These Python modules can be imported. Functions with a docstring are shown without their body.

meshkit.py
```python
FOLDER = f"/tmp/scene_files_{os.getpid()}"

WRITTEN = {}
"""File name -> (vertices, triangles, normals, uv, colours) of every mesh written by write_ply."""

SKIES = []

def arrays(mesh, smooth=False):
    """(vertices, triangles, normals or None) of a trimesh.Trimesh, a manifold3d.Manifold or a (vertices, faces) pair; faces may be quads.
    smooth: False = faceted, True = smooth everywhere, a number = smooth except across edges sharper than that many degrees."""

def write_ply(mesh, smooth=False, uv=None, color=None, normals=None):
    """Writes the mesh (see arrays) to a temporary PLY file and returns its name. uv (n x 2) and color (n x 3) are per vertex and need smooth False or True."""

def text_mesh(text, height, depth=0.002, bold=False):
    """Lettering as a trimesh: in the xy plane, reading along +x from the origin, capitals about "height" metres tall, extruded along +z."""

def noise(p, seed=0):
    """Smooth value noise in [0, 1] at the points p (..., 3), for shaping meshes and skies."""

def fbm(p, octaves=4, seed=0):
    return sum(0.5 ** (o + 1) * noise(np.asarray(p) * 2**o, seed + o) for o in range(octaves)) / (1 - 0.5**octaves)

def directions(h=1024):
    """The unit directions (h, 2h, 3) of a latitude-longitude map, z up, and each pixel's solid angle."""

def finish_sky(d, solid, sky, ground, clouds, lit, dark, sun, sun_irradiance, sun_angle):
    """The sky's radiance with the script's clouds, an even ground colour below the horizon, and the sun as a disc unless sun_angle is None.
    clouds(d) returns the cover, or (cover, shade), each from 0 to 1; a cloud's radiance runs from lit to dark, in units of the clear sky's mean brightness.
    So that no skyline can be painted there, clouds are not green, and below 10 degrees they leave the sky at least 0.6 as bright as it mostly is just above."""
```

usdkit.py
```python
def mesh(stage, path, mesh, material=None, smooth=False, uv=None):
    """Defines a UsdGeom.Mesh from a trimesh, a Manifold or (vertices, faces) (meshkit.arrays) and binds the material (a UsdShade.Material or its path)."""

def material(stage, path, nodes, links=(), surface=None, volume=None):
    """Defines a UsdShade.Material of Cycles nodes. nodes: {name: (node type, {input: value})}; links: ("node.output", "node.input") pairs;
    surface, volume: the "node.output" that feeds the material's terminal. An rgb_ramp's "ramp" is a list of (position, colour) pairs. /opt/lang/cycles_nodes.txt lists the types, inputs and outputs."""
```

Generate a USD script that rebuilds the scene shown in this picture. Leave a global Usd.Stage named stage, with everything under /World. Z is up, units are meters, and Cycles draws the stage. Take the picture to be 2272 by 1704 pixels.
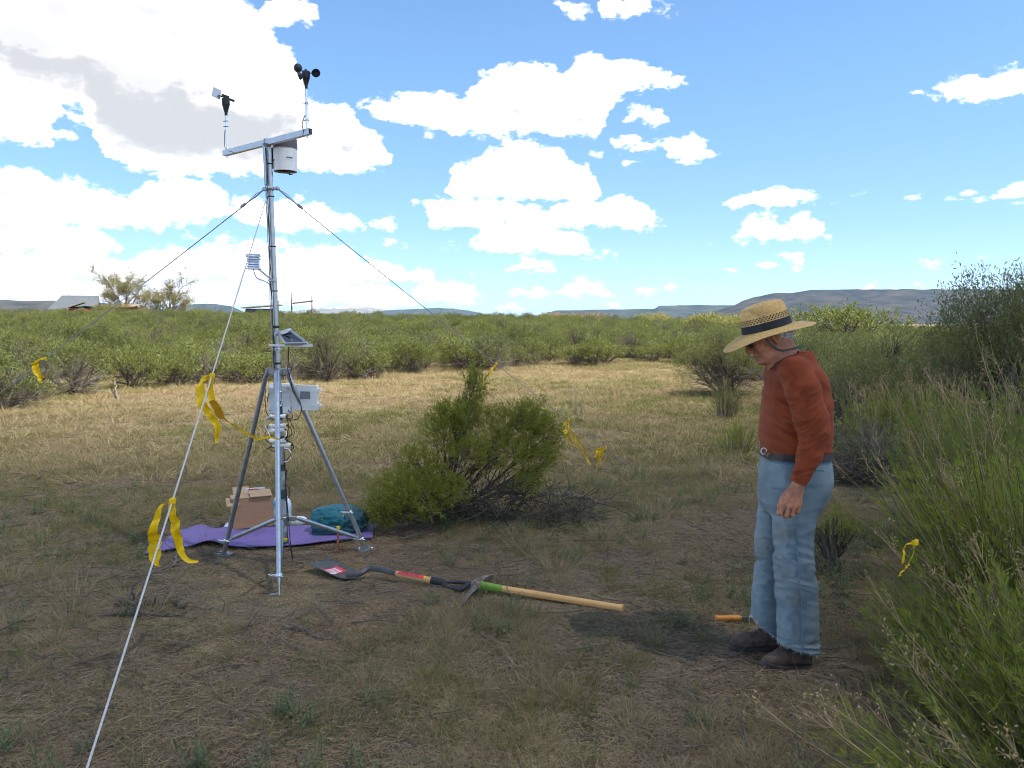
import math, random
import numpy as np
import trimesh, manifold3d
import meshkit, usdkit
from pxr import Usd, UsdGeom, UsdLux, UsdShade, Gf, Sdf, Vt

stage = Usd.Stage.CreateInMemory()
UsdGeom.SetStageUpAxis(stage, UsdGeom.Tokens.z)
UsdGeom.SetStageMetersPerUnit(stage, 1.0)
world = UsdGeom.Xform.Define(stage, '/World')
stage.SetDefaultPrim(world.GetPrim())
UsdGeom.Scope.Define(stage, '/World/Looks')

# ---------------------------------------------------------------- camera
EYE = np.array([0.0, 0.0, 1.62])          # held by a standing photographer
PITCH = math.radians(4.402)               # tilted slightly down
FPX = 1766.7                              # focal length in the photograph's pixels (2272 wide)
cam = UsdGeom.Camera.Define(stage, '/World/camera')
cam.CreateHorizontalApertureAttr(36.0)
cam.CreateVerticalApertureAttr(27.0)
cam.CreateFocalLengthAttr(36.0 * FPX / 2272.0)
cam.CreateClippingRangeAttr(Gf.Vec2f(0.05, 100000.0))
cam.AddTranslateOp().Set(Gf.Vec3d(*EYE))
cam.AddRotateXOp().Set(90.0 - math.degrees(PITCH))
cam.CreateExposureAttr(2.12)

# ---------------------------------------------------------------- sun and sky
SUN_EL, SUN_AZ = math.radians(62.0), math.radians(118.0)     # azimuth = atan2(x, y): to the right and a little behind
SUN = np.array([math.sin(SUN_AZ) * math.cos(SUN_EL), math.cos(SUN_AZ) * math.cos(SUN_EL), math.sin(SUN_EL)])
sun = UsdLux.DistantLight.Define(stage, '/World/sun')
sun.CreateNormalizeAttr(True)
sun.CreateIntensityAttr(0.78)
sun.CreateAngleAttr(0.5)
sun.CreateColorAttr(Gf.Vec3f(1.0, 0.95, 0.87))
sun.AddRotateZOp().Set(-math.degrees(SUN_AZ))
sun.AddRotateXOp().Set(-(90.0 - math.degrees(SUN_EL)))
SKY_STRENGTH = 0.10


def ray(px, py):
    """Direction (world) towards a point of the photograph, with forward depth 1 along y."""
    dx, dz = (px - 1136.0) / FPX, -(py - 852.0) / FPX
    d = np.array([dx, math.cos(PITCH) + dz * math.sin(PITCH), -math.sin(PITCH) + dz * math.cos(PITCH)])
    return d / d[1]


def P(px, py, Y):
    """The place at distance Y ahead of the camera that the photograph shows at (px, py)."""
    return EYE + ray(px, py) * (Y - EYE[1])


def G(px, py, z=0.0):
    d = ray(px, py)
    return EYE + d * ((z - EYE[2]) / d[2])


def azel(px, py):
    d = ray(px, py)
    return math.atan2(d[0], d[1]), math.atan2(d[2], math.hypot(d[0], d[1]))


# clouds of the sky: each is (base line, [(x, y, half width)]) on a sheet of 4424 x 1402 that spans the view; they are placed as directions on the dome
CLOUDS = [
    (790, [(450, 150, 420), (150, 120, 380), (850, 130, 310), (800, 330, 330), (1000, 250, 250), (1000, 430, 320), (1300, 560, 270), (1450, 640, 220), (1620, 700, 80), (750, 620, 260), (900, 700, 250), (600, 620, 130), (560, 330, 300), (250, 300, 260)]),
    (640, [(60, 420, 160), (60, 560, 130)]),
    (620, [(340, 500, 50), (265, 575, 55)]),
    (140, [(1190, 120, 50), (1250, 40, 110), (1320, 90, 60)]),
    (1005, [(60, 800, 150), (120, 900, 200), (300, 920, 250), (480, 890, 130), (450, 970, 180), (650, 950, 130), (800, 870, 180), (720, 830, 120), (900, 900, 110)]),
    (1015, [(1120, 910, 130), (1300, 950, 180), (1450, 980, 140), (1560, 990, 50)]),
    (1010, [(1655, 970, 70)]), (1070, [(1710, 1050, 42)]), (1065, [(975, 1040, 46)]), (1105, [(1150, 1060, 105)]), (1060, [(825, 1035, 50)]),
    (1105, [(130, 1030, 160), (330, 1060, 160), (40, 1060, 100), (430, 1085, 80)]),
    (1160, [(90, 1125, 85)]),
    (1210, [(330, 1170, 190), (200, 1180, 90), (500, 1180, 90)]),
    (1245, [(750, 1170, 190), (950, 1140, 160), (1100, 1180, 230), (1350, 1190, 260), (1600, 1200, 190), (1800, 1195, 90), (1240, 1150, 110)]),
    (1345, [(100, 1250, 200), (400, 1250, 250), (300, 1290, 300), (650, 1290, 300), (1000, 1275, 300), (1350, 1305, 240), (1650, 1310, 150), (1600, 1265, 120)]),
    (1325, [(1930, 1290, 155), (2020, 1305, 85), (1820, 1260, 55)]), (1360, [(2190, 1340, 85)]), (1200, [(2050, 1190, 36)]), (1085, [(1950, 1065, 42)]),
    (610, [(1590, 460, 60), (1680, 455, 100), (1800, 475, 150), (1950, 510, 180), (2100, 510, 200), (2260, 400, 230), (2330, 490, 250), (2450, 550, 160), (2530, 400, 160), (2700, 330, 150), (2540, 260, 70), (2880, 350, 80), (2950, 360, 40), (2600, 370, 110)]),
    (548, [(2790, 500, 95), (2870, 530, 55)]),
    (720, [(2710, 605, 75), (2800, 630, 65), (2880, 625, 65), (2960, 590, 36), (3000, 685, 105), (3070, 665, 40), (2560, 670, 42), (2725, 700, 34)]),
    (885, [(2000, 810, 90), (2100, 750, 150), (2250, 740, 230), (2400, 790, 190), (2150, 830, 220), (2540, 840, 70)]),
    (1005, [(1850, 870, 66), (2000, 920, 160), (2150, 950, 180), (2280, 960, 160), (2500, 930, 150), (2700, 890, 110), (2740, 950, 110), (2820, 965, 65)]),
    (1115, [(2100, 1040, 85), (2230, 1030, 180), (2400, 1060, 160), (2500, 1090, 100), (2600, 1095, 55)]),
    (1190, [(2302, 1165, 110), (2242, 1165, 66)]),
    (1305, [(2250, 1270, 75), (2310, 1290, 95), (2500, 1265, 115), (2540, 1225, 75), (2600, 1280, 56)]),
    (1345, [(2640, 1325, 56), (2780, 1255, 46), (2870, 1260, 52), (2240, 1335, 46)]),
    (918, [(3212, 890, 105), (3350, 860, 120), (3450, 850, 85), (3130, 900, 46)]),
    (1062, [(3280, 950, 66), (3450, 965, 80), (3300, 1030, 130), (3500, 1040, 95), (3400, 1020, 100)]),
    (1172, [(3310, 1145, 80), (3140, 1162, 40), (3430, 1108, 52), (3450, 1168, 30)]), (1060, [(3100, 1052, 28)]),
    (900, [(3728, 830, 26), (3610, 886, 28), (3510, 617, 24)]),
    (455, [(4170, 370, 105), (4250, 400, 130), (4350, 390, 120), (4400, 310, 85), (4020, 420, 46), (3975, 405, 36)]),
    (888, [(4300, 860, 85), (4400, 840, 105), (4180, 838, 32), (3940, 850, 36), (3980, 880, 36), (4110, 893, 36)]),
    (1260, [(4040, 1123, 42), (4240, 1120, 32), (3980, 1237, 36), (3760, 1247, 46), (3840, 1250, 36)]),
    (100, [(2502, 60, 75), (2450, 20, 46), (2700, 30, 115), (2640, 60, 66), (2850, 35, 56), (2900, 50, 36)]),
]
GREY = [(520, 390, 380), (120, 170, 260), (1000, 570, 230), (60, 850, 130), (450, 980, 200), (2190, 560, 260), (2200, 880, 300), (2450, 950, 120), (850, 940, 100), (300, 1100, 180), (900, 1250, 300), (1350, 1230, 250), (2100, 590, 130), (150, 600, 100)]


def sky_material():
    nodes, links = {}, []
    count = [0]

    def n(kind, **inp):
        count[0] += 1
        name = f'n{count[0]}'
        conn = {k: v for k, v in inp.items() if isinstance(v, str) and v.startswith('@')}
        nodes[name] = (kind, {k: v for k, v in inp.items() if k not in conn})
        links.extend((v[1:], f'{name}.{k}') for k, v in conn.items())
        return name

    def math_(t, a, b=0.0, c=0.0):
        return '@' + n('math', math_type=t, value1=a, value2=b, value3=c) + '.value'
    STRETCH = 1.7
    sky = n('sky_texture', sky_type='single_scattering', sun_disc=False, sun_elevation=SUN_EL, sun_rotation=SUN_AZ, altitude=2400.0, air_density=1.0, aerosol_density=0.35, ozone_density=1.6)
    pos = n('texture_coordinate')
    sep = n('separate_xyz', vector=f'@{pos}.generated')
    az = math_('arctan2', f'@{sep}.x', f'@{sep}.y')
    el = math_('arcsine', f'@{sep}.z')
    elr = math_('multiply', el, STRETCH)
    uv = '@' + n('combine_xyz', x=az, y=elr, z=0.0) + '.vector'
    warp = n('noise_texture', vector=uv, scale=18.0, detail=3.0, roughness=0.55)
    wv = '@' + n('vector_math', math_type='subtract', vector1=f'@{warp}.color', vector2=(0.5, 0.5, 0.5)) + '.vector'
    uvw = '@' + n('vector_math', math_type='multiply_add', vector1=wv, vector2=(0.03, 0.03, 0.0), vector3=uv) + '.vector'
    # every cloud has a top line and a base line over its azimuths; clouds side by side share a layer, and three layers share two ramps
    A0, A1 = -0.66, 0.66
    at = np.linspace(A0, A1, 256)
    spans, pieces = [], []
    for base, circles in CLOUDS:                       # circles that do not touch are clouds of their own
        rest = list(circles)
        while rest:
            got = [rest.pop(0)]
            k = 0
            while k < len(got):
                near = [c for c in rest if math.hypot(c[0] - got[k][0], 1.7 * (c[1] - got[k][1])) < c[2] + got[k][2]]
                rest = [c for c in rest if c not in near]
                got += near
                k += 1
            pieces.append((base, got))
    for base, circles in pieces:
        top = np.full(256, -9.0)
        eb = np.arctan(math.tan(azel(2212 * .51356, base * .51356)[1]) * np.cos(at))
        for x, y, r in circles:
            a, e = azel(x * 0.51356, y * 0.51356)
            r = (r + max(0.0, 14 - 0.13 * r)) * 2.9e-4
            d2 = r * r - (at - a) ** 2
            rim = np.where(d2 > 0, e + np.sqrt(np.maximum(d2, 0)) / STRETCH, e - (np.abs(at - a) - r) * 1.5)
            top = np.maximum(top, rim)
        # the base line rises towards the ends of the lowest circles, so that small clouds stay puffs
        low = np.full(256, 9.0)
        for x, y, r in circles:
            a, e = azel(x * 0.51356, y * 0.51356)
            r = (r + max(0.0, 14 - 0.13 * r)) * 2.9e-4
            d2 = r * r - (at - a) ** 2
            low = np.minimum(low, np.where(d2 > 0, e - np.sqrt(np.maximum(d2, 0)) / STRETCH, e + (np.abs(at - a) - r) * 1.5))
        low = np.maximum(low, eb)
        on = top > low - 0.004
        if on.any():
            spans.append((top, low, np.flatnonzero(on)))
    layers = []
    for top, low, on in sorted(spans, key=lambda s: s[2][0]):
        for L in layers:
            if L[2] + 3 < on[0]:
                break
        else:
            L = [np.full(256, -1.0), np.full(256, 1.0), -99]
            layers.append(L)
        w = slice(max(on[0] - 2, 0), on[-1] + 3)
        L[0][w], L[1][w], L[2] = np.maximum(top[w], -1), np.minimum(low[w], 1), on[-1]
    while len(layers) % 3:
        layers.append([np.full(256, -1.0), np.full(256, 1.0), 0])
    u = '@' + n('map_range', range_type='linear', value='@' + n('separate_xyz', vector=uvw) + '.x', from_min=A0, from_max=A1, to_min=0.0, to_max=1.0, clamp=True) + '.result'
    elw = math_('divide', '@' + n('separate_xyz', vector=uvw) + '.y', STRETCH)
    elw3 = '@' + n('combine_xyz', x=elw, y=elw, z=elw) + '.vector'
    field3 = under3 = None
    for k in range(0, len(layers), 3):
        tops = n('rgb_ramp', ramp=[tuple(layers[k + c][0][i] for c in range(3)) for i in range(256)], fac=u)
        lows = n('rgb_ramp', ramp=[tuple(layers[k + c][1][i] for c in range(3)) for i in range(256)], fac=u)
        up = '@' + n('vector_math', math_type='subtract', vector1=f'@{tops}.color', vector2=elw3) + '.vector'
        down = '@' + n('vector_math', math_type='subtract', vector1=elw3, vector2=f'@{lows}.color') + '.vector'
        both = '@' + n('vector_math', math_type='minimum', vector1=up, vector2=down) + '.vector'
        # how far below its top a point of the cloud lies, for the grey undersides
        deep = '@' + n('vector_math', math_type='multiply_add', vector1=down, vector2=(-0.75, -0.75, -0.75), vector3=up) + '.vector'
        deep = '@' + n('vector_math', math_type='minimum', vector1=deep, vector2='@' + n('vector_math', math_type='multiply_add', vector1=both, vector2=(4.0, 4.0, 4.0), vector3=(0.004, 0.004, 0.004)) + '.vector') + '.vector'
        under3 = deep if under3 is None else '@' + n('vector_math', math_type='maximum', vector1=under3, vector2=deep) + '.vector'
        field3 = both if field3 is None else '@' + n('vector_math', math_type='maximum', vector1=field3, vector2=both) + '.vector'
    sp = n('separate_xyz', vector=field3)
    field = math_('multiply', math_('maximum', math_('maximum', f'@{sp}.x', f'@{sp}.y'), f'@{sp}.z'), 1.5)
    # the rest of the dome: the same kind of fair-weather cumulus, without any pattern
    wide = n('noise_texture', vector=f'@{pos}.generated', scale=3.2, detail=2.0, roughness=0.55)
    wide = math_('multiply_add', f'@{wide}.fac', 0.42, -0.232)
    ahead = math_('subtract', math_('multiply', math_('maximum', math_('subtract', math_('absolute', az), 0.62), math_('subtract', el, 0.42)), 3.0), 0.0)
    wide = math_('minimum', wide, ahead)
    field = math_('maximum', field, wide)
    fine = n('noise_texture', vector=uv, scale=42.0, detail=5.0, roughness=0.64)
    field = math_('add', field, math_('multiply_add', f'@{fine}.fac', 0.064, -0.0350))
    cover = '@' + n('map_range', range_type='smoothstep', value=field, from_min=0.0020, from_max=0.0190, to_min=0.0, to_max=1.0, clamp=True) + '.result'
    # grey undersides where the cloud is thick
    grey = None
    for x, y, r in GREY:
        a, e = azel(x * 0.51356, y * 0.51356)
        d = '@' + n('vector_math', math_type='distance', vector1=uvw, vector2=(a, e * 2.6, 0.0)) + '.value' if False else '@' + n('vector_math', math_type='distance', vector1=uvw, vector2=(a, e * STRETCH, 0.0)) + '.value'
        v = math_('divide', d, r * 2.9e-4)
        v = math_('subtract', 1.0, v)
        grey = v if grey is None else math_('maximum', grey, v)
    soft = n('separate_xyz', vector=f'@{warp}.color')
    grey = math_('add', grey, math_('multiply_add', f'@{soft}.z', 1.1, -0.55))
    grey = '@' + n('map_range', range_type='smoothstep', value=grey, from_min=-0.25, from_max=0.75, to_min=0.0, to_max=1.0, clamp=True) + '.result'
    su = n('separate_xyz', vector=under3)
    under = math_('maximum', math_('maximum', f'@{su}.x', f'@{su}.y'), f'@{su}.z')
    under = math_('add', under, math_('multiply_add', f'@{soft}.z', 0.17, -0.085))
    under = math_('add', under, math_('multiply_add', f'@{fine}.fac', 0.09, -0.045))
    under = '@' + n('map_range', range_type='smoothstep', value=under, from_min=0.0, from_max=0.075, to_min=0.0, to_max=1.0, clamp=True) + '.result'
    thick = '@' + n('map_range', range_type='smoothstep', value=field, from_min=0.004, from_max=0.060, to_min=0.0, to_max=1.0, clamp=True) + '.result'
    mott = '@' + n('map_range', range_type='smoothstep', value=f'@{soft}.z', from_min=0.40, from_max=0.66, to_min=0.0, to_max=0.75, clamp=True) + '.result'
    grey = math_('multiply', math_('maximum', math_('multiply', grey, 0.75), math_('maximum', under, mott)), thick)
    grey = math_('power', grey, 0.5)
    col = '@' + n('mix_color', fac=grey, a=CLOUD_LIT, b=CLOUD_GREY, use_clamp=False) + '.result'
    high = '@' + n('map_range', range_type='smoothstep', value=el, from_min=-0.02, from_max=0.36, to_min=0.0, to_max=1.0, clamp=True) + '.result'
    white = '@' + n('mix_color', fac=high, a=TINT_LOW, b=TINT_HIGH, use_clamp=False) + '.result'    # the camera's white balance for the clear sky
    tint = '@' + n('mix_color', blend_type='multiply', fac=1.0, a=f'@{sky}.color', b=white, use_clamp=False) + '.result'
    mix = '@' + n('mix_color', fac=cover, a=tint, b=col, use_clamp=False) + '.result'
    bg = n('background_shader', color=mix, strength=SKY_STRENGTH)
    m = usdkit.material(stage, '/World/Looks/sky', nodes, links, surface=f'{bg}.background')
    return m


CLOUD_LIT = (5.7, 5.45, 5.2)
CLOUD_GREY = (1.72, 1.74, 1.78)
TINT_LOW, TINT_HIGH = (0.345, 0.39, 0.435), (0.455, 0.56, 0.59)
sky = UsdLux.DomeLight.Define(stage, '/World/sky')
UsdShade.MaterialBindingAPI.Apply(sky.GetPrim()).Bind(sky_material())
sky.GetPrim().SetCustomDataByKey('kind', 'structure')
sky.GetPrim().SetCustomDataByKey('label', 'blue daytime sky with scattered white cumulus clouds')
# ---------------------------------------------------------------- helpers
RNG = np.random.default_rng(7)
_names = {}


def numbered(parent, name):
    k = _names.get((parent, name), 0)
    _names[(parent, name)] = k + 1
    return f'{parent}/{name}' if k == 0 else f'{parent}/{name}_{k:03d}'


def tag(prim, label=None, cat=None, group=None, kind=None):
    for k, v in (('label', label), ('category', cat), ('group', group), ('kind', kind)):
        if v:
            prim.SetCustomDataByKey(k, v)


class Thing:
    def __init__(self, name, label, cat, loc=(0, 0, 0), rz=0.0, group=None, kind=None, scale=None):
        self.loc = np.asarray(loc, float)
        self.path = numbered('/World', name)
        x = UsdGeom.Xform.Define(stage, self.path)
        x.AddTranslateOp().Set(Gf.Vec3d(*map(float, self.loc)))
        if rz:
            x.AddRotateZOp().Set(float(rz))
        if scale is not None:
            x.AddScaleOp().Set(Gf.Vec3f(*map(float, scale)))
        self.prim = x.GetPrim()
        tag(self.prim, label, cat, group, kind)

    def part(self, name, mesh, mat, label=None, under=None, smooth=30, kind=None, local=False):
        """mesh is in world coordinates unless local."""
        path = numbered(under or self.path, name)
        v, f, n = meshkit.arrays(mesh, smooth)
        if not local:
            v = v - self.loc
        m = put(path, v, f, n, mat)
        tag(m.GetPrim(), label, kind=kind)
        return path


def put(path, v, f, n, mat):
    m = UsdGeom.Mesh.Define(stage, path)
    m.CreatePointsAttr(Vt.Vec3fArray.FromNumpy(np.ascontiguousarray(v, np.float32)))
    m.CreateFaceVertexCountsAttr(Vt.IntArray.FromNumpy(np.full(len(f), 3, np.int32)))
    m.CreateFaceVertexIndicesAttr(Vt.IntArray.FromNumpy(np.ascontiguousarray(f, np.int32).ravel()))
    m.CreateSubdivisionSchemeAttr('none')
    if n is not None:
        m.CreateNormalsAttr(Vt.Vec3fArray.FromNumpy(np.ascontiguousarray(n, np.float32)))
        m.SetNormalsInterpolation('vertex')
    UsdShade.MaterialBindingAPI.Apply(m.GetPrim()).Bind(UsdShade.Material.Get(stage, '/World/Looks/' + mat))
    return m


def solo(name, mesh, mat, label=None, cat=None, group=None, kind=None, smooth=30, loc=None):
    """A thing (or a piece of the setting) that is one mesh."""
    path = numbered('/World', name)
    v, f, n = meshkit.arrays(mesh, smooth)
    if loc is not None:
        v = v - np.asarray(loc)
    m = put(path, v, f, n, mat)
    if loc is not None:
        m.AddTranslateOp().Set(Gf.Vec3d(*map(float, loc)))
    tag(m.GetPrim(), label, cat, group, kind)
    return m


def copy_of(source_path, name, label, cat, loc, rz, scale, group=None):
    path = numbered('/World', name)
    x = UsdGeom.Xform.Define(stage, path)
    x.AddTranslateOp().Set(Gf.Vec3d(*map(float, loc)))
    x.AddRotateZOp().Set(float(rz))
    x.AddScaleOp().Set(Gf.Vec3f(*map(float, scale)))
    x.GetPrim().GetReferences().AddInternalReference(source_path)
    x.GetPrim().SetInstanceable(True)
    tag(x.GetPrim(), label, cat, group)
    return path


def scatter(name, protos, pos, rot, scl, which, label, kind='stuff'):
    """One stuff object: a PointInstancer. protos: [[(part name, mesh, material, smooth)]]"""
    path = numbered('/World', name)
    pi = UsdGeom.PointInstancer.Define(stage, path)
    targets = []
    for k, parts in enumerate(protos):
        pp = f'{path}/kind_{k + 1:03d}'
        UsdGeom.Xform.Define(stage, pp)
        for pn, mesh, mat, smooth in parts:
            v, f, n = meshkit.arrays(mesh, smooth)
            put(f'{pp}/{pn}', v, f, n, mat)
        targets.append(pp)
    pi.CreatePrototypesRel().SetTargets(targets)
    pi.CreatePositionsAttr(Vt.Vec3fArray.FromNumpy(np.ascontiguousarray(pos, np.float32)))
    q = np.zeros((len(pos), 4))
    q[:, 0], q[:, 3] = np.cos(rot / 2), np.sin(rot / 2)
    pi.CreateOrientationsAttr(Vt.QuathArray([Gf.Quath(float(a), 0, 0, float(d)) for a, _, _, d in q]))
    pi.CreateScalesAttr(Vt.Vec3fArray.FromNumpy(np.ascontiguousarray(scl, np.float32)))
    pi.CreateProtoIndicesAttr(Vt.IntArray.FromNumpy(np.asarray(which, np.int32)))
    tag(pi.GetPrim(), label, kind=kind)


def cat_(*ms):
    vs, fs, n = [], [], 0
    for m in ms:
        if m is None:
            continue
        if hasattr(m, 'to_mesh'):
            mm = m.to_mesh()
            v, f = mm.vert_properties[:, :3], mm.tri_verts
        elif isinstance(m, (tuple, list)):
            v, f = m
        else:
            v, f = m.vertices, m.faces
        vs.append(np.asarray(v, float))
        fs.append(np.asarray(f, int) + n)
        n += len(v)
    return np.vstack(vs), np.vstack(fs)


def unit(v):
    v = np.asarray(v, float)
    return v / np.maximum(np.linalg.norm(v, axis=-1, keepdims=True), 1e-12)


def tubes(paths, radii, sides=5, cap=True):
    """paths (n, k, 3), radii (n, k): n tapered tubes as one (v, f)."""
    p = np.asarray(paths, float)
    n, k, _ = p.shape
    r = np.broadcast_to(np.asarray(radii, float), (n, k))
    t = unit(np.gradient(p, axis=1))
    ref = np.where(np.abs(t[:, :1, 2:]) < 0.85, [[[0, 0, 1.0]]], [[[1.0, 0, 0]]])
    a = unit(np.cross(t, ref))
    b = np.cross(t, a)
    ang = np.arange(sides) * 2 * np.pi / sides
    v = p[:, :, None] + r[:, :, None, None] * (np.cos(ang)[:, None] * a[:, :, None] + np.sin(ang)[:, None] * b[:, :, None])
    i, j = np.meshgrid(np.arange(k - 1), np.arange(sides), indexing='ij')
    q = np.stack([i * sides + j, i * sides + (j + 1) % sides, (i + 1) * sides + (j + 1) % sides, (i + 1) * sides + j], -1).reshape(-1, 4)
    f = np.vstack([q[:, [0, 1, 2]], q[:, [0, 2, 3]]])
    if cap:
        e = np.array([[0, j + 1, j] for j in range(1, sides - 1)])
        f = np.vstack([f, e, e[:, ::-1] + (k - 1) * sides])
    f = (f[None] + (np.arange(n) * k * sides)[:, None, None]).reshape(-1, 3)
    return v.reshape(-1, 3), f


def spline(pts, k=24):
    """A smooth path through the points."""
    pts = np.asarray(pts, float)
    from scipy.interpolate import CubicSpline, PchipInterpolator
    d = np.concatenate([[0], np.cumsum(np.maximum(np.linalg.norm(np.diff(pts, axis=0), axis=1), 1e-6))])
    return PchipInterpolator(d, pts)(np.linspace(0, d[-1], k)) if len(pts) > 2 else pts[0] + (pts[1] - pts[0]) * np.linspace(0, 1, k)[:, None]


def tube(pts, r, sides=8, k=None):
    p = spline(pts, k) if k else np.asarray(pts, float)
    return tubes(p[None], np.broadcast_to(r, (1, len(p))), sides)


def frame(axis):
    z = unit(axis)
    x = unit(np.cross([0, 1.0, 0] if abs(z[1]) < 0.9 else [1.0, 0, 0], z))
    return np.stack([x, np.cross(z, x), z], 1)


def lathe(profile, origin, axis=(0, 0, 1), sides=24):
    """profile: [(radius, height)] along axis from origin."""
    pr = np.asarray(profile, float)
    ang = np.arange(sides) * 2 * np.pi / sides
    v = np.stack([pr[:, :1] * np.cos(ang), pr[:, :1] * np.sin(ang), np.broadcast_to(pr[:, 1:], (len(pr), sides))], -1)
    k = len(pr)
    i, j = np.meshgrid(np.arange(k - 1), np.arange(sides), indexing='ij')
    q = np.stack([i * sides + j, i * sides + (j + 1) % sides, (i + 1) * sides + (j + 1) % sides, (i + 1) * sides + j], -1).reshape(-1, 4)
    f = np.vstack([q[:, [0, 1, 2]], q[:, [0, 2, 3]]])
    return v.reshape(-1, 3) @ frame(axis).T + np.asarray(origin), f


def rod(a, b, r, sides=12, bevel=None):
    a, b = np.asarray(a, float), np.asarray(b, float)
    L = np.linalg.norm(b - a)
    e = min(0.25 * r, 0.25 * L)
    return lathe([(0, 0), (r - e, 0), (r, e), (r, L - e), (r - e, L), (0, L)], a, b - a, sides)


def boxm(c, size, R=None, bevel=None):
    """A box with small chamfers."""
    s = np.asarray(size, float) / 2
    b = min(s) * 0.18 if bevel is None else bevel
    pts = []
    for sx in (-1, 1):
        for sy in (-1, 1):
            for sz in (-1, 1):
                k = np.array([sx, sy, sz])
                for ax in range(3):
                    q = s - b
                    q[ax] = s[ax]
                    pts.append(k * q)
    h = trimesh.convex.convex_hull(np.array(pts))
    v = np.asarray(h.vertices) @ (np.eye(3) if R is None else np.asarray(R).T) + np.asarray(c, float)
    return v, np.asarray(h.faces)


def rotz(a):
    c, s = math.cos(a), math.sin(a)
    return np.array([[c, -s, 0], [s, c, 0], [0, 0, 1.0]])


def axes(x, z=(0, 0, 1)):
    """Rotation whose x axis is x and whose z axis is as near as can be to z."""
    x = unit(x)
    y = unit(np.cross(z, x))
    return np.stack([x, y, np.cross(x, y)], 1)


def ribbon(pts, width, wdir, twist=None, k=30, thick=0.0009):
    """A thin tape along the points; wdir: width direction at each point."""
    p = spline(pts, k)
    w = np.asarray(wdir, float)
    if w.ndim == 1:
        w = np.broadcast_to(w, (len(pts), 3))
    w = unit(spline(w + 1e-6 * np.arange(len(w))[:, None], k))
    width = np.asarray(width) * 1.28
    wd = np.interp(np.linspace(0, 1, k), np.linspace(0, 1, len(np.atleast_1d(width))), np.atleast_1d(width)) if np.ndim(width) else np.full(k, width)
    t = unit(np.gradient(p, axis=0))
    nrm = unit(np.cross(t, w))
    crease = (meshkit.noise(np.stack([np.arange(k) * 0.55, p[:, 0] * 9 + p[:, 2] * 31, 0 * wd], -1), 77) - 0.5)[:, None] * wd[:, None]
    p = p + nrm * crease * 0.3
    wd = wd * (1 - 0.25 * np.abs(crease[:, 0]) / np.maximum(wd, 1e-6))
    cols = [p + w * wd[:, None] * s + nrm * ((0.22 + 1.2 * crease / np.maximum(wd[:, None], 1e-6)) * wd[:, None] * ((abs(s) * 2) ** 1.3 * (1 if s > 0 else 0.5)) + o) for o in (thick / 2, -thick / 2) for s in (-0.5, -0.17, 0.17, 0.5)]
    v = np.stack(cols, 1)                                         # k x 8
    f = []
    for i in range(k - 1):
        for o, flip in ((0, False), (4, True)):
            for j in range(3):
                a, b, c, d = i * 8 + o + j, i * 8 + o + j + 1, (i + 1) * 8 + o + j + 1, (i + 1) * 8 + o + j
                f += [[a, c, b], [a, d, c]] if flip else [[a, b, c], [a, c, d]]
        for a, b in ((0, 4), (7, 3)):
            f += [[i * 8 + a, i * 8 + b, (i + 1) * 8 + b], [i * 8 + a, (i + 1) * 8 + b, (i + 1) * 8 + a]]
    return v.reshape(-1, 3), np.array(f)


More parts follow.
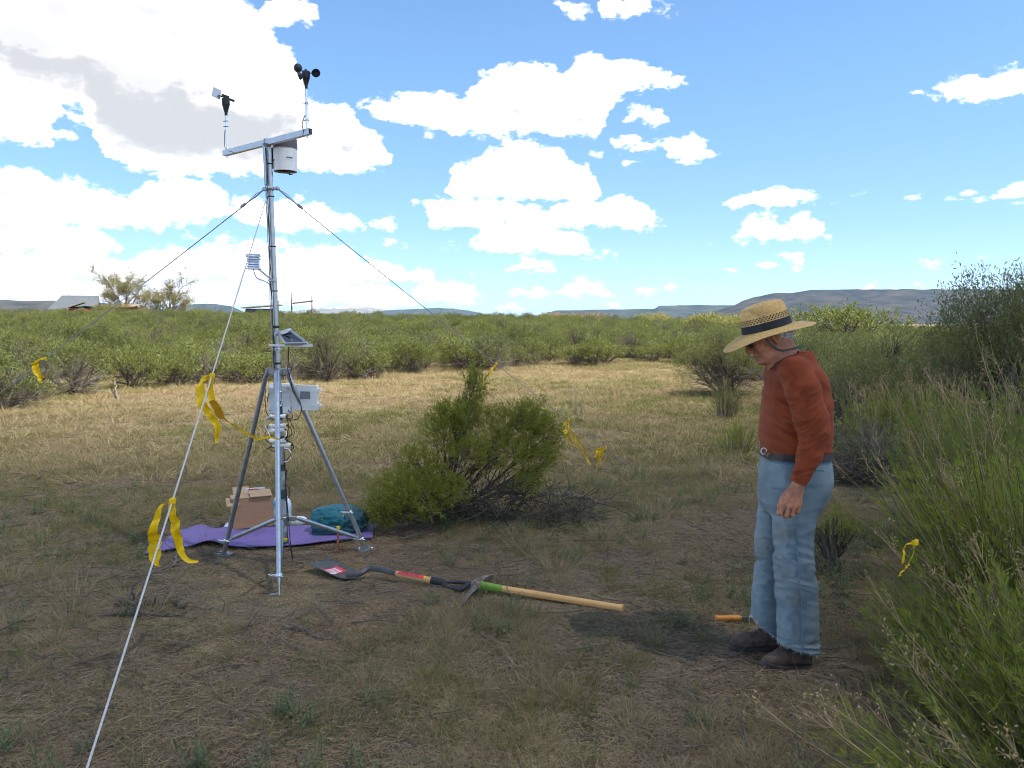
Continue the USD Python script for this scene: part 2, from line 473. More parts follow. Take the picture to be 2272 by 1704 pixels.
def blades(base, d, length, width, bend, side=None, kink=0.5):
    """Grass blades: two segments and a tip. base, d, bend (n, 3); length, width (n,)."""
    n = len(base)
    L, W = np.asarray(length)[:, None], np.asarray(width)[:, None]
    if side is None:
        side = unit(np.cross(d, RNG.normal(size=(n, 3))))
    p1 = base + d * L * kink + bend * L * kink ** 2
    p2 = base + d * L + bend * L
    v = np.stack([base - side * W / 2, base + side * W / 2, p1 + side * W * 0.4, p1 - side * W * 0.4, p2], 1).reshape(-1, 3)
    f = np.array([[0, 1, 2], [0, 2, 3], [3, 2, 4]])
    return v, (f[None] + 5 * np.arange(n)[:, None, None]).reshape(-1, 3)


def leaflets(base, d, length, width, side=None):
    """Diamond leaves, two triangles each, slightly folded."""
    n = len(base)
    L, W = np.asarray(length)[:, None], np.asarray(width)[:, None]
    if side is None:
        side = unit(np.cross(d, RNG.normal(size=(n, 3))))
    up = np.cross(d, side)
    mid = base + d * L * 0.55
    v = np.stack([base, mid + side * W / 2 + up * W * 0.15, base + d * L, mid - side * W / 2 + up * W * 0.15], 1).reshape(-1, 3)
    f = np.array([[0, 1, 2], [0, 2, 3]])
    return v, (f[None] + 4 * np.arange(n)[:, None, None]).reshape(-1, 3)


# ---------------------------------------------------------------- materials
def look(name, col, rough=0.6, metal=0.0, var=0.15, scale=12.0, bump=0.0, bscale=60.0, spec=0.4, col2=None, stretch=(1, 1, 1), detail=4.0, **more):
    """A principled surface whose colour wanders with noise, with some relief."""
    c = np.asarray(col, float)
    c2 = c * (1 - var) if col2 is None else np.asarray(col2, float)
    nodes = {'tc': ('geometry', {}), 'mp': ('mapping', {'scale': stretch}), 'n': ('noise_texture', {'scale': scale, 'detail': detail, 'roughness': 0.6}),
             'r': ('map_range', {'value': 0.5, 'from_min': 0.33, 'from_max': 0.67, 'to_min': 0.0, 'to_max': 1.0, 'clamp': True}),
             'm': ('mix_color', {'a': tuple(c2), 'b': tuple(c * (1 + (var if col2 is None else 0)))}),
             'p': ('principled_bsdf', {'roughness': rough, 'metallic': metal, 'specular_ior_level': spec, **more})}
    links = [('tc.position', 'mp.vector'), ('mp.vector', 'n.vector'), ('n.fac', 'r.value'), ('r.result', 'm.fac'), ('m.result', 'p.base_color')]
    if bump:
        nodes['bn'] = ('noise_texture', {'scale': bscale, 'detail': 4.0, 'roughness': 0.6})
        nodes['b'] = ('bump', {'strength': min(1.0, bump), 'distance': 0.01})
        links += [('mp.vector', 'bn.vector'), ('bn.fac', 'b.height'), ('b.normal', 'p.normal')]
    return usdkit.material(stage, '/World/Looks/' + name, nodes, links, surface='p.BSDF')


def leaf_look(name, cols, trans=0.3, rough=0.55, spec=0.25):
    """Leaves: each leaf its own tone, each plant its own shift, light passing through."""
    nodes = {'g': ('geometry', {}), 'o': ('object_info', {}),
             'a': ('math', {'math_type': 'multiply', 'value2': 0.68}), 'b': ('math', {'math_type': 'multiply_add', 'value2': 0.32}),
             'r': ('rgb_ramp', {'ramp': list(cols)}),
             'p': ('principled_bsdf', {'roughness': rough, 'specular_ior_level': spec}), 't': ('translucent_bsdf', {}), 'mx': ('mix_closure', {'fac': trans})}
    links = [('g.random_per_island', 'a.value1'), ('o.random', 'b.value1'), ('a.value', 'b.value3'), ('b.value', 'r.fac'), ('r.color', 'p.base_color'), ('r.color', 't.color'),
             ('p.BSDF', 'mx.closure1'), ('t.BSDF', 'mx.closure2')]
    return usdkit.material(stage, '/World/Looks/' + name, nodes, links, surface='mx.closure')


leaf_look('sage_leaf', [(0.11, 0.127, 0.036), (0.19, 0.213, 0.055), (0.28, 0.293, 0.078), (0.37, 0.355, 0.12)], trans=0.4)
leaf_look('bush_leaf', [(0.13, 0.145, 0.024), (0.215, 0.225, 0.034), (0.31, 0.30, 0.048), (0.40, 0.365, 0.075)], trans=0.42)
leaf_look('dark_sage_leaf', [(0.11, 0.125, 0.045), (0.18, 0.195, 0.06), (0.25, 0.255, 0.08), (0.32, 0.31, 0.115)], trans=0.38)
leaf_look('rabbit_leaf', [(0.17, 0.205, 0.03), (0.28, 0.325, 0.045), (0.38, 0.41, 0.065), (0.47, 0.47, 0.11)], trans=0.48)
leaf_look('willow_leaf', [(0.16, 0.15, 0.05), (0.24, 0.22, 0.075), (0.32, 0.28, 0.10)])
leaf_look('yellow_leaf', [(0.22, 0.22, 0.06), (0.32, 0.30, 0.09), (0.40, 0.36, 0.13)])
leaf_look('tan_leaf', [(0.25, 0.19, 0.11), (0.33, 0.25, 0.14), (0.38, 0.30, 0.18)])
leaf_look('straw', [(0.24, 0.188, 0.092), (0.36, 0.292, 0.15), (0.48, 0.40, 0.222), (0.62, 0.55, 0.36)], trans=0.25)
leaf_look('litter', [(0.16, 0.118, 0.075), (0.26, 0.20, 0.13), (0.35, 0.28, 0.19), (0.50, 0.43, 0.33)], trans=0.05)
leaf_look('green_blade', [(0.12, 0.135, 0.035), (0.18, 0.19, 0.05), (0.25, 0.24, 0.07), (0.34, 0.29, 0.12)], trans=0.35)
leaf_look('forb_leaf', [(0.10, 0.135, 0.06), (0.16, 0.195, 0.085), (0.22, 0.25, 0.11)], trans=0.3)
leaf_look('dry_stalk', [(0.32, 0.23, 0.12), (0.43, 0.32, 0.17), (0.52, 0.41, 0.24)], trans=0.1)
leaf_look('twig', [(0.07, 0.06, 0.048), (0.15, 0.13, 0.108), (0.23, 0.205, 0.175), (0.36, 0.33, 0.29)], trans=0.0, rough=0.9, spec=0.1)
look('wood_dark', (0.085, 0.068, 0.052), 0.9, scale=40, bump=0.6, bscale=90, var=0.4, stretch=(1, 1, 0.3))
look('bark_grey', (0.13, 0.11, 0.09), 0.9, scale=30, bump=0.6, bscale=70, var=0.4)
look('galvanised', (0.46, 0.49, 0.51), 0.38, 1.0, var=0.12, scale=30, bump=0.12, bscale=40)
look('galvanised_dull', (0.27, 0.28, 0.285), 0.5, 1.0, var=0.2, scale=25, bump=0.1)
look('steel_bright', (0.75, 0.76, 0.77), 0.25, 1.0, var=0.08)
look('aluminium', (0.50, 0.52, 0.55), 0.42, 0.9, var=0.08, scale=20)
look('white_plastic', (0.72, 0.72, 0.70), 0.42, var=0.03, scale=9)
look('white_shield', (0.70, 0.76, 0.86), 0.45, var=0.03)
look('gauge_white', (0.74, 0.74, 0.72), 0.35, var=0.03, scale=8)
look('gauge_brown', (0.10, 0.086, 0.082), 0.45, var=0.15, scale=20)
look('black_plastic', (0.018, 0.018, 0.02), 0.42, var=0.2)
look('dark_inside', (0.05, 0.045, 0.04), 0.8, var=0.2)
look('window_grey', (0.20, 0.215, 0.24), 0.25, var=0.1)
look('teal_band', (0.03, 0.055, 0.062), 0.5, var=0.2)
look('pale_band', (0.30, 0.33, 0.35), 0.5, var=0.1)
look('solar_cell', (0.012, 0.012, 0.018), 0.18, var=0.3, scale=60)
leaf_look('yellow_tape', [(0.84, 0.60, 0.008), (0.90, 0.66, 0.012)], trans=0.35, rough=0.45, spec=0.35)
look('rope_white', (0.46, 0.46, 0.46), 0.6, var=0.25, scale=300, bump=0.5, bscale=400)
look('wire_grey', (0.26, 0.28, 0.31), 0.5, 0.4, var=0.3, scale=120)
look('print_dark', (0.04, 0.045, 0.07), 0.6, var=0.1)
# ---------------------------------------------------------------- ground
def smooth01(t):
    t = np.clip(t, 0, 1)
    return t * t * (3 - 2 * t)


def skyline(u):
    """Slope of the line of sight that the sagebrush reaches, over u = x / y."""
    return np.interp(u, [-0.7, -0.45, -0.2, 0.0, 0.15, 0.3, 0.42, 0.6, 0.8], [0.0185, 0.0180, 0.0150, 0.0128, 0.0095, 0.0050, 0.0, 0.0, 0.002])


def hgt(x, y):
    x, y = np.asarray(x, float), np.asarray(y, float)
    u = x / np.maximum(np.abs(y), 4.0)
    m = skyline(u)
    crest = 1.62 + m * 82 - 1.45
    back = 1.62 + m * y - 1.45 - (y - 82) * 0.014
    t = smooth01((y - 17.0) / 65.0) ** 0.8
    z = t * crest
    z = np.where(y > 82, crest + (back - crest) * smooth01((y - 82) / 30.0), z)
    fall = smooth01((y - np.interp(u, [-0.75, -0.2, 0.1, 0.3], [175, 140, 105, 95])) / 500.0)
    z = z * (1 - fall) - 9.0 * fall
    z = np.where(y < 0, 0.0, z)
    p = np.stack([x, y, np.zeros_like(x)], -1)
    near = np.clip(1.6 - np.abs(y) / 60.0, 0.0, 1.0)
    z = z + near * ((meshkit.noise(p / 5.0, 3) - 0.5) * 0.06 + (meshkit.noise(p / 1.1, 4) - 0.5) * 0.03 + (meshkit.noise(p / 0.33, 5) - 0.5) * 0.018)
    return z


def on(x, y, dz=0.0):
    return np.array([x, y, float(hgt(x, y)) + dz])


def land(px, py):
    """The ground seen at (px, py), found along the line of sight."""
    d = ray(px, py)
    t = np.concatenate([np.linspace(1.5, 30, 6000), np.geomspace(30, 300, 3000)])
    q = EYE + d * t[:, None]
    k = np.flatnonzero(q[:, 2] < hgt(q[:, 0], q[:, 1]))
    k = k[0] if len(k) else -1
    return on(q[k, 0], q[k, 1])


def ground_sheet():
    ys = np.unique(np.concatenate([-np.geomspace(3, 4000, 26)[::-1], np.arange(-3, 1.2, 0.5), np.arange(1.2, 9, 0.075), np.arange(9, 24, 0.25), np.geomspace(24, 260, 130), np.geomspace(260, 60000, 40)]).round(4))
    xs = np.arange(0, 6, 0.085)
    xs = np.unique(np.concatenate([xs, np.arange(6, 20, 0.4), np.geomspace(20, 120, 60), np.geomspace(120, 60000, 26)]).round(4))
    xs = np.concatenate([-xs[:0:-1], xs])
    X, Y = np.meshgrid(xs, ys)
    v = np.stack([X, Y, hgt(X, Y)], -1).reshape(-1, 3)
    w = len(xs)
    i, j = np.meshgrid(np.arange(len(ys) - 1), np.arange(w - 1), indexing='ij')
    q = np.stack([i * w + j, i * w + j + 1, (i + 1) * w + j + 1, (i + 1) * w + j], -1).reshape(-1, 4)
    return v, np.vstack([q[:, [0, 1, 2]], q[:, [0, 2, 3]]])


usdkit.material(stage, '/World/Looks/soil', {
    'g': ('geometry', {}),
    'n1': ('noise_texture', {'scale': 0.55, 'detail': 5.0, 'roughness': 0.6}), 'n2': ('noise_texture', {'scale': 4.5, 'detail': 6.0, 'roughness': 0.65}),
    'n3': ('noise_texture', {'scale': 55.0, 'detail': 5.0, 'roughness': 0.7}), 'n4': ('voronoi_texture', {'scale': 70.0, 'feature': 'f1'}),
    'r1': ('rgb_ramp', {'ramp': [(0.36, (0.285, 0.195, 0.115)), (0.47, (0.235, 0.172, 0.103)), (0.56, (0.30, 0.235, 0.13)), (0.68, (0.235, 0.21, 0.105))]}),
    'r2': ('rgb_ramp', {'ramp': [(0.30, (0.45, 0.42, 0.40)), (0.5, (0.85, 0.83, 0.82)), (0.7, (1.25, 1.22, 1.18))]}),
    'r3': ('rgb_ramp', {'ramp': [(0.30, (0.42, 0.40, 0.38)), (0.5, (0.95, 0.95, 0.95)), (0.68, (1.6, 1.55, 1.5))]}),
    'm1': ('mix_color', {'blend_type': 'multiply', 'fac': 1.0, 'use_clamp': False}), 'm2': ('mix_color', {'blend_type': 'multiply', 'fac': 1.0, 'use_clamp': False}),
    'h': ('math', {'math_type': 'multiply_add', 'value2': 0.5}), 'b': ('bump', {'strength': 0.9, 'distance': 0.03}), 'p': ('principled_bsdf', {'roughness': 0.95, 'specular_ior_level': 0.1})},
    [('g.position', 'n1.vector'), ('g.position', 'n2.vector'), ('g.position', 'n3.vector'), ('g.position', 'n4.vector'), ('n1.fac', 'r1.fac'), ('n2.fac', 'r2.fac'), ('n3.fac', 'r3.fac'),
     ('r1.color', 'm1.a'), ('r2.color', 'm1.b'), ('m1.result', 'm2.a'), ('r3.color', 'm2.b'), ('m2.result', 'p.base_color'),
     ('n3.fac', 'h.value1'), ('n4.distance', 'h.value3'), ('h.value', 'b.height'), ('b.normal', 'p.normal')], surface='p.BSDF')
solo('ground', ground_sheet(), 'soil', 'dry brown soil of the clearing, rising gently beyond', kind='structure', smooth=True)


# ---------------------------------------------------------------- hills
def hill_look(name, low, high, snow=None, scale=0.004):
    nodes = {'g': ('geometry', {}), 'mp': ('mapping', {'scale': (1, 1, 2.5)}), 'n': ('noise_texture', {'scale': scale, 'detail': 7.0, 'roughness': 0.62}),
             'r': ('rgb_ramp', {'ramp': [(0.38, low), (0.62, high)]}), 'p': ('principled_bsdf', {'roughness': 1.0, 'specular_ior_level': 0.0})}
    links = [('g.position', 'mp.vector'), ('mp.vector', 'n.vector'), ('n.fac', 'r.fac')]
    if snow:
        nodes |= {'s': ('separate_xyz', {}), 'sn': ('noise_texture', {'scale': 0.0035, 'detail': 4.0, 'roughness': 0.6}), 'sa': ('math', {'math_type': 'multiply_add', 'value2': snow[1]}),
                  'sr': ('map_range', {'from_min': snow[0], 'from_max': snow[0] + 25.0, 'to_min': 0.0, 'to_max': 1.0, 'clamp': True}), 'sm': ('mix_color', {'b': (0.75, 0.78, 0.82)})}
        links += [('g.position', 's.vector'), ('g.position', 'sn.vector'), ('sn.fac', 'sa.value1'), ('s.z', 'sa.value3'), ('sa.value', 'sr.value'), ('sr.result', 'sm.fac'), ('r.color', 'sm.a'), ('sm.result', 'p.base_color')]
    else:
        links.append(('r.color', 'p.base_color'))
    usdkit.material(stage, '/World/Looks/' + name, nodes, links, surface='p.BSDF')


hill_look('hill_forest', (0.020, 0.028, 0.026), (0.050, 0.056, 0.042), scale=0.004)
hill_look('hill_scrub', (0.028, 0.028, 0.024), (0.066, 0.057, 0.044), scale=0.005)
hill_look('hill_mesa', (0.016, 0.022, 0.024), (0.052, 0.047, 0.041), scale=0.0045)
hill_look('hill_snow', (0.10, 0.10, 0.085), (0.19, 0.17, 0.14), snow=(655.0, 520.0), scale=0.003)


def ridge(name, label, line, D, depth, mat, rough, seed, cliff=0.0, nx=420, ny=46, foot=-9.0):
    """A range of hills whose crest the line of (px, py) follows at distance D; it falls towards the viewer over depth, and behind."""
    px = np.linspace(line[0][0], line[-1][0], nx)
    py = np.interp(px, [p[0] for p in line], [p[1] for p in line])
    d = np.array([ray(a, b) for a, b in zip(px, py)])
    crest = EYE + d * D
    t = np.concatenate([np.linspace(0, 1, ny), np.linspace(1.03, 1.8, 12)])
    s = np.where(t <= 1, np.where(t < 1 - cliff * 0.12, t * 0 + t ** 1.35 * (1 - 0.32 * cliff), t), np.maximum(0, 1 - (t - 1) * 1.2))
    if cliff:
        s = np.where((t <= 1), np.interp(t, [0, 0.35, 0.80, 0.93, 0.965, 1], [0, 0.22, 0.66, 0.80, 0.97, 1.0]), s)
    X = crest[None, :, 0] * (1 - (1 - t[:, None]) * depth / D)
    Y = crest[None, :, 1] - (1 - t[:, None]) * depth
    p = np.stack([X, Y, np.zeros_like(X)], -1)
    body = np.clip(np.minimum(t, 1.0), 0, 1)[:, None]
    gully = (np.abs(meshkit.fbm(p * np.array([1, 0.45, 1]) / (depth * 0.22), 5, seed) - 0.5) - 0.1) * 2
    Z = foot + (crest[None, :, 2] - foot) * s[:, None] + gully * rough * np.sin(np.pi * np.clip(body, 0, 1)) ** 0.7
    Z += (meshkit.fbm(p / (depth * 0.05), 3, seed + 9) - 0.5) * rough * 0.16 * (t[:, None] > 0)
    v = np.stack([X, Y, Z], -1).reshape(-1, 3)
    n = len(t)
    i, j = np.meshgrid(np.arange(n - 1), np.arange(nx - 1), indexing='ij')
    q = np.stack([i * nx + j, i * nx + j + 1, (i + 1) * nx + j + 1, (i + 1) * nx + j], -1).reshape(-1, 4)
    solo(name, (v, np.vstack([q[:, [0, 1, 2]], q[:, [0, 2, 3]]])), mat, label, kind='structure', smooth=True)


ridge('hill', 'low tan ridge on the horizon behind the house', [(-420, 655), (-200, 661), (0, 665), (60, 668), (127, 667), (230, 672), (330, 684), (430, 700), (520, 720)], 6500, 1500, 'hill_scrub', 30, 1)
ridge('hill', 'dark blue hill with a steep right end between the willows and the mast', [(340, 690), (388, 679), (430, 674.5), (480, 674.5), (512, 679), (536, 690), (580, 704), (640, 716)], 11000, 2000, 'hill_forest', 40, 2)
ridge('snowy_mountain', 'far grey mountains with patches of snow behind the mast', [(480, 704), (560, 692), (640, 690), (700, 686), (745, 681), (785, 679), (830, 684), (880, 690), (960, 700), (1060, 712)], 21000, 4500, 'hill_snow', 160, 3)
ridge('hill', 'long low blue ridge on the horizon beyond the middle bushes', [(760, 704), (860, 688), (930, 685.5), (975, 683), (1010, 685), (1045, 690), (1085, 698), (1150, 712)], 15000, 2500, 'hill_forest', 60, 4)
ridge('mesa', 'lower blue mesa with a small step left of the big one', [(1140, 714), (1195, 699), (1233, 689), (1290, 688), (1325, 687), (1400, 686), (1452, 685.5), (1462, 679), (1550, 676.5), (1630, 677.5), (1720, 680), (1850, 690)], 10500, 2200, 'hill_forest', 60, 5, cliff=1.0)
ridge('mesa', 'big flat-topped mesa rising behind the straw hat', [(1480, 722), (1560, 700), (1628, 678), (1648, 668), (1668, 660), (1718, 650.5), (1760, 650), (1797, 644), (1891, 642.5), (2000, 641.5), (2192, 642), (2400, 644), (2700, 650), (3000, 668)], 7200, 2300, 'hill_mesa', 95, 6, cliff=0.6, nx=620, ny=70)


# ---------------------------------------------------------------- haze and the cloud overhead
usdkit.material(stage, '/World/Looks/haze', {'v': ('principled_volume', {'color': (0.46, 0.68, 1.0), 'density': 1.7e-5, 'anisotropy': 0.2})}, [], volume='v.volume')
hz = trimesh.creation.box([130000, 130000, 1100])
hz.apply_translation([0, 0, 550 - 40])
solo('haze', hz, 'haze', 'thin blue haze over the valley', kind='stuff', smooth=False)

usdkit.material(stage, '/World/Looks/cloud', {'p': ('principled_bsdf', {'base_color': (0.9, 0.9, 0.9), 'roughness': 1.0, 'specular_ior_level': 0.0}), 't': ('translucent_bsdf', {'color': (0.85, 0.86, 0.88)}), 'm': ('mix_closure', {'fac': 0.4}), 'c': ('transparent_bsdf', {}), 'x': ('mix_closure', {'fac': 0.34})},
                [('p.BSDF', 'm.closure1'), ('t.BSDF', 'm.closure2'), ('m.closure', 'x.closure1'), ('c.BSDF', 'x.closure2')], surface='x.closure')


def cloud_over():
    """The small cumulus overhead whose shadow lies over the clearing."""
    m = trimesh.creation.icosphere(5)
    v = np.array(m.vertices)
    # where its shadow ends, to the left and right of the line of sight
    v = v * (1 + 0.30 * (meshkit.fbm(v * 2.1 + 7, 5, 11)[:, None] - 0.5))
    v[:, 2] = np.where(v[:, 2] < 0, v[:, 2] * 0.3, v[:, 2])
    v = v * np.array([62.0, 23.5, 12.0])
    v = v @ rotz(math.radians(22)).T
    c = np.array([2.0, -11.0, 0]) + SUN * (1500.0 / SUN[2])
    return v + c, np.asarray(m.faces)


solo('cloud', cloud_over(), 'cloud', 'small cumulus cloud overhead that shades the clearing', kind='structure', smooth=True)
# ---------------------------------------------------------------- plants
def shrub(seed, R, H, lobes=8, sprigs=150, leaves=13, ll=0.045, lw=0.015, twigs=70, sl=0.15, up=0.7, low=0.30, dead=30, ts=3, tr=0.0045, flare=1.0, drop=0.15):
    """A sagebrush: twisted grey stems, bare twigs below and upright leafy sprigs over several lobes. Returns (crown, stems)."""
    r = np.random.default_rng(seed)
    a = (np.arange(lobes) + r.uniform(-0.3, 0.3, lobes)) * 2.399
    rad = np.sqrt((np.arange(lobes) + 0.3) / lobes) * R * 0.66
    c = np.stack([np.cos(a) * rad, np.sin(a) * rad, H * r.uniform(0.50, 0.80, lobes) * (1 - drop * (rad / (0.66 * R)) ** 2)], 1)
    lr = np.stack([R * r.uniform(0.28, 0.46, lobes), R * r.uniform(0.28, 0.46, lobes), H * r.uniform(0.16, 0.27, lobes)], 1)
    k = r.integers(0, lobes, sprigs)
    d = unit(r.normal(size=(sprigs, 3)) + np.array([0, 0, 0.55]))
    base = c[k] + d * lr[k] * r.uniform(0.55, 1.05, (sprigs, 1))
    base[:, 2] = np.maximum(base[:, 2], H * low * r.uniform(0.6, 1.2, sprigs))
    out = unit(base - np.array([0, 0, H * 0.25]))
    sd = unit(out * (1 - up) + np.array([0, 0, up]) + r.normal(size=(sprigs, 3)) * 0.28)
    L = sl * r.uniform(0.6, 1.35, sprigs)
    t = r.uniform(0, 1, (sprigs, leaves))
    lb = base[:, None] + sd[:, None] * (L[:, None] * t)[..., None] + r.normal(size=(sprigs, leaves, 3)) * (0.022 * (sl / 0.15))
    ld = unit(sd[:, None] * 0.9 + r.normal(size=(sprigs, leaves, 3)) * 0.55)
    n = sprigs * leaves
    side = unit(np.cross(ld.reshape(-1, 3), r.normal(size=(n, 3))))
    crown = leaflets(lb.reshape(-1, 3), ld.reshape(-1, 3), ll * r.uniform(0.6, 1.4, n), lw * r.uniform(0.7, 1.3, n), side)
    # stems to each lobe, then twigs from them
    kk = 7
    s = np.linspace(0, 1, kk)
    foot = r.normal(size=(lobes, 3)) * np.array([0.05, 0.05, 0]) * R * 1.6 - np.array([0, 0, 0.06])
    path = foot[:, None] + (c - foot)[:, None] * s[None, :, None] ** np.array([1.25 * flare, 1.25 * flare, 0.9]) + np.cumsum(r.normal(size=(lobes, kk, 3)) * 0.028 * R, 1) * s[None, :, None]
    stem = tubes(path, (R * 0.034 * r.uniform(0.6, 1.2, lobes))[:, None] * (1 - 0.72 * s), 5)
    kt = r.integers(0, sprigs, twigs)
    b0 = path[k[kt], r.integers(2, kk, twigs)]
    tip = base[kt] + sd[kt] * (L[kt] * 0.8)[:, None]
    m = np.array([0, 0.35, 0.7, 1.0])
    tw = b0[:, None] + (tip - b0)[:, None] * m[None, :, None] + r.normal(size=(twigs, 4, 3)) * 0.03 * R * np.array([0, 1, 1, 0])[None, :, None]
    twig = tubes(tw, tr * (1.25 - m)[None, :] * np.ones((twigs, 1)), ts, cap=False)
    # dead twigs low down
    dd = unit(r.normal(size=(dead, 3)) * np.array([1, 1, 0.35]) + np.array([0, 0, 0.25]))
    d0 = np.array([0, 0, H * 0.18]) + r.normal(size=(dead, 3)) * np.array([0.24 * R, 0.24 * R, 0.1 * H])
    d0[:, 2] = np.maximum(d0[:, 2], 0.02)
    dl = R * r.uniform(0.35, 0.8, dead)
    dw = d0[:, None] + dd[:, None] * (dl[:, None] * m)[..., None] + np.cumsum(r.normal(size=(dead, 4, 3)) * 0.045 * R, 1)
    dw[..., 2] = np.maximum(dw[..., 2], 0.01)
    deadt = tubes(dw, tr * 0.9 * (1.2 - m)[None, :] * np.ones((dead, 1)), ts, cap=False)
    return crown, cat_(stem, twig), deadt


def rabbitbrush(seed, H, spread, stems=170, leaves=26, ll=0.05, lw=0.0032, lean=(0, 0), dry=24, foot=0.16, fluff=True, tilt=0.55):
    """A rabbitbrush: many slim stems fanning up from a woody foot, thread-like leaves, last year's straw-coloured flower stalks."""
    r = np.random.default_rng(seed)
    az = r.uniform(0, 2 * np.pi, stems)
    tl = np.abs(r.normal(0, tilt, stems)).clip(0, 1.25)
    d0 = np.stack([np.sin(tl) * np.cos(az), np.sin(tl) * np.sin(az), np.cos(tl)], 1) + np.array([lean[0], lean[1], 0])
    L = H * r.uniform(0.55, 1.08, stems) * (1 - 0.18 * tl)
    k = 7
    s = np.linspace(0, 1, k)
    b = np.stack([np.cos(az), np.sin(az), 0 * az], 1) * (r.uniform(0.2, 1, stems) * foot)[:, None] - np.array([0, 0, 0.03])
    d0 = unit(d0)
    p = b[:, None] + d0[:, None] * (L[:, None] * s)[..., None] * np.array([spread, spread, 1]) + np.array([0, 0, 0.22]) * ((L[:, None] * s ** 2) * np.sin(tl)[:, None])[..., None]
    p = p + np.cumsum(r.normal(size=(stems, k, 3)) * 0.012 * H, 1) * s[None, :, None]
    p[..., 2] = np.maximum(p[..., 2], 0.01)
    stem = tubes(p, 0.0032 * (1.15 - 0.8 * s)[None] * r.uniform(0.7, 1.4, (stems, 1)), 3, cap=False)
    t = 0.30 + 0.70 * r.uniform(0, 1, (stems, leaves)) ** 0.75
    i = np.minimum((t * (k - 1)).astype(int), k - 2)
    w = (t * (k - 1) - i)[..., None]
    at = np.take_along_axis(p, i[..., None], 1) * (1 - w) + np.take_along_axis(p, i[..., None] + 1, 1) * w
    dirs = unit(np.take_along_axis(p, i[..., None] + 1, 1) - np.take_along_axis(p, i[..., None], 1))
    ld = unit(dirs * 0.95 + r.normal(size=(stems, leaves, 3)) * 0.38)
    n = stems * leaves
    leaf = leaflets(at.reshape(-1, 3), ld.reshape(-1, 3), ll * r.uniform(0.55, 1.35, n), lw * r.uniform(0.7, 1.4, n), unit(np.cross(ld.reshape(-1, 3), r.normal(size=(n, 3)))))
    # straw-coloured stalks that stand out above the leaves, each with a brush of thin branches and a few husks
    q = r.choice(stems, dry, replace=False)
    q = q[p[q, -1, 2] > 0.2 * H] if H > 0.3 else q
    dp = p[q] + unit(d0[q])[:, None] * (0.18 * H * s[None, :] ** 1.5)[..., None] + r.normal(size=(len(q), 1, 3)) * 0.01
    dry_m = [tubes(dp, 0.0028 * (1.2 - 0.75 * s)[None] * np.ones((len(q), 1)), 4, cap=False)]
    nb = 7
    tip, before = dp[:, -1], dp[:, -2]
    td = unit(tip - before)
    start = before[:, None] + (tip - before)[:, None] * r.uniform(0.1, 1.0, (len(q), nb, 1))
    bd = unit(td[:, None] + r.normal(size=(len(q), nb, 3)) * 0.33)
    bl = 0.10 * r.uniform(0.5, 1.3, (len(q), nb))
    m = np.linspace(0, 1, 3)
    bp = start[:, :, None] + bd[:, :, None] * (bl[..., None] * m)[..., None]
    dry_m.append(tubes(bp.reshape(-1, 3, 3), 0.0013 * (1.2 - 0.7 * m)[None] * np.ones((len(q) * nb, 1)), 3, cap=False))
    if fluff:
        e = bp[:, :, -1].reshape(-1, 3)
        e = np.repeat(e, 5, 0) + r.normal(size=(len(e) * 5, 3)) * 0.008
        ed = unit(r.normal(size=(len(e), 3)) + np.array([0, 0, 0.6]))
        dry_m.append(leaflets(e, ed, 0.013 * r.uniform(0.6, 1.4, len(e)), 0.006 * r.uniform(0.6, 1.3, len(e))))
    return leaf, stem, cat_(*dry_m)


def tuft(seed, n, h, w, spread, droop, mats=None):
    r = np.random.default_rng(seed)
    a = r.uniform(0, 2 * np.pi, n)
    q = np.sqrt(r.uniform(0, 1, n)) * spread
    base = np.stack([np.cos(a) * q, np.sin(a) * q, np.full(n, -0.01)], 1)
    d = unit(np.stack([np.cos(a) * 0.45, np.sin(a) * 0.45, np.ones(n)], 1) + r.normal(size=(n, 3)) * 0.35)
    bend = np.stack([np.cos(a), np.sin(a), np.full(n, -0.7)], 1) * (droop * r.uniform(0.2, 1.3, n))[:, None] + r.normal(size=(n, 3)) * 0.08
    return blades(base, d, h * r.uniform(0.45, 1.25, n), w * r.uniform(0.7, 1.3, n), bend)


def litter_patch(seed, n, size, lmin, lmax, w, lift=0.02):
    """Loose straw, bits of twig and dead grass lying about."""
    r = np.random.default_rng(seed)
    base = np.stack([r.uniform(-size, size, n), r.uniform(-size, size, n), r.uniform(0.002, lift, n)], 1)
    a = r.uniform(0, 2 * np.pi, n)
    d = unit(np.stack([np.cos(a), np.sin(a), r.normal(0, 0.16, n)], 1))
    return blades(base, d, r.uniform(lmin, lmax, n), w * r.uniform(0.6, 1.6, n), r.normal(size=(n, 3)) * np.array([0.2, 0.2, 0.06]), unit(np.cross(d, np.array([0, 0, 1.0]) + r.normal(size=(n, 3)) * 0.5)))


def forb(seed, n=5, h=0.13):
    """A small leafy weed with upright stems."""
    r = np.random.default_rng(seed)
    ms = []
    for _ in range(n):
        d = unit(np.array([r.normal(0, 0.25), r.normal(0, 0.25), 1.0]))
        b = np.array([r.normal(0, 0.025), r.normal(0, 0.025), 0])
        L = h * r.uniform(0.6, 1.2)
        t = np.linspace(0.1, 1, 14)
        a = np.arange(14) * 2.4
        at = b + d * (L * t)[:, None]
        ld = unit(np.stack([np.cos(a), np.sin(a), np.full(14, 0.7)], 1))
        ms.append(leaflets(at, ld, 0.030 * (1.25 - t * 0.7), 0.010 * (1.25 - t * 0.6), unit(np.cross(ld, np.array([0, 0, 1.0])))))
        ms.append(tubes((b + d * L * np.linspace(0, 1, 3)[:, None])[None], 0.0012, 3, cap=False))
    return cat_(*ms)


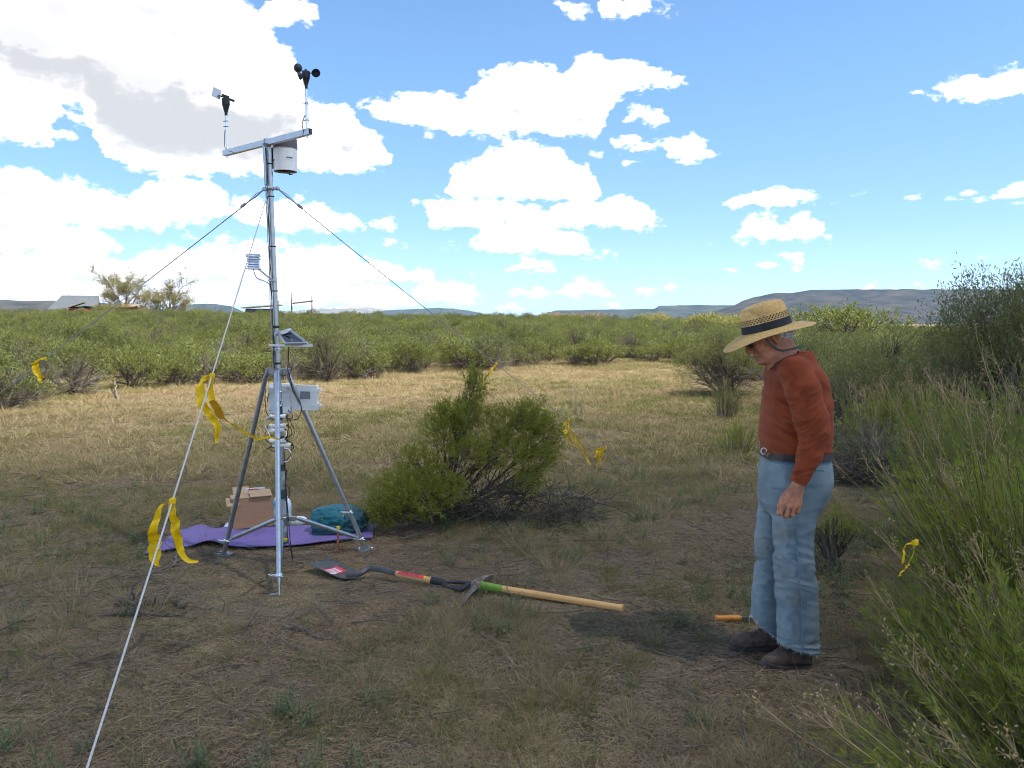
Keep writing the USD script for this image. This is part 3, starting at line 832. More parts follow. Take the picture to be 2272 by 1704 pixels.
# --- the ground cover
def spread_points(rng, n, y0, y1, umax=0.72, power=1.0):
    """Points between y0 and y1 inside a wedge a little wider than the view."""
    y = np.sqrt(rng.uniform(y0 ** 2, y1 ** 2, n))
    x = rng.uniform(-umax, umax, n) * y + rng.uniform(-0.4, 0.4, n)
    return x, y


def patchy(x, y, scale, seed, lo, hi):
    v = meshkit.fbm(np.stack([x, y, np.zeros_like(x)], -1) / scale, 4, seed)
    return smooth01((v - lo) / (hi - lo))


CLEAR = [(-1.15, 5.2, 0.36), (-0.85, 5.05, 0.3), (-0.55, 4.92, 0.28), (-0.2, 4.75, 0.3), (0.1, 4.62, 0.24), (0.35, 4.55, 0.22), (0.6, 4.45, 0.2), (-1.35, 4.6, 0.45), (-0.9, 4.5, 0.35), (1.30, 3.75, 0.35), (-1.55, 5.2, 0.9), (-1.3, 6.0, 0.8), (-2.0, 6.0, 0.8), (-1.0, 4.4, 0.5), (0.9, 3.7, .25)]       # trodden places: tools, boots, mat


def cover(name, protos, n, y0, y1, label, seed, thin=None, s0=0.7, s1=1.3, avoid=1.0, umax=0.72):
    r = np.random.default_rng(seed)
    x, y = spread_points(r, n, y0, y1, umax)
    keep = np.ones(n, bool)
    if thin is not None:
        keep &= r.uniform(0, 1, n) < thin(x, y)
    for cx, cy, cr in CLEAR:
        keep &= (np.hypot(x - cx, y - cy) > cr * avoid) | (r.uniform(0, 1, n) < 0.12)
    keep &= ~((y > front(x / np.maximum(y, 1)) + 4))
    x, y = x[keep], y[keep]
    pos = np.stack([x, y, hgt(x, y)], 1)
    s = r.uniform(s0, s1, len(x))
    scatter(name, protos, pos, r.uniform(0, 2 * np.pi, len(x)), np.stack([s, s, s * r.uniform(0.8, 1.2, len(x))], 1), r.integers(0, len(protos), len(x)), label)
    return len(x)


def front(u):
    """Where the dense sagebrush begins, over u = x / y."""
    return np.interp(u, [-0.75, -0.62, -0.5, -0.38, -0.2, 0.0, 0.14, 0.22, 0.30, 0.4, 0.8], [14.2, 14.6, 18.6, 20.2, 21.0, 25.5, 28.5, 29.5, 21.0, 18.0, 16.0])


straw_near = [[('blades', tuft(100 + k, 44, 0.095 + 0.02 * (k % 3), 0.0021, 0.06, 0.30), 'straw', False)] for k in range(6)]
straw_far = [[('blades', tuft(120 + k, 40, 0.13 + 0.03 * (k % 3), 0.006, 0.16, 0.5), 'straw', False)] for k in range(5)]
green_near = [[('blades', tuft(140 + k, 32, 0.085 + 0.02 * (k % 3), 0.0023, 0.05, 0.22), 'green_blade', False)] for k in range(5)]
green_far = [[('blades', tuft(160 + k, 36, 0.11 + 0.02 * (k % 3), 0.0065, 0.17, 0.4), 'green_blade', False)] for k in range(4)]
mats_near = [[('straws', litter_patch(180 + k, 420, 0.22, 0.010, 0.060, 0.0022, 0.012), 'litter', False)] for k in range(6)]
mats_tan = [[('straws', litter_patch(190 + k, 150, 0.24, 0.02, 0.09, 0.0018, 0.03), 'straw', False)] for k in range(5)]
forbs = [[('leaves', forb(200 + k, 3 + k % 3), 'forb_leaf', False)] for k in range(5)]
twigs_p = []
for k in range(4):
    r_ = np.random.default_rng(210 + k)
    n_ = 10
    a_ = r_.uniform(0, 2 * np.pi, n_)
    m_ = np.linspace(0, 1, 5)
    pth = np.stack([r_.uniform(-0.3, 0.3, n_), r_.uniform(-0.3, 0.3, n_), r_.uniform(0.006, 0.02, n_)], 1)[:, None] + np.stack([np.cos(a_), np.sin(a_), 0 * a_ + 0.03], 1)[:, None] * (r_.uniform(0.06, 0.28, n_)[:, None] * m_)[..., None] + np.cumsum(r_.normal(size=(n_, 5, 3)) * np.array([0.008, 0.008, 0.002]), 1)
    twigs_p.append([('twigs', tubes(pth, 0.0022 * r_.uniform(0.6, 1.9, (n_, 1)) * (1.2 - 0.6 * m_)[None], 4), 'twig', False)])

cover('plant_litter', mats_near, 4200, 1.6, 9.5, 'grey dead grass and plant litter lying on the soil', 1, lambda x, y: 0.25 + 0.75 * patchy(x, y, 1.3, 21, 0.42, 0.58), 0.6, 1.2, avoid=0.6)
cover('fallen_straw', mats_tan, 1700, 1.6, 12.0, 'pale fallen straw lying between the grass tufts', 2, lambda x, y: patchy(x, y, 1.1, 22, 0.46, 0.60), 0.6, 1.2, avoid=0.8)
cover('fallen_twigs', twigs_p, 900, 1.6, 14.0, 'small grey twigs scattered over the clearing', 3, None, 0.5, 1.2, avoid=0.3)
cover('dry_grass', straw_near, 15000, 1.6, 9.5, 'short dry grass tufts of the near clearing', 4, lambda x, y: 0.12 + 0.8 * patchy(x, y, 0.9, 23, 0.45, 0.60), 0.45, 1.1)
cover('dry_grass', straw_far, 19000, 8.0, 33.0, 'dry tan grass of the far clearing', 5, lambda x, y: 0.40 + 0.60 * patchy(x, y, 3.0, 24, 0.38, 0.55), 0.7, 1.3)
cover('green_grass', green_near, 9500, 1.6, 9.5, 'sparse green grass blades in the near clearing', 6, lambda x, y: 0.10 + 0.8 * patchy(x, y, 0.8, 25, 0.48, 0.60), 0.5, 1.05)
cover('green_grass', green_far, 14000, 9.0, 33.0, 'green grass flush in the far clearing', 7, lambda x, y: 0.08 + 0.9 * patchy(x, y, 3.4, 26, 0.46, 0.60) + 0.6 * np.exp(-((x - 3.2) / 3.0) ** 2 - ((y - 15.5) / 3.0) ** 2), 0.7, 1.3)
bunch = [[('blades', tuft(170 + k, 90, 0.17 + 0.02 * k, 0.0024, 0.09, 0.45), 'straw', False)] for k in range(4)]
cover('bunch_grass', bunch, 520, 1.8, 13.0, 'pale dry bunches of grass standing out in the clearing', 9, lambda x, y: patchy(x, y, 1.6, 28, 0.46, 0.58), 0.6, 1.2)
cover('small_weeds', forbs, 2200, 1.8, 8.5, 'small grey-green leafy weeds in the near clearing', 8, lambda x, y: 0.03 + 0.9 * patchy(x, y, 0.7, 27, 0.50, 0.62) * (0.35 + 0.65 * smooth01((x + 0.6) / 1.5)), 0.55, 1.15)

# --- the sagebrush field
UsdGeom.Scope.Define(stage, '/World/Looks')
SAGE = []
for k in range(7):
    cr, st, dd = shrub(300 + k, 0.74 + 0.07 * (k % 3), 0.88 + 0.10 * (k % 4), lobes=10 + k % 4, sprigs=250, leaves=12, ll=0.062, lw=0.022, twigs=60, sl=0.15, tr=0.006, low=0.10, drop=0.50, up=0.6, dead=60)
    SAGE.append([('crown', cr, 'sage_leaf', False), ('stems', cat_(st, dd), 'twig', False)])
for k in range(3):
    cr, st, dd = shrub(320 + k, 0.70 + 0.06 * k, 0.92 + 0.12 * k, lobes=9, sprigs=(150, 60, 210)[k], leaves=12, ll=0.055, lw=0.018, twigs=150, sl=0.17, tr=0.007, low=0.12, drop=0.4, up=0.75, dead=130)
    SAGE.append([('crown', cr, 'dark_sage_leaf', False), ('stems', cat_(st, dd), 'twig', False)])
proto_paths = []
for k, parts in enumerate(SAGE):
    pth = f'/World/Looks/sagebrush_{k + 1:03d}'
    cp = stage.CreateClassPrim(pth)
    for pn, mesh, mt, sm in parts:
        v_, f_, n_ = meshkit.arrays(mesh, sm)
        put(f'{pth}/{pn}', v_, f_, n_, mt)
    proto_paths.append(pth)

r_ = np.random.default_rng(55)
spots = []
y_ = 13.8
while y_ < 128:
    step = 0.98 + 0.0045 * y_
    xs_ = np.arange(-0.74 * y_ - 1, 0.74 * y_ + 1, step)
    xs_ = xs_ + r_.uniform(-0.42, 0.42, len(xs_)) * step
    ys_ = y_ + r_.uniform(-0.42, 0.42, len(xs_)) * step
    for a_, b_ in zip(xs_, ys_):
        u_ = a_ / b_
        if b_ < front(u_) + 0.3 * math.sin(a_ * 1.7) or (b_ > 92 and u_ > 0.2) or (b_ > 100 and u_ > -0.1):
            continue
        if meshkit.fbm(np.array([a_, b_, 0]) / 4.0, 3, 61) < 0.36 and b_ > front(u_) + 1.5:
            continue
        spots.append((a_, b_))
    y_ += step * 0.92
spots = np.array(spots)
key = spots[:, 1] - front(spots[:, 0] / spots[:, 1]) * 0.35 + 0.05 * spots[:, 1]
order = np.argsort(key)
rows = spots[order]
tone = ['grey-green sagebrush at the near edge of the field', 'grey-green sagebrush in the dense field beyond the clearing']
SAGE_SCALE = lambda n: np.stack([r_.uniform(0.85, 1.3, n), r_.uniform(0.85, 1.3, n), r_.uniform(0.70, 1.25, n)], 1)
n1 = 285
named = {}
for px_, py_, lb_ in ((300, 850, 'front-row sagebrush left of the upper yellow tape, its grey stems showing'), (40, 890, 'nearest sagebrush at the far left edge under the small yellow tape'), (200, 880, 'front-row sagebrush beside the pale leaning stump'), (520, 850, 'front-row sagebrush between the white rope and the mast'), (700, 845, 'front-row sagebrush just above the open box door'),
                      (840, 835, 'front-row sagebrush right of the solar panel'), (960, 825, 'front-row sagebrush left above the top of the middle shrub'), (1150, 812, 'front-row sagebrush right of the single blown yellow tape'), (1300, 806, 'front-row sagebrush above the dark forked twig'), (1450, 805, 'front-row sagebrush where the clearing reaches farthest back')):
    g_ = land(px_, py_)
    d_ = np.hypot(rows[:n1, 0] - g_[0], rows[:n1, 1] - g_[1])
    named[int(np.argmin(d_))] = lb_
sc = SAGE_SCALE(n1)
for i in range(n1):
    x_, y_ = rows[i]
    own = named.get(i)
    copy_of(proto_paths[(i * 7 + i // 5) % 10], 'sagebrush', own or tone[1], 'shrub', on(x_, y_, -0.02), r_.uniform(0, 360), sc[i], 'sagebrush shrubs covering the field')
rest = rows[n1:]
scatter('sagebrush_field', SAGE, np.stack([rest[:, 0], rest[:, 1], hgt(rest[:, 0], rest[:, 1]) - 0.02], 1), r_.uniform(0, 6.28, len(rest)), SAGE_SCALE(len(rest)), r_.integers(0, 10, len(rest)), 'far sagebrush that reads as one green mass')
print('sagebrush', len(rows))


def place_shrub(name, label, loc, gen, mats, group=None, rz=0.0, cat='shrub', names=('crown', 'stems', 'dead_twigs')):
    t = Thing(name, label, cat, loc, rz, group)
    for nm, m, mt in zip(names, gen, mats):
        if m is not None:
            t.part(nm, m, mt, smooth=False, local=True)
    return t


# the bright yellow-green shrub in the middle of the clearing, with its skirt of dead twigs
def middle_bush():
    o = on(*G(985, 1150)[:2])
    T = Thing('shrub', 'yellow-green shrub in the middle of the clearing with grey dead twigs at its foot', 'shrub', o)
    crown, stems = [], []
    r = np.random.default_rng(77)
    # each limb: (px, py, half width px, half height px) at distances around the foot
    for i, (px, py, w, h, dy, up) in enumerate([(1052, 868, 24, 46, 0.05, 0.9), (1030, 930, 50, 40, -0.02, 0.8), (985, 965, 62, 40, 0.05, 0.6), (1010, 925, 45, 30, .1, .7), (1125, 950, 70, 48, 0.1, 0.7), (1175, 935, 45, 45, 0.0, 0.7), (1210, 970, 35, 45, 0.1, 0.5),
                                                 (1120, 1005, 85, 40, -0.1, 0.55), (1185, 1020, 50, 30, -0.05, 0.5), (1040, 1010, 50, 25, -0.15, 0.5), (930, 1040, 50, 45, -0.2, 0.55), (885, 1090, 55, 40, -0.3, 0.5), (935, 1105, 70, 40, -0.42, 0.5),
                                                 (870, 1135, 50, 28, -0.38, 0.45), (990, 1085, 45, 32, -0.35, 0.5), (1170, 1070, 30, 18, -0.2, 0.5), (842, 1142, 25, 18, -0.3, 0.3)]):
        c = P(px, py, o[1] + dy) - o
        sx, sz = w / FPX * o[1], h / FPX * o[1]
        n = int(34 + (w * h) / 18)
        q = unit(r.normal(size=(n, 3))) * r.uniform(0.2, 1.0, (n, 1)) ** 0.6
        b = c + q * np.array([sx, sx * 0.95, sz])
        sd = unit(q * 0.6 + np.array([0, 0, up]) + r.normal(size=(n, 3)) * 0.3 + np.array([c[0], c[1], 0]) * 0.5)
        m = 17
        t = r.uniform(0, 1, (n, m))
        L = 0.10 * r.uniform(0.6, 1.3, n)
        lb = (b[:, None] + sd[:, None] * (L[:, None] * t)[..., None] + r.normal(size=(n, m, 3)) * 0.010).reshape(-1, 3)
        ld = unit((sd[:, None] * 1.0 + r.normal(size=(n, m, 3)) * 0.5).reshape(-1, 3))
        crown.append(leaflets(lb, ld, 0.026 * r.uniform(0.6, 1.4, n * m), 0.0085 * r.uniform(0.7, 1.3, n * m)))
        s = np.linspace(0, 1, 7)
        f0 = np.array([r.normal(0, 0.07), r.normal(0, 0.05), -0.05])
        p = f0 + (c - f0) * s[:, None] ** np.array([1.1, 1.1, 0.9]) + np.cumsum(r.normal(size=(7, 3)) * 0.018, 0) * s[:, None]
        stems.append(tubes(p[None], 0.020 * r.uniform(0.6, 1.2) * (1 - 0.75 * s), 6))
        mt = np.array([0, 0.4, 0.75, 1])
        pick = r.integers(0, n, min(n, 26))
        b0 = p[r.integers(3, 7, len(pick))]
        tip = b[pick] + sd[pick] * 0.05
        tw = b0[:, None] + (tip - b0)[:, None] * mt[None, :, None] + r.normal(size=(len(pick), 4, 3)) * 0.02 * np.array([0, 1, 1, 0])[None, :, None]
        stems.append(tubes(tw, 0.0038 * (1.25 - mt)[None] * np.ones((len(pick), 1)), 3, cap=False))
    T.part('crown', cat_(*crown), 'bush_leaf', smooth=False, local=True)
    T.part('stems', cat_(*stems), 'wood_dark', smooth=False, local=True)
    # a thicket of dead grey twigs
    n = 520
    px, py = r.uniform(960, 1310, n), 0
    c = np.stack([np.interp(px, [960, 1310], [-0.12, 1.16]) + r.normal(0, 0.06, n), r.normal(-0.05, 0.16, n), np.abs(r.normal(0, 1, n)) * np.interp(px, [960, 1080, 1180, 1310], [0.16, 0.24, 0.12, 0.05]) + 0.01], 1)
    d = unit(r.normal(size=(n, 3)) * np.array([1, 0.7, 0.75]) + np.array([0.1, 0, 0.25]))
    L = r.uniform(0.12, 0.42, n)
    m = np.linspace(0, 1, 5)
    p = c[:, None] + d[:, None] * (L[:, None] * m)[..., None] + np.cumsum(r.normal(size=(n, 5, 3)) * 0.014, 1) - np.array([0, 0, 0.10]) * (m ** 2)[None, :, None] * L[:, None, None]
    p[..., 2] = np.maximum(p[..., 2], 0.012)
    T.part('dead_twigs', tubes(p, 0.0030 * r.uniform(0.6, 1.8, (n, 1)) * (1.2 - 0.8 * m)[None], 4, cap=False), 'twig', smooth=False, local=True)
    return T


middle_bush()

# a fallen grey limb beside it
def fallen_limb(name, label, pts, r0, seed, cat='dead branch', forks=6):
    r = np.random.default_rng(seed)
    o = np.asarray(pts[0])
    T = Thing(name, label, cat, on(o[0], o[1]))
    p = spline(pts, 16) + r.normal(size=(16, 3)) * r0 * 0.5
    s = np.linspace(0, 1, 16)
    T.part('limb', tubes(p[None], r0 * (1.0 - 0.65 * s) * r.uniform(0.75, 1.25, 16), 7), 'wood_dark' if 'dark' in label else 'bark_grey', smooth=True)
    tw = []
    for _ in range(forks):
        i = r.integers(3, 15)
        d = unit(unit(p[min(i + 1, 15)] - p[i - 1]) + r.normal(size=3) * np.array([0.7, 0.7, 0.5]) + np.array([0, 0, 0.25]))
        L = r.uniform(0.08, 0.3)
        q = p[i] + d * (np.linspace(0, 1, 6) * L)[:, None] + np.cumsum(r.normal(size=(6, 3)) * 0.012, 0)
        q[:, 2] = np.maximum(q[:, 2], hgt(q[:, 0], q[:, 1]) + 0.005)
        tw.append(tubes(q[None], r0 * 0.32 * np.linspace(1, 0.3, 6), 5))
    if tw:
        T.part('twigs', cat_(*tw), 'twig', smooth=False)
    return T


def gp(px, py, up=0.02):
    g = land(px, py)
    return g + np.array([0, 0, up])


fallen_limb('dead_branch', 'weathered grey branch lying at the right foot of the yellow-green shrub', [gp(1195, 1112, .06), gp(1250, 1118, .08), gp(1300, 1122, .07), gp(1345, 1128, .04)], 0.025, 1, forks=9)
fallen_limb('dead_branch', 'dark rotten piece of wood lying right of the white guy rope', [gp(262, 1346, .01), gp(320, 1347, .02), gp(372, 1344, .02), gp(408, 1352, .01)], 0.028, 2, forks=4)
fallen_limb('dead_branch', 'thin grey stick lying in front of the dark rotten wood', [gp(190, 1370, .01), gp(260, 1368, .02), gp(330, 1371, .015), gp(412, 1366, .01)], 0.018, 3, forks=3)
fallen_limb('dead_branch', 'bent bare twig lying below the foot of the front tripod leg', [gp(630, 1395, .01), gp(670, 1402, .02), gp(705, 1418, .01), gp(735, 1422, .01)], 0.008, 4, forks=4)
fallen_limb('dead_branch', 'short stick on the bare soil under the lowest yellow tape', [gp(385, 1260, .01), gp(395, 1240, .05), gp(390, 1225, .09)], 0.012, 5, forks=6)
fallen_limb('dead_branch', 'pale stick lying on the soil right of the near boot', [gp(1845, 1322, .02), gp(1885, 1330, .02), gp(1925, 1340, .01)], 0.008, 6, forks=2)
fallen_limb('dead_branch', 'dark twig standing in the far clearing like a fork', [gp(1282, 925, 0.0), gp(1278, 910, 0.12), gp(1276, 900, .25), gp(1278, 890, 0.33)], 0.018, 8, forks=0)
fallen_limb('dead_branch', 'thin dark upright twig right of the forked one', [gp(1288, 925, 0.0), gp(1296, 912, 0.12), gp(1299, 900, .26)], 0.013, 9, forks=0)
fallen_limb('dead_branch', 'short pale stump leaning at the left edge of the sagebrush', [gp(262, 890, 0.0), gp(258, 875, .12), gp(254, 862, .30)], 0.03, 10, forks=0)

# --- the shrubs on the right, from far to near
def dark_shrub(seed, R, H, **k):
    return shrub(seed, R, H, **{**dict(lobes=13, sprigs=760, leaves=12, ll=0.042, lw=0.0135, twigs=260, sl=0.15, up=0.72, dead=150, low=0.22, tr=0.005, drop=0.35), **k})


def bush_at(px, py, **k):
    g = land(px, py)
    return g


DK = ('dark_sage_leaf', 'twig', 'twig')
place_shrub('shrub', 'tall dark shrub with grey bare branches just left of the bowed face', bush_at(1612, 880), dark_shrub(401, 1.2, 1.75, twigs=420, dead=340, sprigs=1500, lobes=18, drop=0.55, low=0.10), DK)
place_shrub('shrub', 'small pale green shrub below the dark one, left of the red sweater', bush_at(1612, 928), [m for m in rabbitbrush(402, 0.62, 0.75, stems=110, leaves=26, ll=0.05, lw=0.006, dry=4, tilt=0.42)], ('dark_sage_leaf', 'twig', 'dry_stalk'), names=('foliage', 'stems', 'dry_stalks'))
place_shrub('shrub', 'low bright green shrub left of the belt', bush_at(1640, 1002), [m for m in rabbitbrush(403, 0.42, 1.0, stems=90, leaves=24, ll=0.05, lw=0.005, dry=3, tilt=0.5)], ('rabbit_leaf', 'twig', 'dry_stalk'), names=('foliage', 'stems', 'dry_stalks'))
place_shrub('shrub', 'dark shrub directly behind the straw hat and shoulder', bush_at(1800, 905), dark_shrub(404, 1.3, 1.66, sprigs=900), DK)
place_shrub('shrub', 'broad dark shrub with spreading bare stems right of the shoulder', bush_at(1955, 950), dark_shrub(405, 1.35, 1.70, twigs=420, sprigs=900), DK)
place_shrub('shrub', 'grey twiggy shrub behind the dry flower stalks', bush_at(2080, 985), dark_shrub(406, 1.1, 1.50, sprigs=600, twigs=420), DK)
place_shrub('shrub', 'tallest dark green shrub at the right edge reaching above the mesa', bush_at(2255, 1030), dark_shrub(407, 1.2, 2.35, sprigs=2100, twigs=520, up=0.85, lobes=22, drop=0.4, ll=0.046, lw=0.012, sl=0.24), DK)
place_shrub('shrub', 'leafless grey shrub behind the green rabbitbrush, low beside the sweater', bush_at(1930, 1075), dark_shrub(408, 0.75, 0.75, sprigs=60, twigs=160, dead=420), DK)
place_shrub('shrub', 'dense dark shrub filling the gap right behind the elbow', bush_at(1895, 985), dark_shrub(420, 0.95, 1.25, sprigs=620), DK)
place_shrub('rabbitbrush', 'green rabbitbrush between the grey shrub and the sweater', bush_at(1965, 1035), rabbitbrush(421, 0.85, 0.95, stems=230, leaves=34, lw=0.0055, dry=22, lean=(-0.12, 0), tilt=0.5), ('rabbit_leaf', 'twig', 'dry_stalk'), names=('foliage', 'stems', 'dry_stalks'))
place_shrub('rabbitbrush', 'rabbitbrush with faded tips in front of the grey twiggy shrub', bush_at(2065, 1045), rabbitbrush(422, 1.0, 0.95, stems=250, leaves=34, lw=0.0055, dry=28, lean=(-0.12, 0), tilt=0.5), ('rabbit_leaf', 'twig', 'dry_stalk'), names=('foliage', 'stems', 'dry_stalks'))
place_shrub('shrub', 'green shrub with faded flower heads close behind the elbow', bush_at(1935, 1040), rabbitbrush(409, 0.78, 0.8, stems=170, leaves=26, lw=0.0045, dry=14, lean=(-0.15, 0), tilt=0.4), ('rabbit_leaf', 'twig', 'dry_stalk'), names=('foliage', 'stems', 'dry_stalks'))
RB = ('rabbit_leaf', 'twig', 'dry_stalk')
NM = ('foliage', 'stems', 'dry_stalks')
place_shrub('rabbitbrush', 'tall green rabbitbrush with many straw flower stalks at the right edge', on(3.05, 4.75), rabbitbrush(411, 1.15, 0.95, stems=330, leaves=54, lw=0.0049, dry=32, lean=(-0.22, 0), tilt=0.5), RB, names=NM)
place_shrub('rabbitbrush', 'green rabbitbrush leaning left behind the thin yellow tape', on(2.62, 3.75), rabbitbrush(412, 0.98, 1.0, stems=330, leaves=54, lw=0.0043, dry=30, lean=(-0.40, 0.05), tilt=0.5), RB, names=NM)
place_shrub('rabbitbrush', 'nearest bright green rabbitbrush filling the lower right corner', on(2.02, 2.62), rabbitbrush(413, 0.78, 1.0, stems=360, leaves=59, ll=0.045, lw=0.0035, dry=28, lean=(-0.30, 0.05), tilt=0.58), RB, names=NM)
place_shrub('rabbitbrush', 'straggly rabbitbrush with pale dry tips lying towards the boots', on(1.62, 2.42), rabbitbrush(414, 0.50, 1.35, stems=120, leaves=45, ll=0.04, lw=0.0032, dry=24, lean=(-0.9, 0.25), tilt=0.75), RB, names=NM)
place_shrub('rabbitbrush', 'low rabbitbrush sprays right of the boots', on(2.15, 3.25), rabbitbrush(415, 0.66, 1.2, stems=200, leaves=48, ll=0.045, lw=0.0038, dry=17, lean=(-0.55, 0.0), tilt=0.6), RB, names=NM)
place_shrub('rabbitbrush', 'rabbitbrush with tufted dry heads between the grey shrubs and the right edge', on(3.35, 5.75), rabbitbrush(416, 1.1, 0.9, stems=260, leaves=45, lw=0.0058, dry=28, lean=(-0.2, 0), tilt=0.45), RB, names=NM)
place_shrub('rabbitbrush', 'bright rabbitbrush rising behind the others under the tallest shrub', on(3.75, 5.15), rabbitbrush(418, 1.35, 0.95, stems=300, leaves=44, lw=0.0052, dry=19, lean=(-0.25, 0), tilt=0.5), RB, names=NM)
place_shrub('rabbitbrush', 'rabbitbrush standing upright at the right edge above the nearest one', on(2.45, 3.45), rabbitbrush(419, 1.12, 0.95, stems=300, leaves=48, lw=0.0044, dry=16, lean=(-0.22, 0), tilt=0.5), RB, names=NM)
place_shrub('rabbitbrush', 'rabbitbrush cut off by the right edge of the view', on(2.75, 3.0), rabbitbrush(417, 0.95, 1.0, stems=240, leaves=48, lw=0.0041, dry=17, lean=(-0.25, 0), tilt=0.5), RB, names=NM)

# the little black stump with green sprouts behind the legs
def sprouting_stump():
    o = land(1842, 1272)
    T = Thing('stump', 'small dark dead shrub stump with green sprouts behind the blue legs', 'stump', o)
    r = np.random.default_rng(91)
    ps = []
    for k in range(7):
        s = np.linspace(0, 1, 7)
        tip = np.array([r.normal(-0.03, 0.10), r.normal(0, 0.07), r.uniform(0.22, 0.36)])
        f = np.array([r.normal(0, 0.03), r.normal(0, 0.03), -0.03])
        ps.append(tubes((f + (tip - f) * s[:, None] + r.normal(size=(7, 3)) * 0.008)[None], 0.024 * r.uniform(0.5, 1.1) * (1.1 - 0.55 * s), 6))
    T.part('trunk', cat_(*ps), 'wood_dark', smooth=True, local=True)
    cr, st, _ = shrub(92, 0.20, 0.46, lobes=6, sprigs=70, leaves=12, ll=0.03, lw=0.006, twigs=60, sl=0.09, low=0.5, dead=30, tr=0.003)
    T.part('sprouts', cr, 'rabbit_leaf', smooth=False, local=True)
    T.part('twigs', st, 'twig', smooth=False, local=True)


sprouting_stump()


# --- trees and pale bushes far behind the field
def willow(seed, H, W, limbs=7, leaves=2600, leaf=0.22):
    r = np.random.default_rng(seed)
    segs, radii, tips = [], [], []

    def grow(p, d, L, rad, lvl):
        k = 5
        s = np.linspace(0, 1, k)
        q = p + d * (L * s)[:, None] + np.cumsum(r.normal(size=(k, 3)) * 0.05 * L, 0) * s[:, None] + np.array([0, 0, 0.10 * L]) * (s ** 2)[:, None]
        segs.append(q)
        radii.append(rad * (1 - 0.45 * s))
        if lvl == 0:
            tips.append(q)
            return
        for _ in range(3 if lvl > 1 else 4):
            i = r.integers(2, k)
            nd = unit(d + r.normal(size=3) * np.array([0.75, 0.75, 0.45]) + np.array([0, 0, 0.12]))
            grow(q[i], nd, L * r.uniform(0.5, 0.8), rad * 0.5, lvl - 1)
    for k in range(limbs):
        a = k * 2.4 + r.uniform(-0.3, 0.3)
        d = unit(np.array([math.cos(a) * W / H * 0.9, math.sin(a) * W / H * 0.9, 1.0]))
        grow(np.array([r.normal(0, 0.25), r.normal(0, 0.25), -0.3]), d, H * r.uniform(0.36, 0.48), 0.11 * H / 6, 3)
    segs, radii = np.array(segs), np.array(radii)
    tips = np.array(tips)
    n = leaves
    i, j = r.integers(0, len(tips), n), r.integers(0, 5, n)
    b = tips[i, j] + r.normal(size=(n, 3)) * 0.22
    d = unit(r.normal(size=(n, 3)) + np.array([0, 0, -0.3]))
    return leaflets(b, d, leaf * r.uniform(0.6, 1.4, n), leaf * 0.4 * r.uniform(0.7, 1.3, n)), tubes(segs, radii, 4, cap=False)


def far(px, py, Y):
    p = P(px, py, Y)
    return on(p[0], p[1])


for seed, px, Y, H, W, lv, lab in ((501, 272, 142, 10.4, 6.0, 2600, 'taller sparse willow with yellowish leaves right behind the house roof'), (502, 372, 146, 9.4, 7.4, 2300, 'spreading half-bare willow right of the taller one'), (503, 320, 150, 7.6, 3.4, 160, 'thin leafless tree between the two willows')):
    lf, wd = willow(seed, H, W, leaves=lv * 3, leaf=0.26)
    o = far(px, 690, Y)
    T = Thing('willow_tree', lab, 'tree', o)
    T.part('trunk', wd, 'bark_grey', smooth=False, local=True)
    T.part('crown', lf, 'willow_leaf', smooth=False, local=True)
for seed, px, Y, H, R, mt, lab in ((511, 262, 136, 3.0, 4.2, 'willow_leaf', 'olive willow thicket under the taller willow'), (512, 228, 134, 2.4, 2.2, 'willow_leaf', 'pale bush touching the right end of the house'), (513, 440, 140, 2.0, 3.0, 'willow_leaf', 'low bush right of the spreading willow'),
                                   (514, 1250, 104, 1.7, 4.0, 'tan_leaf', 'tan leafless thicket on the skyline in front of the lower mesa'), (515, 1310, 108, 1.6, 3.2, 'tan_leaf', 'smaller tan thicket right of the first'),
                                   (516, 1455, 98, 1.6, 3.4, 'yellow_leaf', 'pale yellow bush on the skyline below the mesa step'), (517, 1560, 70, 1.5, 2.6, 'yellow_leaf', 'yellowish bush on the skyline left of the hat'), (518, 1880, 44, 2.2, 3.6, 'sage_leaf', 'round light green bush on the skyline right of the hat'),
                                   (519, 1655, 60, 1.5, 3.0, 'yellow_leaf', 'pale yellow bush directly behind the hat')):
    cr, st, dd = shrub(seed, R, H, lobes=12, sprigs=380, leaves=9, ll=0.20, lw=0.07, twigs=90, sl=0.5, tr=0.016, dead=10, low=0.15)
    place_shrub('bush', lab, far(px, 700, Y), (cr, cat_(st, dd)), (mt, 'twig'), names=('crown', 'stems'))
# ---------------------------------------------------------------- the weather station
MAST0, MAST1 = P(632.5, 1207, 5.32), P(596.5, 322, 5.30)


def on_mast(py):
    """The point of the mast's axis that the photograph shows at height py."""
    t = (py - 1207.0) / (322.0 - 1207.0)
    return MAST0 + (MAST1 - MAST0) * t


base_c = on(*on_mast(1207)[:2])
WS = Thing('weather_station', 'galvanised steel tripod weather station with crossarm, rain gauge and open logger box', 'weather station', base_c)
up_m = unit(MAST1 - MAST0)
CAMX = np.array([1.0, 0, 0])
mast = WS.part('mast', cat_(rod(MAST0, on_mast(760), 0.0185, 16), rod(on_mast(762), MAST1, 0.0165, 16)), 'galvanised')
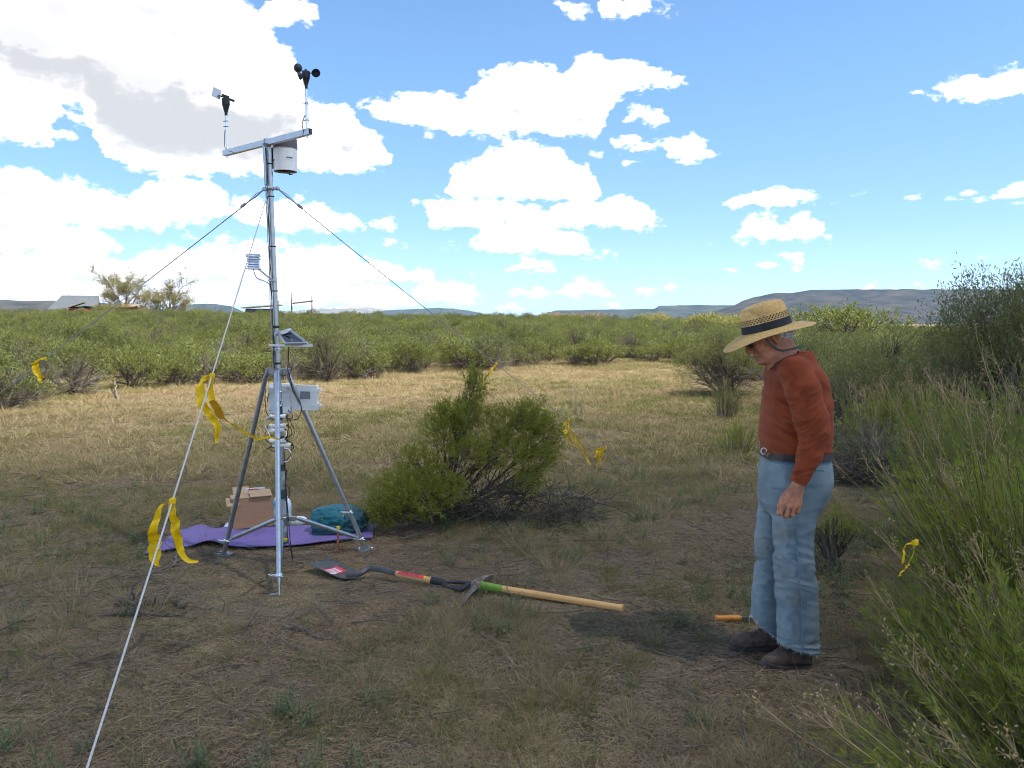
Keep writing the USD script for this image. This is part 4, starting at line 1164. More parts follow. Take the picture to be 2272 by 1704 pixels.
# dark and pale tape bands along the lower mast
WS.part('yellow_tape_band', rod(on_mast(1199), on_mast(1191), 0.0205, 16), 'yellow_tape', under=mast)
for a, b in ((1207, 1199.5), (1040, 1022), (1103, 1080), (968, 958), (924, 880)):
    WS.part('dark_band', rod(on_mast(a), on_mast(b), 0.0198, 16), 'teal_band', under=mast)
for a, b in ((1060, 1042), (1140, 1106), (1180, 1165)):
    WS.part('pale_band', rod(on_mast(a), on_mast(b), 0.0196, 16), 'pale_band', under=mast)
for py in (716, 797):
    WS.part('black_strap', rod(on_mast(py + 3), on_mast(py - 3), 0.0215, 16), 'black_plastic', under=mast)
for py in (362, 432, 540, 637):
    WS.part('cable_tie', rod(on_mast(py + 1.2), on_mast(py - 1.2), 0.0225, 12), 'black_plastic', under=mast)
# second short tube and clamps under the crossarm
WS.part('mast_sleeve', rod(on_mast(408) + np.array([-0.026, -0.012, 0]), on_mast(320) + np.array([-0.026, -0.012, 0]), 0.011, 12), 'galvanised', under=mast)

# tripod: casting, legs, feet, braces
hub = on_mast(815)
WS.part('leg_casting', cat_(rod(on_mast(822), on_mast(808), 0.034, 18), *[boxm(hub + 0.045 * np.array([math.cos(a), math.sin(a), 0]), (0.07, 0.028, 0.045), rotz(a)) for a in (2.55, 0.35, -1.45)]), 'galvanised_dull')
LEGS = [('left', P(597, 818, 5.36), P(588, 842, 5.38), land(496, 1232)), ('right', P(634, 818, 5.36), P(642, 838, 5.38), land(813, 1220)), ('front', P(614.5, 822, 5.25), P(614.5, 838, 5.22), land(620, 1320))]
feet = []
for nm, a, b, c in LEGS:
    d = unit(c - b)
    if nm == 'front':
        end = c - d * 0.105
        leg = WS.part('leg', cat_(tube(np.array([a, b, b + d * 0.05, end]), 0.0165, 14)), 'galvanised', smooth=40)
        WS.part('spike', lathe([(0.0165, 0), (0.008, 0.035), (0.0045, 0.07), (0.0035, 0.14)], end, d, 12), 'galvanised', under=leg)
        WS.part('foot_plate', boxm(on(c[0] - .01, c[1], 0.004) + np.array([-0.02, 0.0, 0]), (0.05, 0.03, 0.006), rotz(0.4)), 'galvanised_dull', under=leg)
    else:
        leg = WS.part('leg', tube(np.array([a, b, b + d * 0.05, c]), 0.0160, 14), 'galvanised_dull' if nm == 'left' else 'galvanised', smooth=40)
        WS.part('foot_plate', boxm(on(c[0], c[1], 0.008), (0.125, 0.075, 0.006), rotz(-0.5 if nm == 'left' else 0.6) @ np.array([[1, 0, 0], [0, 0.98, -0.17], [0, 0.17, 0.98]])), 'galvanised_dull', under=leg)
        for s in (-1, 1):
            o = on(c[0], c[1], 0.01) + np.array([0.045 * s, -0.028, 0])
            WS.part('stake_bolt', rod(o - np.array([0, 0, .03]), o + np.array([0, 0, 0.014]), 0.006, 8), 'steel_bright', under=leg)
    feet.append(leg)


def collar(py, leg_i, path):
    nm, a, b, c = LEGS[leg_i]
    t = (py - 838) / ({'left': 1232, 'right': 1220, 'front': 1320}[nm] - 838)
    p = b + (c - b) * np.clip(t, 0, 1)
    # nearer points look lower, so walk until the height on the picture fits
    for _ in range(12):
        q = (p - EYE)
        yy = 852 - FPX * (q[2] * math.cos(PITCH) + q[1] * math.sin(PITCH)) / (q[1] * math.cos(PITCH) - q[2] * math.sin(PITCH))
        p = p + (c - b) * ((py - yy) / 400.0) * 0.8
    d = unit(c - b)
    WS.part('collar', cat_(rod(p - d * 0.013, p + d * 0.013, 0.0225, 16), boxm(p + np.array([-0.03, -0.012, 0]), (0.03, 0.008, 0.018)), rod(p + np.array([-0.052, -0.015, 0.004]), p + np.array([0.03, -0.015, -0.002]), 0.0045, 8), boxm(p + np.array([-0.055, -0.015, 0.005]), (0.012, 0.014, 0.016))), 'steel_bright', under=path)
    return p


cl = collar(1200, 0, feet[0])
cr_ = collar(1196, 1, feet[1])
collar(1137, 1, feet[1])
cf = collar(1277, 2, feet[2])
hub2 = on_mast(1150)
WS.part('brace_hub', cat_(rod(on_mast(1158), on_mast(1143), 0.027, 16), boxm(hub2 + np.array([0.05, 0.02, 0]), (0.06, 0.02, 0.03), rotz(0.3)), boxm(hub2 + np.array([-0.05, 0.02, 0]), (0.06, 0.02, 0.03), rotz(-0.5))), 'galvanised_dull')
for tgt, s in ((cl, (-0.05, 0.02, 0)), (cr_, (0.07, 0.025, 0.005)), (cf, (0.0, -0.05, 0))):
    a = hub2 + np.array(s)
    d = unit(tgt - a)
    L = np.linalg.norm(tgt - a)
    WS.part('brace', cat_(tubes(np.array([[a, a + d * 0.04, a + d * (L - 0.09), a + d * (L - 0.01)]]), np.array([[0.009, 0.0145, 0.0145, 0.007]]), 14)), 'galvanised', smooth=50)

# guy ring with three ears
ring = on_mast(415)
g_ = [ring + 0.047 * np.array([math.cos(a), math.sin(a), 0]) for a in (2.75, -0.25, -1.35)]
WS.part('guy_ring', cat_(rod(on_mast(419), on_mast(411), 0.026, 18), *[boxm(ring + (q - ring) * 0.8, (0.05, 0.022, 0.014), axes(q - ring)) for q in g_]), 'aluminium')
for q in g_:
    WS.part('guy_shackle', tube(q + 0.012 * np.stack([np.cos(np.linspace(0, 6.28, 13)), 0 * np.linspace(0, 1, 13), np.sin(np.linspace(0, 6.28, 13))], 1), 0.0032, 6), 'steel_bright')

# crossarm: a square tube with open ends, seen from below
A, B = P(498, 340.5, 5.62), P(689, 291.5, 4.98)
ad = unit(B - A)
AR = axes(ad)
mid = (A + B) / 2
LA = np.linalg.norm(B - A)
o_ = manifold3d.Manifold.cube([LA, 0.030, 0.036], True) - manifold3d.Manifold.cube([LA + 1, 0.0255, 0.0315], True)
om = o_.to_mesh()
arm = WS.part('crossarm', (om.vert_properties[:, :3] @ AR.T + mid, om.tri_verts), 'aluminium', smooth=False)
arm_m = A + ad * (LA * 0.53)
WS.part('crossarm_clamp', cat_(boxm(on_mast(318) + np.array([0, -0.022, 0.0]), (0.05, 0.006, 0.05)), tube(np.array([on_mast(322) + np.array([-0.03, -0.03, 0]), on_mast(322) + np.array([0.0, -0.045, 0]), on_mast(322) + np.array([0.03, -0.03, 0])]), 0.004, 6, 8)), 'galvanised_dull', under=arm)
Lp, Rp = A + ad * 0.035, B - ad * 0.035
for q in (Lp, Rp):
    WS.part('bolt', rod(q - np.array([0, 0, 0.034]), q - np.array([0, 0, 0.018]), 0.0055, 8), 'steel_bright', under=arm)

# wind vane (left)
vt = P(500, 222, Lp[1])
vb = np.array([vt[0], vt[1], 0]) * np.array([1, 1, 0])
vane_top = np.array([Lp[0] - 0.002, Lp[1], P(500, 219, Lp[1])[2]])
cone0 = np.array([Lp[0], Lp[1], P(500, 256, Lp[1])[2]])
vn = WS.part('wind_vane_rod', rod(Lp + np.array([0, 0, 0.0]), cone0, 0.0085, 12), 'steel_bright')
h_ = vane_top[2] - cone0[2]
body = WS.part('wind_vane', lathe([(0, 0), (0.0105, 0), (0.0105, 0.018), (0.013, 0.026), (0.0255, h_ * 0.62), (0.0265, h_ * 0.66), (0.0265, h_ * 0.99), (0.022, h_), (0, h_ + 0.002)], cone0, sides=24), 'black_plastic')
hd = vane_top + np.array([0, 0, 0.006])
vd = unit(np.array([-0.9, -0.25, 0.28]))                     # the tail points left and towards the camera
WS.part('hub', cat_(boxm(hd + np.array([0.0, 0, 0.008]), (0.05, 0.022, 0.02), axes(vd)), tube(np.array([hd, hd - vd * 0.05, hd - vd * 0.062]), 0.0085, 8)), 'black_plastic', under=body)
WS.part('tail_arm', rod(hd, hd + vd * 0.045, 0.004, 8), 'black_plastic', under=body)
tail = hd + vd * 0.058
W_ = axes(unit(np.array([-0.62, -0.75, 0.22])), unit(np.array([0.05, 0, 1])))
WS.part('tail', boxm(tail + np.array([0, 0, 0.010]), (0.062, 0.003, 0.066), W_, 0.001), 'aluminium', under=body)
for py in (269, 281):
    z = P(500, py, Lp[1])[2]
    WS.part('cable_tie', cat_(rod(np.array([Lp[0], Lp[1], z - .002]), np.array([Lp[0], Lp[1], z + .002]), 0.0125, 10), boxm(np.array([Lp[0] - .015, Lp[1], z]), (0.012, 0.004, 0.004))), 'black_plastic', under=vn)

# anemometer (right)
a0 = np.array([Rp[0], Rp[1], P(677, 197, Rp[1])[2]])
rod2 = WS.part('anemometer_rod', cat_(rod(Rp, np.array([Rp[0], Rp[1], P(680, 232, Rp[1])[2]]), 0.0092, 12), rod(np.array([Rp[0], Rp[1], P(680, 233, Rp[1])[2]]), a0, 0.0082, 12)), 'steel_bright')
for py in (229, 267):
    z = P(680, py, Rp[1])[2]
    WS.part('cable_tie', cat_(rod(np.array([Rp[0], Rp[1], z - .002]), np.array([Rp[0], Rp[1], z + .002]), 0.0125, 10), boxm(np.array([Rp[0] - .015, Rp[1], z]), (0.012, 0.004, 0.004))), 'black_plastic', under=rod2)
h_ = P(677, 158, Rp[1])[2] - a0[2]
an = WS.part('anemometer', lathe([(0, 0), (0.009, 0), (0.0092, 0.018), (0.0115, 0.026), (0.0235, h_ * 0.62), (0.0245, h_ * 0.66), (0.0245, h_ * 0.98), (0.012, h_), (0.006, h_ + 0.012), (0, h_ + 0.013)], a0, sides=24), 'black_plastic')
hc = a0 + np.array([0, 0, h_ - 0.012])
for tgt, face in ((P(701, 162, Rp[1] - 0.02), np.array([0.1, -1.0, 0.05])), (P(661, 151, Rp[1] + 0.045), np.array([-0.35, 0.75, 0.35])), (P(662, 169, Rp[1] - 0.05), np.array([-0.8, -0.1, -0.3]))):
    arm_d = unit(tgt - hc)
    WS.part('cup_arm', rod(hc, tgt - arm_d * 0.018, 0.003, 8), 'black_plastic', under=an)
    R_ = 0.0245
    t = np.linspace(0, 1, 9)
    prof = [(0, -R_ * 1.05)] + [(R_ * math.sin(a), -R_ * 1.05 * math.cos(a)) for a in np.linspace(0.15, 1.57, 8)] + [(R_ * 1.08, 0.0), (R_ * 0.96, 0.001)] + [(R_ * 0.93 * math.sin(a), -R_ * 0.98 * math.cos(a)) for a in np.linspace(1.5, 0.02, 8)]
    WS.part('cup', lathe(prof, tgt, unit(face), 22), 'black_plastic', under=an, smooth=50)

# rain gauge behind the right half of the crossarm
RGc = P(632.5, 345, 5.36)
zt, zm, zb = P(632, 309, 5.36)[2], P(632, 330, 5.36)[2], P(632, 381, 5.36)[2]
R_ = 0.0765
rg = WS.part('rain_gauge', lathe([(R_ - 0.004, zb + 0.012), (R_ - 0.004, zb), (R_, zb), (R_, zm), (R_ - 0.004, zm)], (RGc[0], RGc[1], 0), sides=48), 'gauge_white')
WS.part('funnel_rim', lathe([(R_ - 0.004, zm - 0.002), (R_ + 0.0035, zm - 0.002), (R_ + 0.0035, zm + 0.030), (R_ + 0.0015, zm + 0.034), (R_ + 0.0015, zt), (R_ - 0.003, zt), (R_ - 0.006, zm + 0.03), (0.0, zm + 0.01)], (RGc[0], RGc[1], 0), sides=48), 'gauge_brown', under=rg)
WS.part('base_plate', lathe([(0, zb + 0.010), (R_ - 0.005, zb + 0.010), (R_ - 0.005, zb + 0.016), (0, zb + 0.016)], (RGc[0], RGc[1], 0), sides=36), 'dark_inside', under=rg)
WS.part('drain_block', cat_(boxm((RGc[0] - 0.01, RGc[1] - 0.02, zb + 0.004), (0.03, 0.025, 0.014)), boxm((RGc[0] + 0.03, RGc[1] - 0.03, zb + 0.005), (0.03, 0.02, 0.012))), 'dark_inside', under=rg)
hk = np.array([RGc[0] + 0.042, RGc[1] - 0.055, zb])
WS.part('hook', cat_(boxm(hk + np.array([0, 0, -0.013]), (0.010, 0.006, 0.034)), boxm(hk + np.array([0.011, 0, -0.029]), (0.022, 0.006, 0.004))), 'black_plastic', under=rg)
br = np.array([RGc[0] - R_ - 0.004, RGc[1] - 0.012, 0])
WS.part('bracket', cat_(boxm((br[0], br[1], P(0, 352, 5.36)[2]), (0.010, 0.020, 0.135)), boxm((br[0] - 0.014, br[1], P(0, 338, 5.36)[2]), (0.03, 0.012, 0.006)), boxm((br[0] - 0.014, br[1], P(0, 369, 5.36)[2]), (0.03, 0.012, 0.006)), boxm((br[0] - 0.004, br[1], P(0, 388, 5.36)[2]), (0.009, 0.012, 0.03))), 'black_plastic', under=rg)
WS.part('cable_plug', cat_(rod((RGc[0] - R_ * 0.78, RGc[1] - R_ * 0.70, P(0, 354, 5.3)[2]), (RGc[0] - R_ * 0.72, RGc[1] - R_ * 0.62, P(0, 354, 5.3)[2]), 0.0055, 10), tube([np.array([RGc[0] - R_ * 0.80, RGc[1] - R_ * 0.72, P(0, 354, 5.3)[2]]), np.array([br[0] + 0.012, br[1] - 0.03, P(0, 360, 5.3)[2]]), np.array([br[0] + 0.002, br[1] - 0.015, P(0, 372, 5.3)[2]])], 0.0022, 6, 10)), 'black_plastic', under=rg)
tx = meshkit.text_mesh('onset', 0.0115, 0.0008, bold=True)
tv = np.array(tx.vertices)
ang0 = -math.pi / 2 + 0.64
wv_ = tv[:, 0].max()
th = ang0 + (tv[:, 0] - wv_ / 2) / R_
rr = R_ + 0.0005 + tv[:, 2]
WS.part('lettering', (np.stack([RGc[0] + rr * np.cos(th), RGc[1] + rr * np.sin(th), P(0, 351, 5.3)[2] + tv[:, 1]], 1), np.asarray(tx.faces)), 'print_dark', under=rg, smooth=False)
th = ang0 + np.linspace(-0.28, 0.30, 9)
lv = np.concatenate([np.stack([RGc[0] + (R_ + 0.0006) * np.cos(th), RGc[1] + (R_ + 0.0006) * np.sin(th), np.full(9, P(0, z, 5.3)[2])], 1) for z in (354.6, 355.1)])
WS.part('printed_line', (lv, np.array([[i, i + 1, i + 10] for i in range(8)] + [[i, i + 10, i + 9] for i in range(8)])), 'pale_band', under=rg, smooth=False)

# radiation shield: stacked plates on an arm
S0 = P(562.5, 580, 5.25)
z0, z1 = P(562, 596, 5.25)[2], P(562, 566, 5.25)[2]
arm_p = on_mast(612)
sh = WS.part('radiation_shield', cat_(rod((S0[0], S0[1], z0 + .004), (S0[0], S0[1], z1 - 0.004), 0.016, 12)), 'white_shield')
for k in range(6):
    z = z0 + (z1 - z0) * k / 5.5
    rr = (0.050, 0.0435, 0.041, 0.041, 0.046, 0.049)[k]
    WS.part('plate', lathe([(0, 0.010), (0.024, 0.009), (rr - 0.004, 0.000), (rr, -0.0045), (rr + 0.001, -0.003), (rr - 0.002, 0.003), (0.026, 0.0125), (0, 0.0135)], (S0[0], S0[1], z), sides=32), 'white_shield', under=sh)
WS.part('cap', lathe([(0.046, -0.004), (0.047, 0.001), (0.040, 0.006), (0, 0.008)], (S0[0], S0[1], z1 + 0.002), sides=32), 'white_shield', under=sh)
sb = np.array([S0[0] + 0.035, S0[1] - 0.005, z0 - 0.004])
WS.part('shield_arm', cat_(rod(sb, arm_p + np.array([-0.015, -0.015, -0.002]), 0.0055, 8), boxm(arm_p + np.array([-0.012, -0.012, -0.006]), (0.05, 0.03, 0.012))), 'aluminium', under=sh)
WS.part('shield_cable', tube([np.array([S0[0], S0[1], z0]), P(564, 605, 5.24), P(570, 617, 5.24), P(585, 623, 5.25), P(597, 630, 5.29), on_mast(640) + np.array([-0.02, -0.012, 0])], 0.0030, 6, 22), 'wire_grey', under=sh)

# solar panel on two brackets
pa, pb, pc, pd = P(617, 738, 5.30), P(647, 735, 5.16), P(682, 762, 4.92), P(634, 763, 5.02)
nrm = unit(np.cross(pb - pa, pd - pa))
if nrm[2] < 0:
    nrm = -nrm


def slab(q, n, lo, hi):
    v = np.array([x + n * lo for x in q] + [x + n * hi for x in q])
    f = [[0, 1, 2], [0, 2, 3], [4, 6, 5], [4, 7, 6]] + [x for i in range(4) for x in ([i, i + 4, (i + 1) % 4], [(i + 1) % 4, i + 4, (i + 1) % 4 + 4])]
    return v, np.array(f)


ctr = (pa + pb + pc + pd) / 4
sp_ = WS.part('solar_panel', slab([pa, pb, pc, pd], nrm, -0.006, 0.0), 'solar_cell', smooth=False)
edge = [pa, pb, pc, pd]
for i in range(4):
    a, b = edge[i], edge[(i + 1) % 4]
    m_ = (a + b) / 2
    inw = unit(ctr - m_)
    WS.part('frame', boxm(m_, (np.linalg.norm(b - a) + 0.012, 0.012, 0.020), axes(b - a, nrm)), 'aluminium', under=sp_)
WS.part('panel_arm', cat_(boxm((P(600, 766, 5.2) + P(691, 767, 4.9)) / 2, (np.linalg.norm(P(600, 766, 5.2) - P(691, 767, 4.9)), 0.022, 0.016), axes(P(691, 767, 4.9) - P(600, 766, 5.2)))), 'aluminium', under=sp_)
WS.part('top_bracket', cat_(boxm((on_mast(733) + P(648, 731, 5.14)) / 2 + np.array([0.012, -0.01, 0]), (0.12, 0.03, 0.030), axes(P(648, 731, 5.14) - on_mast(733)))), 'aluminium', under=sp_)
for py in (733, 766):
    WS.part('u_bolt', cat_(*[tube(on_mast(py + o) + 0.026 * np.stack([np.cos(np.linspace(-3.6, 0.45, 12)), np.sin(np.linspace(-3.6, 0.45, 12)), 0 * np.linspace(0, 1, 12)], 1), 0.0035, 6) for o in (-1.5, 1.5)]), 'steel_bright', under=sp_)
WS.part('panel_cable', tube([P(641, 768, 5.05), P(640, 790, 5.1), P(639, 810, 5.15), P(640, 826, 5.28), P(648, 862, 5.36), P(664, 890, 5.38), P(668, 915, 5.3), P(662, 928, 5.25), P(648, 932, 5.26), P(635, 924, 5.30)], 0.0034, 6, 60), 'black_plastic', under=sp_)

# logger box behind the mast, its door swung open to the right
b0, b1 = P(594.5, 852.5, 5.42), P(645, 919, 5.42)
bx = np.array([(b0[0] + b1[0]) / 2, 5.42 + 0.045, (b0[2] + b1[2]) / 2])
bw, bh = b1[0] - b0[0], b0[2] - b1[2]


def rounded(w, d, h, r, c, R=None):
    m = manifold3d.CrossSection.square([w - 2 * r, h - 2 * r], True).offset(r, manifold3d.JoinType.Round, 2.0, 24).extrude(d).to_mesh()
    v = m.vert_properties[:, :3][:, [0, 2, 1]] - np.array([0, d / 2, 0])
    return v @ (np.eye(3) if R is None else R.T) + np.asarray(c), m.tri_verts[:, ::-1]


lb_ = WS.part('logger_box', rounded(bw, 0.085, bh, 0.014, bx), 'white_plastic', smooth=35)
for sz in (1, -1):
    WS.part('mounting_flange', boxm(bx + np.array([0, -0.048, sz * bh * 0.36]), (bw * 0.97, 0.010, bh * 0.21)), 'white_plastic', under=lb_)
    for sx in (1, -1):
        o = bx + np.array([sx * bw * 0.42, -0.054, sz * bh * 0.36])
        WS.part('screw', rod(o, o - np.array([0, 0.004, 0]), 0.0042, 8), 'dark_inside', under=lb_)
WS.part('cable_gland', rod(bx + np.array([-bw * 0.43, -0.055, bh * 0.39]), bx + np.array([-bw * 0.12, -0.055, bh * 0.39]), 0.014, 14), 'white_plastic', under=lb_)
d0, d1 = P(648, 853.5, 5.44), P(706, 911, 5.38)
dm = (d0 + d1) / 2
dR = rotz(-0.28)
dw, dh = (d1[0] - d0[0]) * 1.03, d0[2] - d1[2]
dr = WS.part('door', rounded(dw, 0.026, dh, 0.010, dm, dR), 'white_plastic', under=lb_, smooth=35)
DX = lambda x, y, z: dm + dR @ np.array([x, y, z])
WS.part('door_window', boxm(DX(0.010, -0.014, 0.018), (0.076, 0.004, 0.052), dR, 0.001), 'window_grey', under=lb_)
for z in (0.068, 0.022, -0.012, -0.058):
    WS.part('hinge', boxm(DX(-dw / 2 - 0.004, -0.006, z), (0.028, 0.012, 0.013), dR), 'white_plastic', under=lb_)
for z in (0.052, -0.048):
    WS.part('latch', cat_(boxm(DX(dw / 2 + 0.008, -0.004, z), (0.034, 0.014, 0.022), dR), boxm(DX(dw / 2 + 0.026, -0.002, z), (0.014, 0.012, 0.014), dR), boxm(DX(dw / 2 - 0.024, -0.014, z), (0.024, 0.004, 0.004), dR)), 'white_plastic', under=lb_)
for u_, sg in ((874, -1), (905, 1)):
    WS.part('u_bolt', tube(on_mast(u_ - 14) + 0.026 * np.stack([np.cos(np.linspace(-3.3, 0.2, 12)), np.sin(np.linspace(-3.3, 0.2, 12)), 0 * np.linspace(0, 1, 12)], 1), 0.004, 6), 'steel_bright', under=lb_)

# sensor adaptors strapped across the mast, and their cables
for py, xa, xb in ((924, 594, 634), (944.5, 597, 635), (955, 597, 631), (978, 597, 635), (988.5, 605, 645)):
    a, b = P(xa, py, 5.26), P(xb, py - 1, 5.27)
    d, L = unit(b - a), np.linalg.norm(b - a)
    s_ = WS.part('sensor_adaptor', lathe([(0, 0), (0.010, 0), (0.0135, 0.006), (0.0135, 0.024), (0.0095, 0.034), (0.0095, L - 0.034), (0.0135, L - 0.024), (0.0135, L - 0.006), (0.010, L), (0, L)], a, d, 16), 'white_plastic')
    WS.part('plug', rod(b, b + d * 0.014, 0.0065, 10), 'black_plastic', under=s_)
r_ = np.random.default_rng(17)
cabs = [[(590, 862), (588, 885), (590, 910), (598, 925), (612, 931)], [(597, 872), (594, 884), (593, 892)], [(598, 929), (606, 932), (618, 931)], [(636, 924), (646, 940), (652, 952), (654, 963)], [(634, 926), (640, 945), (637, 965), (632, 975)],
        [(636, 945), (644, 948), (648, 960), (640, 970), (626, 972)], [(596, 955), (588, 962), (588, 972), (597, 982), (610, 986)], [(597, 945), (592, 950), (596, 960), (606, 968)], [(633, 957), (638, 966), (634, 976)], [(636, 979), (648, 982), (652, 992), (644, 998), (630, 996)],
        [(646, 990), (646, 1004), (638, 1018), (631, 1028), (630, 1040)], [(604, 989), (598, 994), (604, 1000), (615, 1002)], [(591, 996), (602, 993), (614, 992)], [(634, 930), (650, 925), (640, 912)], [(632, 1000), (633, 1050), (636, 1100), (640, 1150), (644, 1200), (650, 1240)],
        [(636, 1040), (634, 1090), (637, 1140), (638, 1190), (646, 1225), (651, 1250)], [(631, 1075), (641, 1082), (642, 1100), (632, 1108)]]
for c in cabs:
    WS.part('cable', tube([P(x, y, 5.25 + r_.uniform(-0.035, 0.03)) for x, y in c], 0.0030, 6, 26), 'black_plastic')
for c in ([(602, 924), (589, 930), (588, 942), (596, 960), (602, 978)], [(631, 955), (636, 960), (634, 968)], [(630, 994), (640, 997), (646, 1005)], [(631, 1025), (640, 1022), (645, 1016)], [(627, 888), (622, 900), (619, 905)]):
    WS.part('cable', tube([P(x, y, 5.22 + r_.uniform(-0.02, 0.02)) for x, y in c], 0.0030, 6, 20), 'white_plastic', label='white sensor cable')
# cables up the mast
for o, k in ((-0.020, 0), (-0.026, 1), (-0.014, 2)):
    pts = [on_mast(py) + np.array([o + r_.uniform(-0.003, 0.003), -0.012 - 0.006 * k, 0]) for py in np.linspace(330, 900, 24)]
    WS.part('mast_cable', tube(pts, 0.0032, 6), ('black_plastic', 'wire_grey', 'black_plastic')[k], under=mast)
WS.part('arm_cable', tube([Lp + np.array([-0.006, -0.012, 0.15]), Lp + np.array([-0.012, -0.012, 0.05]), Lp + np.array([0.005, -0.02, 0.014]), Lp + ad * 0.05 + np.array([0, -0.019, 0.0]), Lp + ad * 0.10 + np.array([0, -0.019, -0.017])], 0.0024, 6, 20), 'black_plastic', under=arm)
WS.part('arm_cable', tube([Rp + np.array([-0.006, -0.012, 0.10]), Rp + np.array([-0.025, -0.014, 0.04]), Rp - ad * 0.03 + np.array([0, -0.019, 0.0]), Rp - ad * 0.035 + np.array([0, -0.019, -0.018])], 0.0024, 6, 20), 'black_plastic', under=arm)
WS.part('leg_strap', (lambda p, d: rod(p - d * 0.011, p + d * 0.011, 0.021, 14))(P(666, 888, 5.45), unit(LEGS[1][3] - LEGS[1][2])), 'black_plastic', under=feet[1])


# ---------------------------------------------------------------- guy wires and yellow flagging tape
def guy(label, start, end, r, mat, sleeve=None):
    T = Thing('guy_wire', label, 'guy wire', on(end[0], end[1]))
    s = np.linspace(0, 1, 40)[:, None]
    p = start + (end - start) * s - np.array([0, 0, 0.03]) * (4 * s * (1 - s))
    rp = T.part('rope', tube(p, r, 8), mat)
    if sleeve is not None:
        d = unit(end - start)
        q = start + d * sleeve
        T.part('sleeve', lathe([(0, 0), (0.006, 0.004), (0.010, 0.018), (0.010, 0.04), (0.006, 0.055), (0, 0.058)], q, d, 12), 'wire_grey')
        T.part('thimble_wire', cat_(tube(np.array([start, start + d * sleeve * 0.5 + np.array([0, 0, 0.012]), q]), 0.0022, 6), tube(np.array([start, start + d * sleeve * 0.5 - np.array([0, 0, 0.008]), q]), 0.0022, 6)), 'wire_grey')
    T.part('anchor_stake', rod(end + np.array([0, 0, -0.12]), end + np.array([0, 0, 0.03]), 0.008, 10), 'galvanised_dull')
    return p


gl = guy('guy wire running left from the mast to the far left edge', g_[0], on(-5.9, 6.9, 0.02), 0.0036, 'wire_grey', 0.17)
gr = guy('guy wire running right from the mast over the yellow-green shrub', g_[1], land(1405, 1044) + np.array([0, 0, .02]), 0.0030, 'wire_grey', 0.17)
# the front guy's ground point lies in the vertical plane through the two ends seen in the photograph
a_ = ring + np.array([-0.005, -0.03, -0.02])
n_ = np.cross(ray(594, 420), ray(185, 1704))
Yg = 0.95
Xg = -(n_[1] * Yg + n_[2] * (0.02 - 1.62)) / n_[0]
front_end = np.array([Xg, Yg, 0.02])
gf = guy('white guy rope running down from the mast towards the camera', a_, front_end, 0.0033, 'rope_white')
# turnbuckle of the right guy on the ground
T = Thing('turnbuckle', 'small bright turnbuckle in the grass at the right guy wire end', 'turnbuckle', land(1392, 1040))
o = land(1392, 1040) + np.array([0, 0, 0.03])
dg = unit(g_[1] - o)
T.part('body', cat_(rod(o + dg * 0.02, o + dg * 0.17, 0.009, 10)), 'steel_bright')
T.part('eye', tube(o + 0.016 * np.stack([np.cos(np.linspace(0, 6.28, 12)), np.sin(np.linspace(0, 6.28, 12)), 0 * np.linspace(0, 1, 12)], 1), 0.004, 6), 'steel_bright')


def guy_at(p, py):
    """The point of a guy wire that shows at height py."""
    q = p - EYE
    yy = 852 - FPX * (q[:, 2] * math.cos(PITCH) + q[:, 1] * math.sin(PITCH)) / np.maximum(q[:, 1] * math.cos(PITCH) - q[:, 2] * math.sin(PITCH), 0.05)
    o = np.argsort(yy)
    return np.array([np.interp(py, yy[o], p[o, k]) for k in range(3)])


def tape(label, knot, tails):
    """A strip of flagging tape tied at the knot; tails: (points, width, width direction)."""
    T = Thing('flagging_tape', label, 'flagging tape', knot, group=None)
    T.part('knot', cat_(boxm(knot, (0.020, 0.016, 0.018), rotz(0.5)), boxm(knot + np.array([0.004, -0.004, 0.004]), (0.016, 0.014, 0.020), rotz(1.1))), 'yellow_tape')
    for pts, w, wd in tails:
        T.part('tail', ribbon([knot] + list(pts), w, wd), 'yellow_tape', smooth=60)


X1, Z1 = np.array([1.0, 0.25, 0]), np.array([0, 0, 1.0])
k = guy_at(gf, 835)
Y = k[1]
tape('upper yellow tape on the white rope, hanging in a broad twisted loop', k, [
    ([P(459, 833, Y + .02), P(447, 853, Y), P(446, 880, Y - .02), P(455, 905, Y - .02), P(472, 928, Y - .01), P(482, 946, Y), P(481, 972, Y), P(480, 983, Y)], [0.022, 0.03, 0.034, 0.034, 0.034, 0.028, 0.026, 0.016, 0.010], np.array([[1, .2, .2], [1, .2, .3], [1, .2, .3], [.95, .1, .3], [.9, .1, .45], [.9, 0, .4], [1, 0, .2], [1, .3, 0], [.6, .6, 0]])),
    ([P(468, 850, Y + .02), P(464, 868, Y + .03), P(471, 888, Y + .02), P(476, 899, Y + .05), P(490, 922, Y + .3), P(509, 937, Y + .55), P(532, 952, Y + .85), P(556, 966, Y + 1.1), P(572, 974, Y + 1.25), P(592, 971, Y + 1.30), P(612, 973, 4.92), P(622, 977, 4.95)], [0.02, 0.024, 0.030, 0.022, 0.006, 0.004, 0.007, 0.009, 0.011, 0.012, 0.011, 0.010, 0.006], np.array([[1, .2, 0.1], [1, .2, .1], [1, .3, .2], [1, .3, .3], [.4, .4, .6], [.2, .2, 1], [.1, .1, 1], [.1, .1, 1], [.1, .1, 1], [.1, .1, 1], [.1, .1, 1], [0, 0, 1], [0, 0, 1]]))])
k = guy_at(gf, 1113)
Y = k[1]
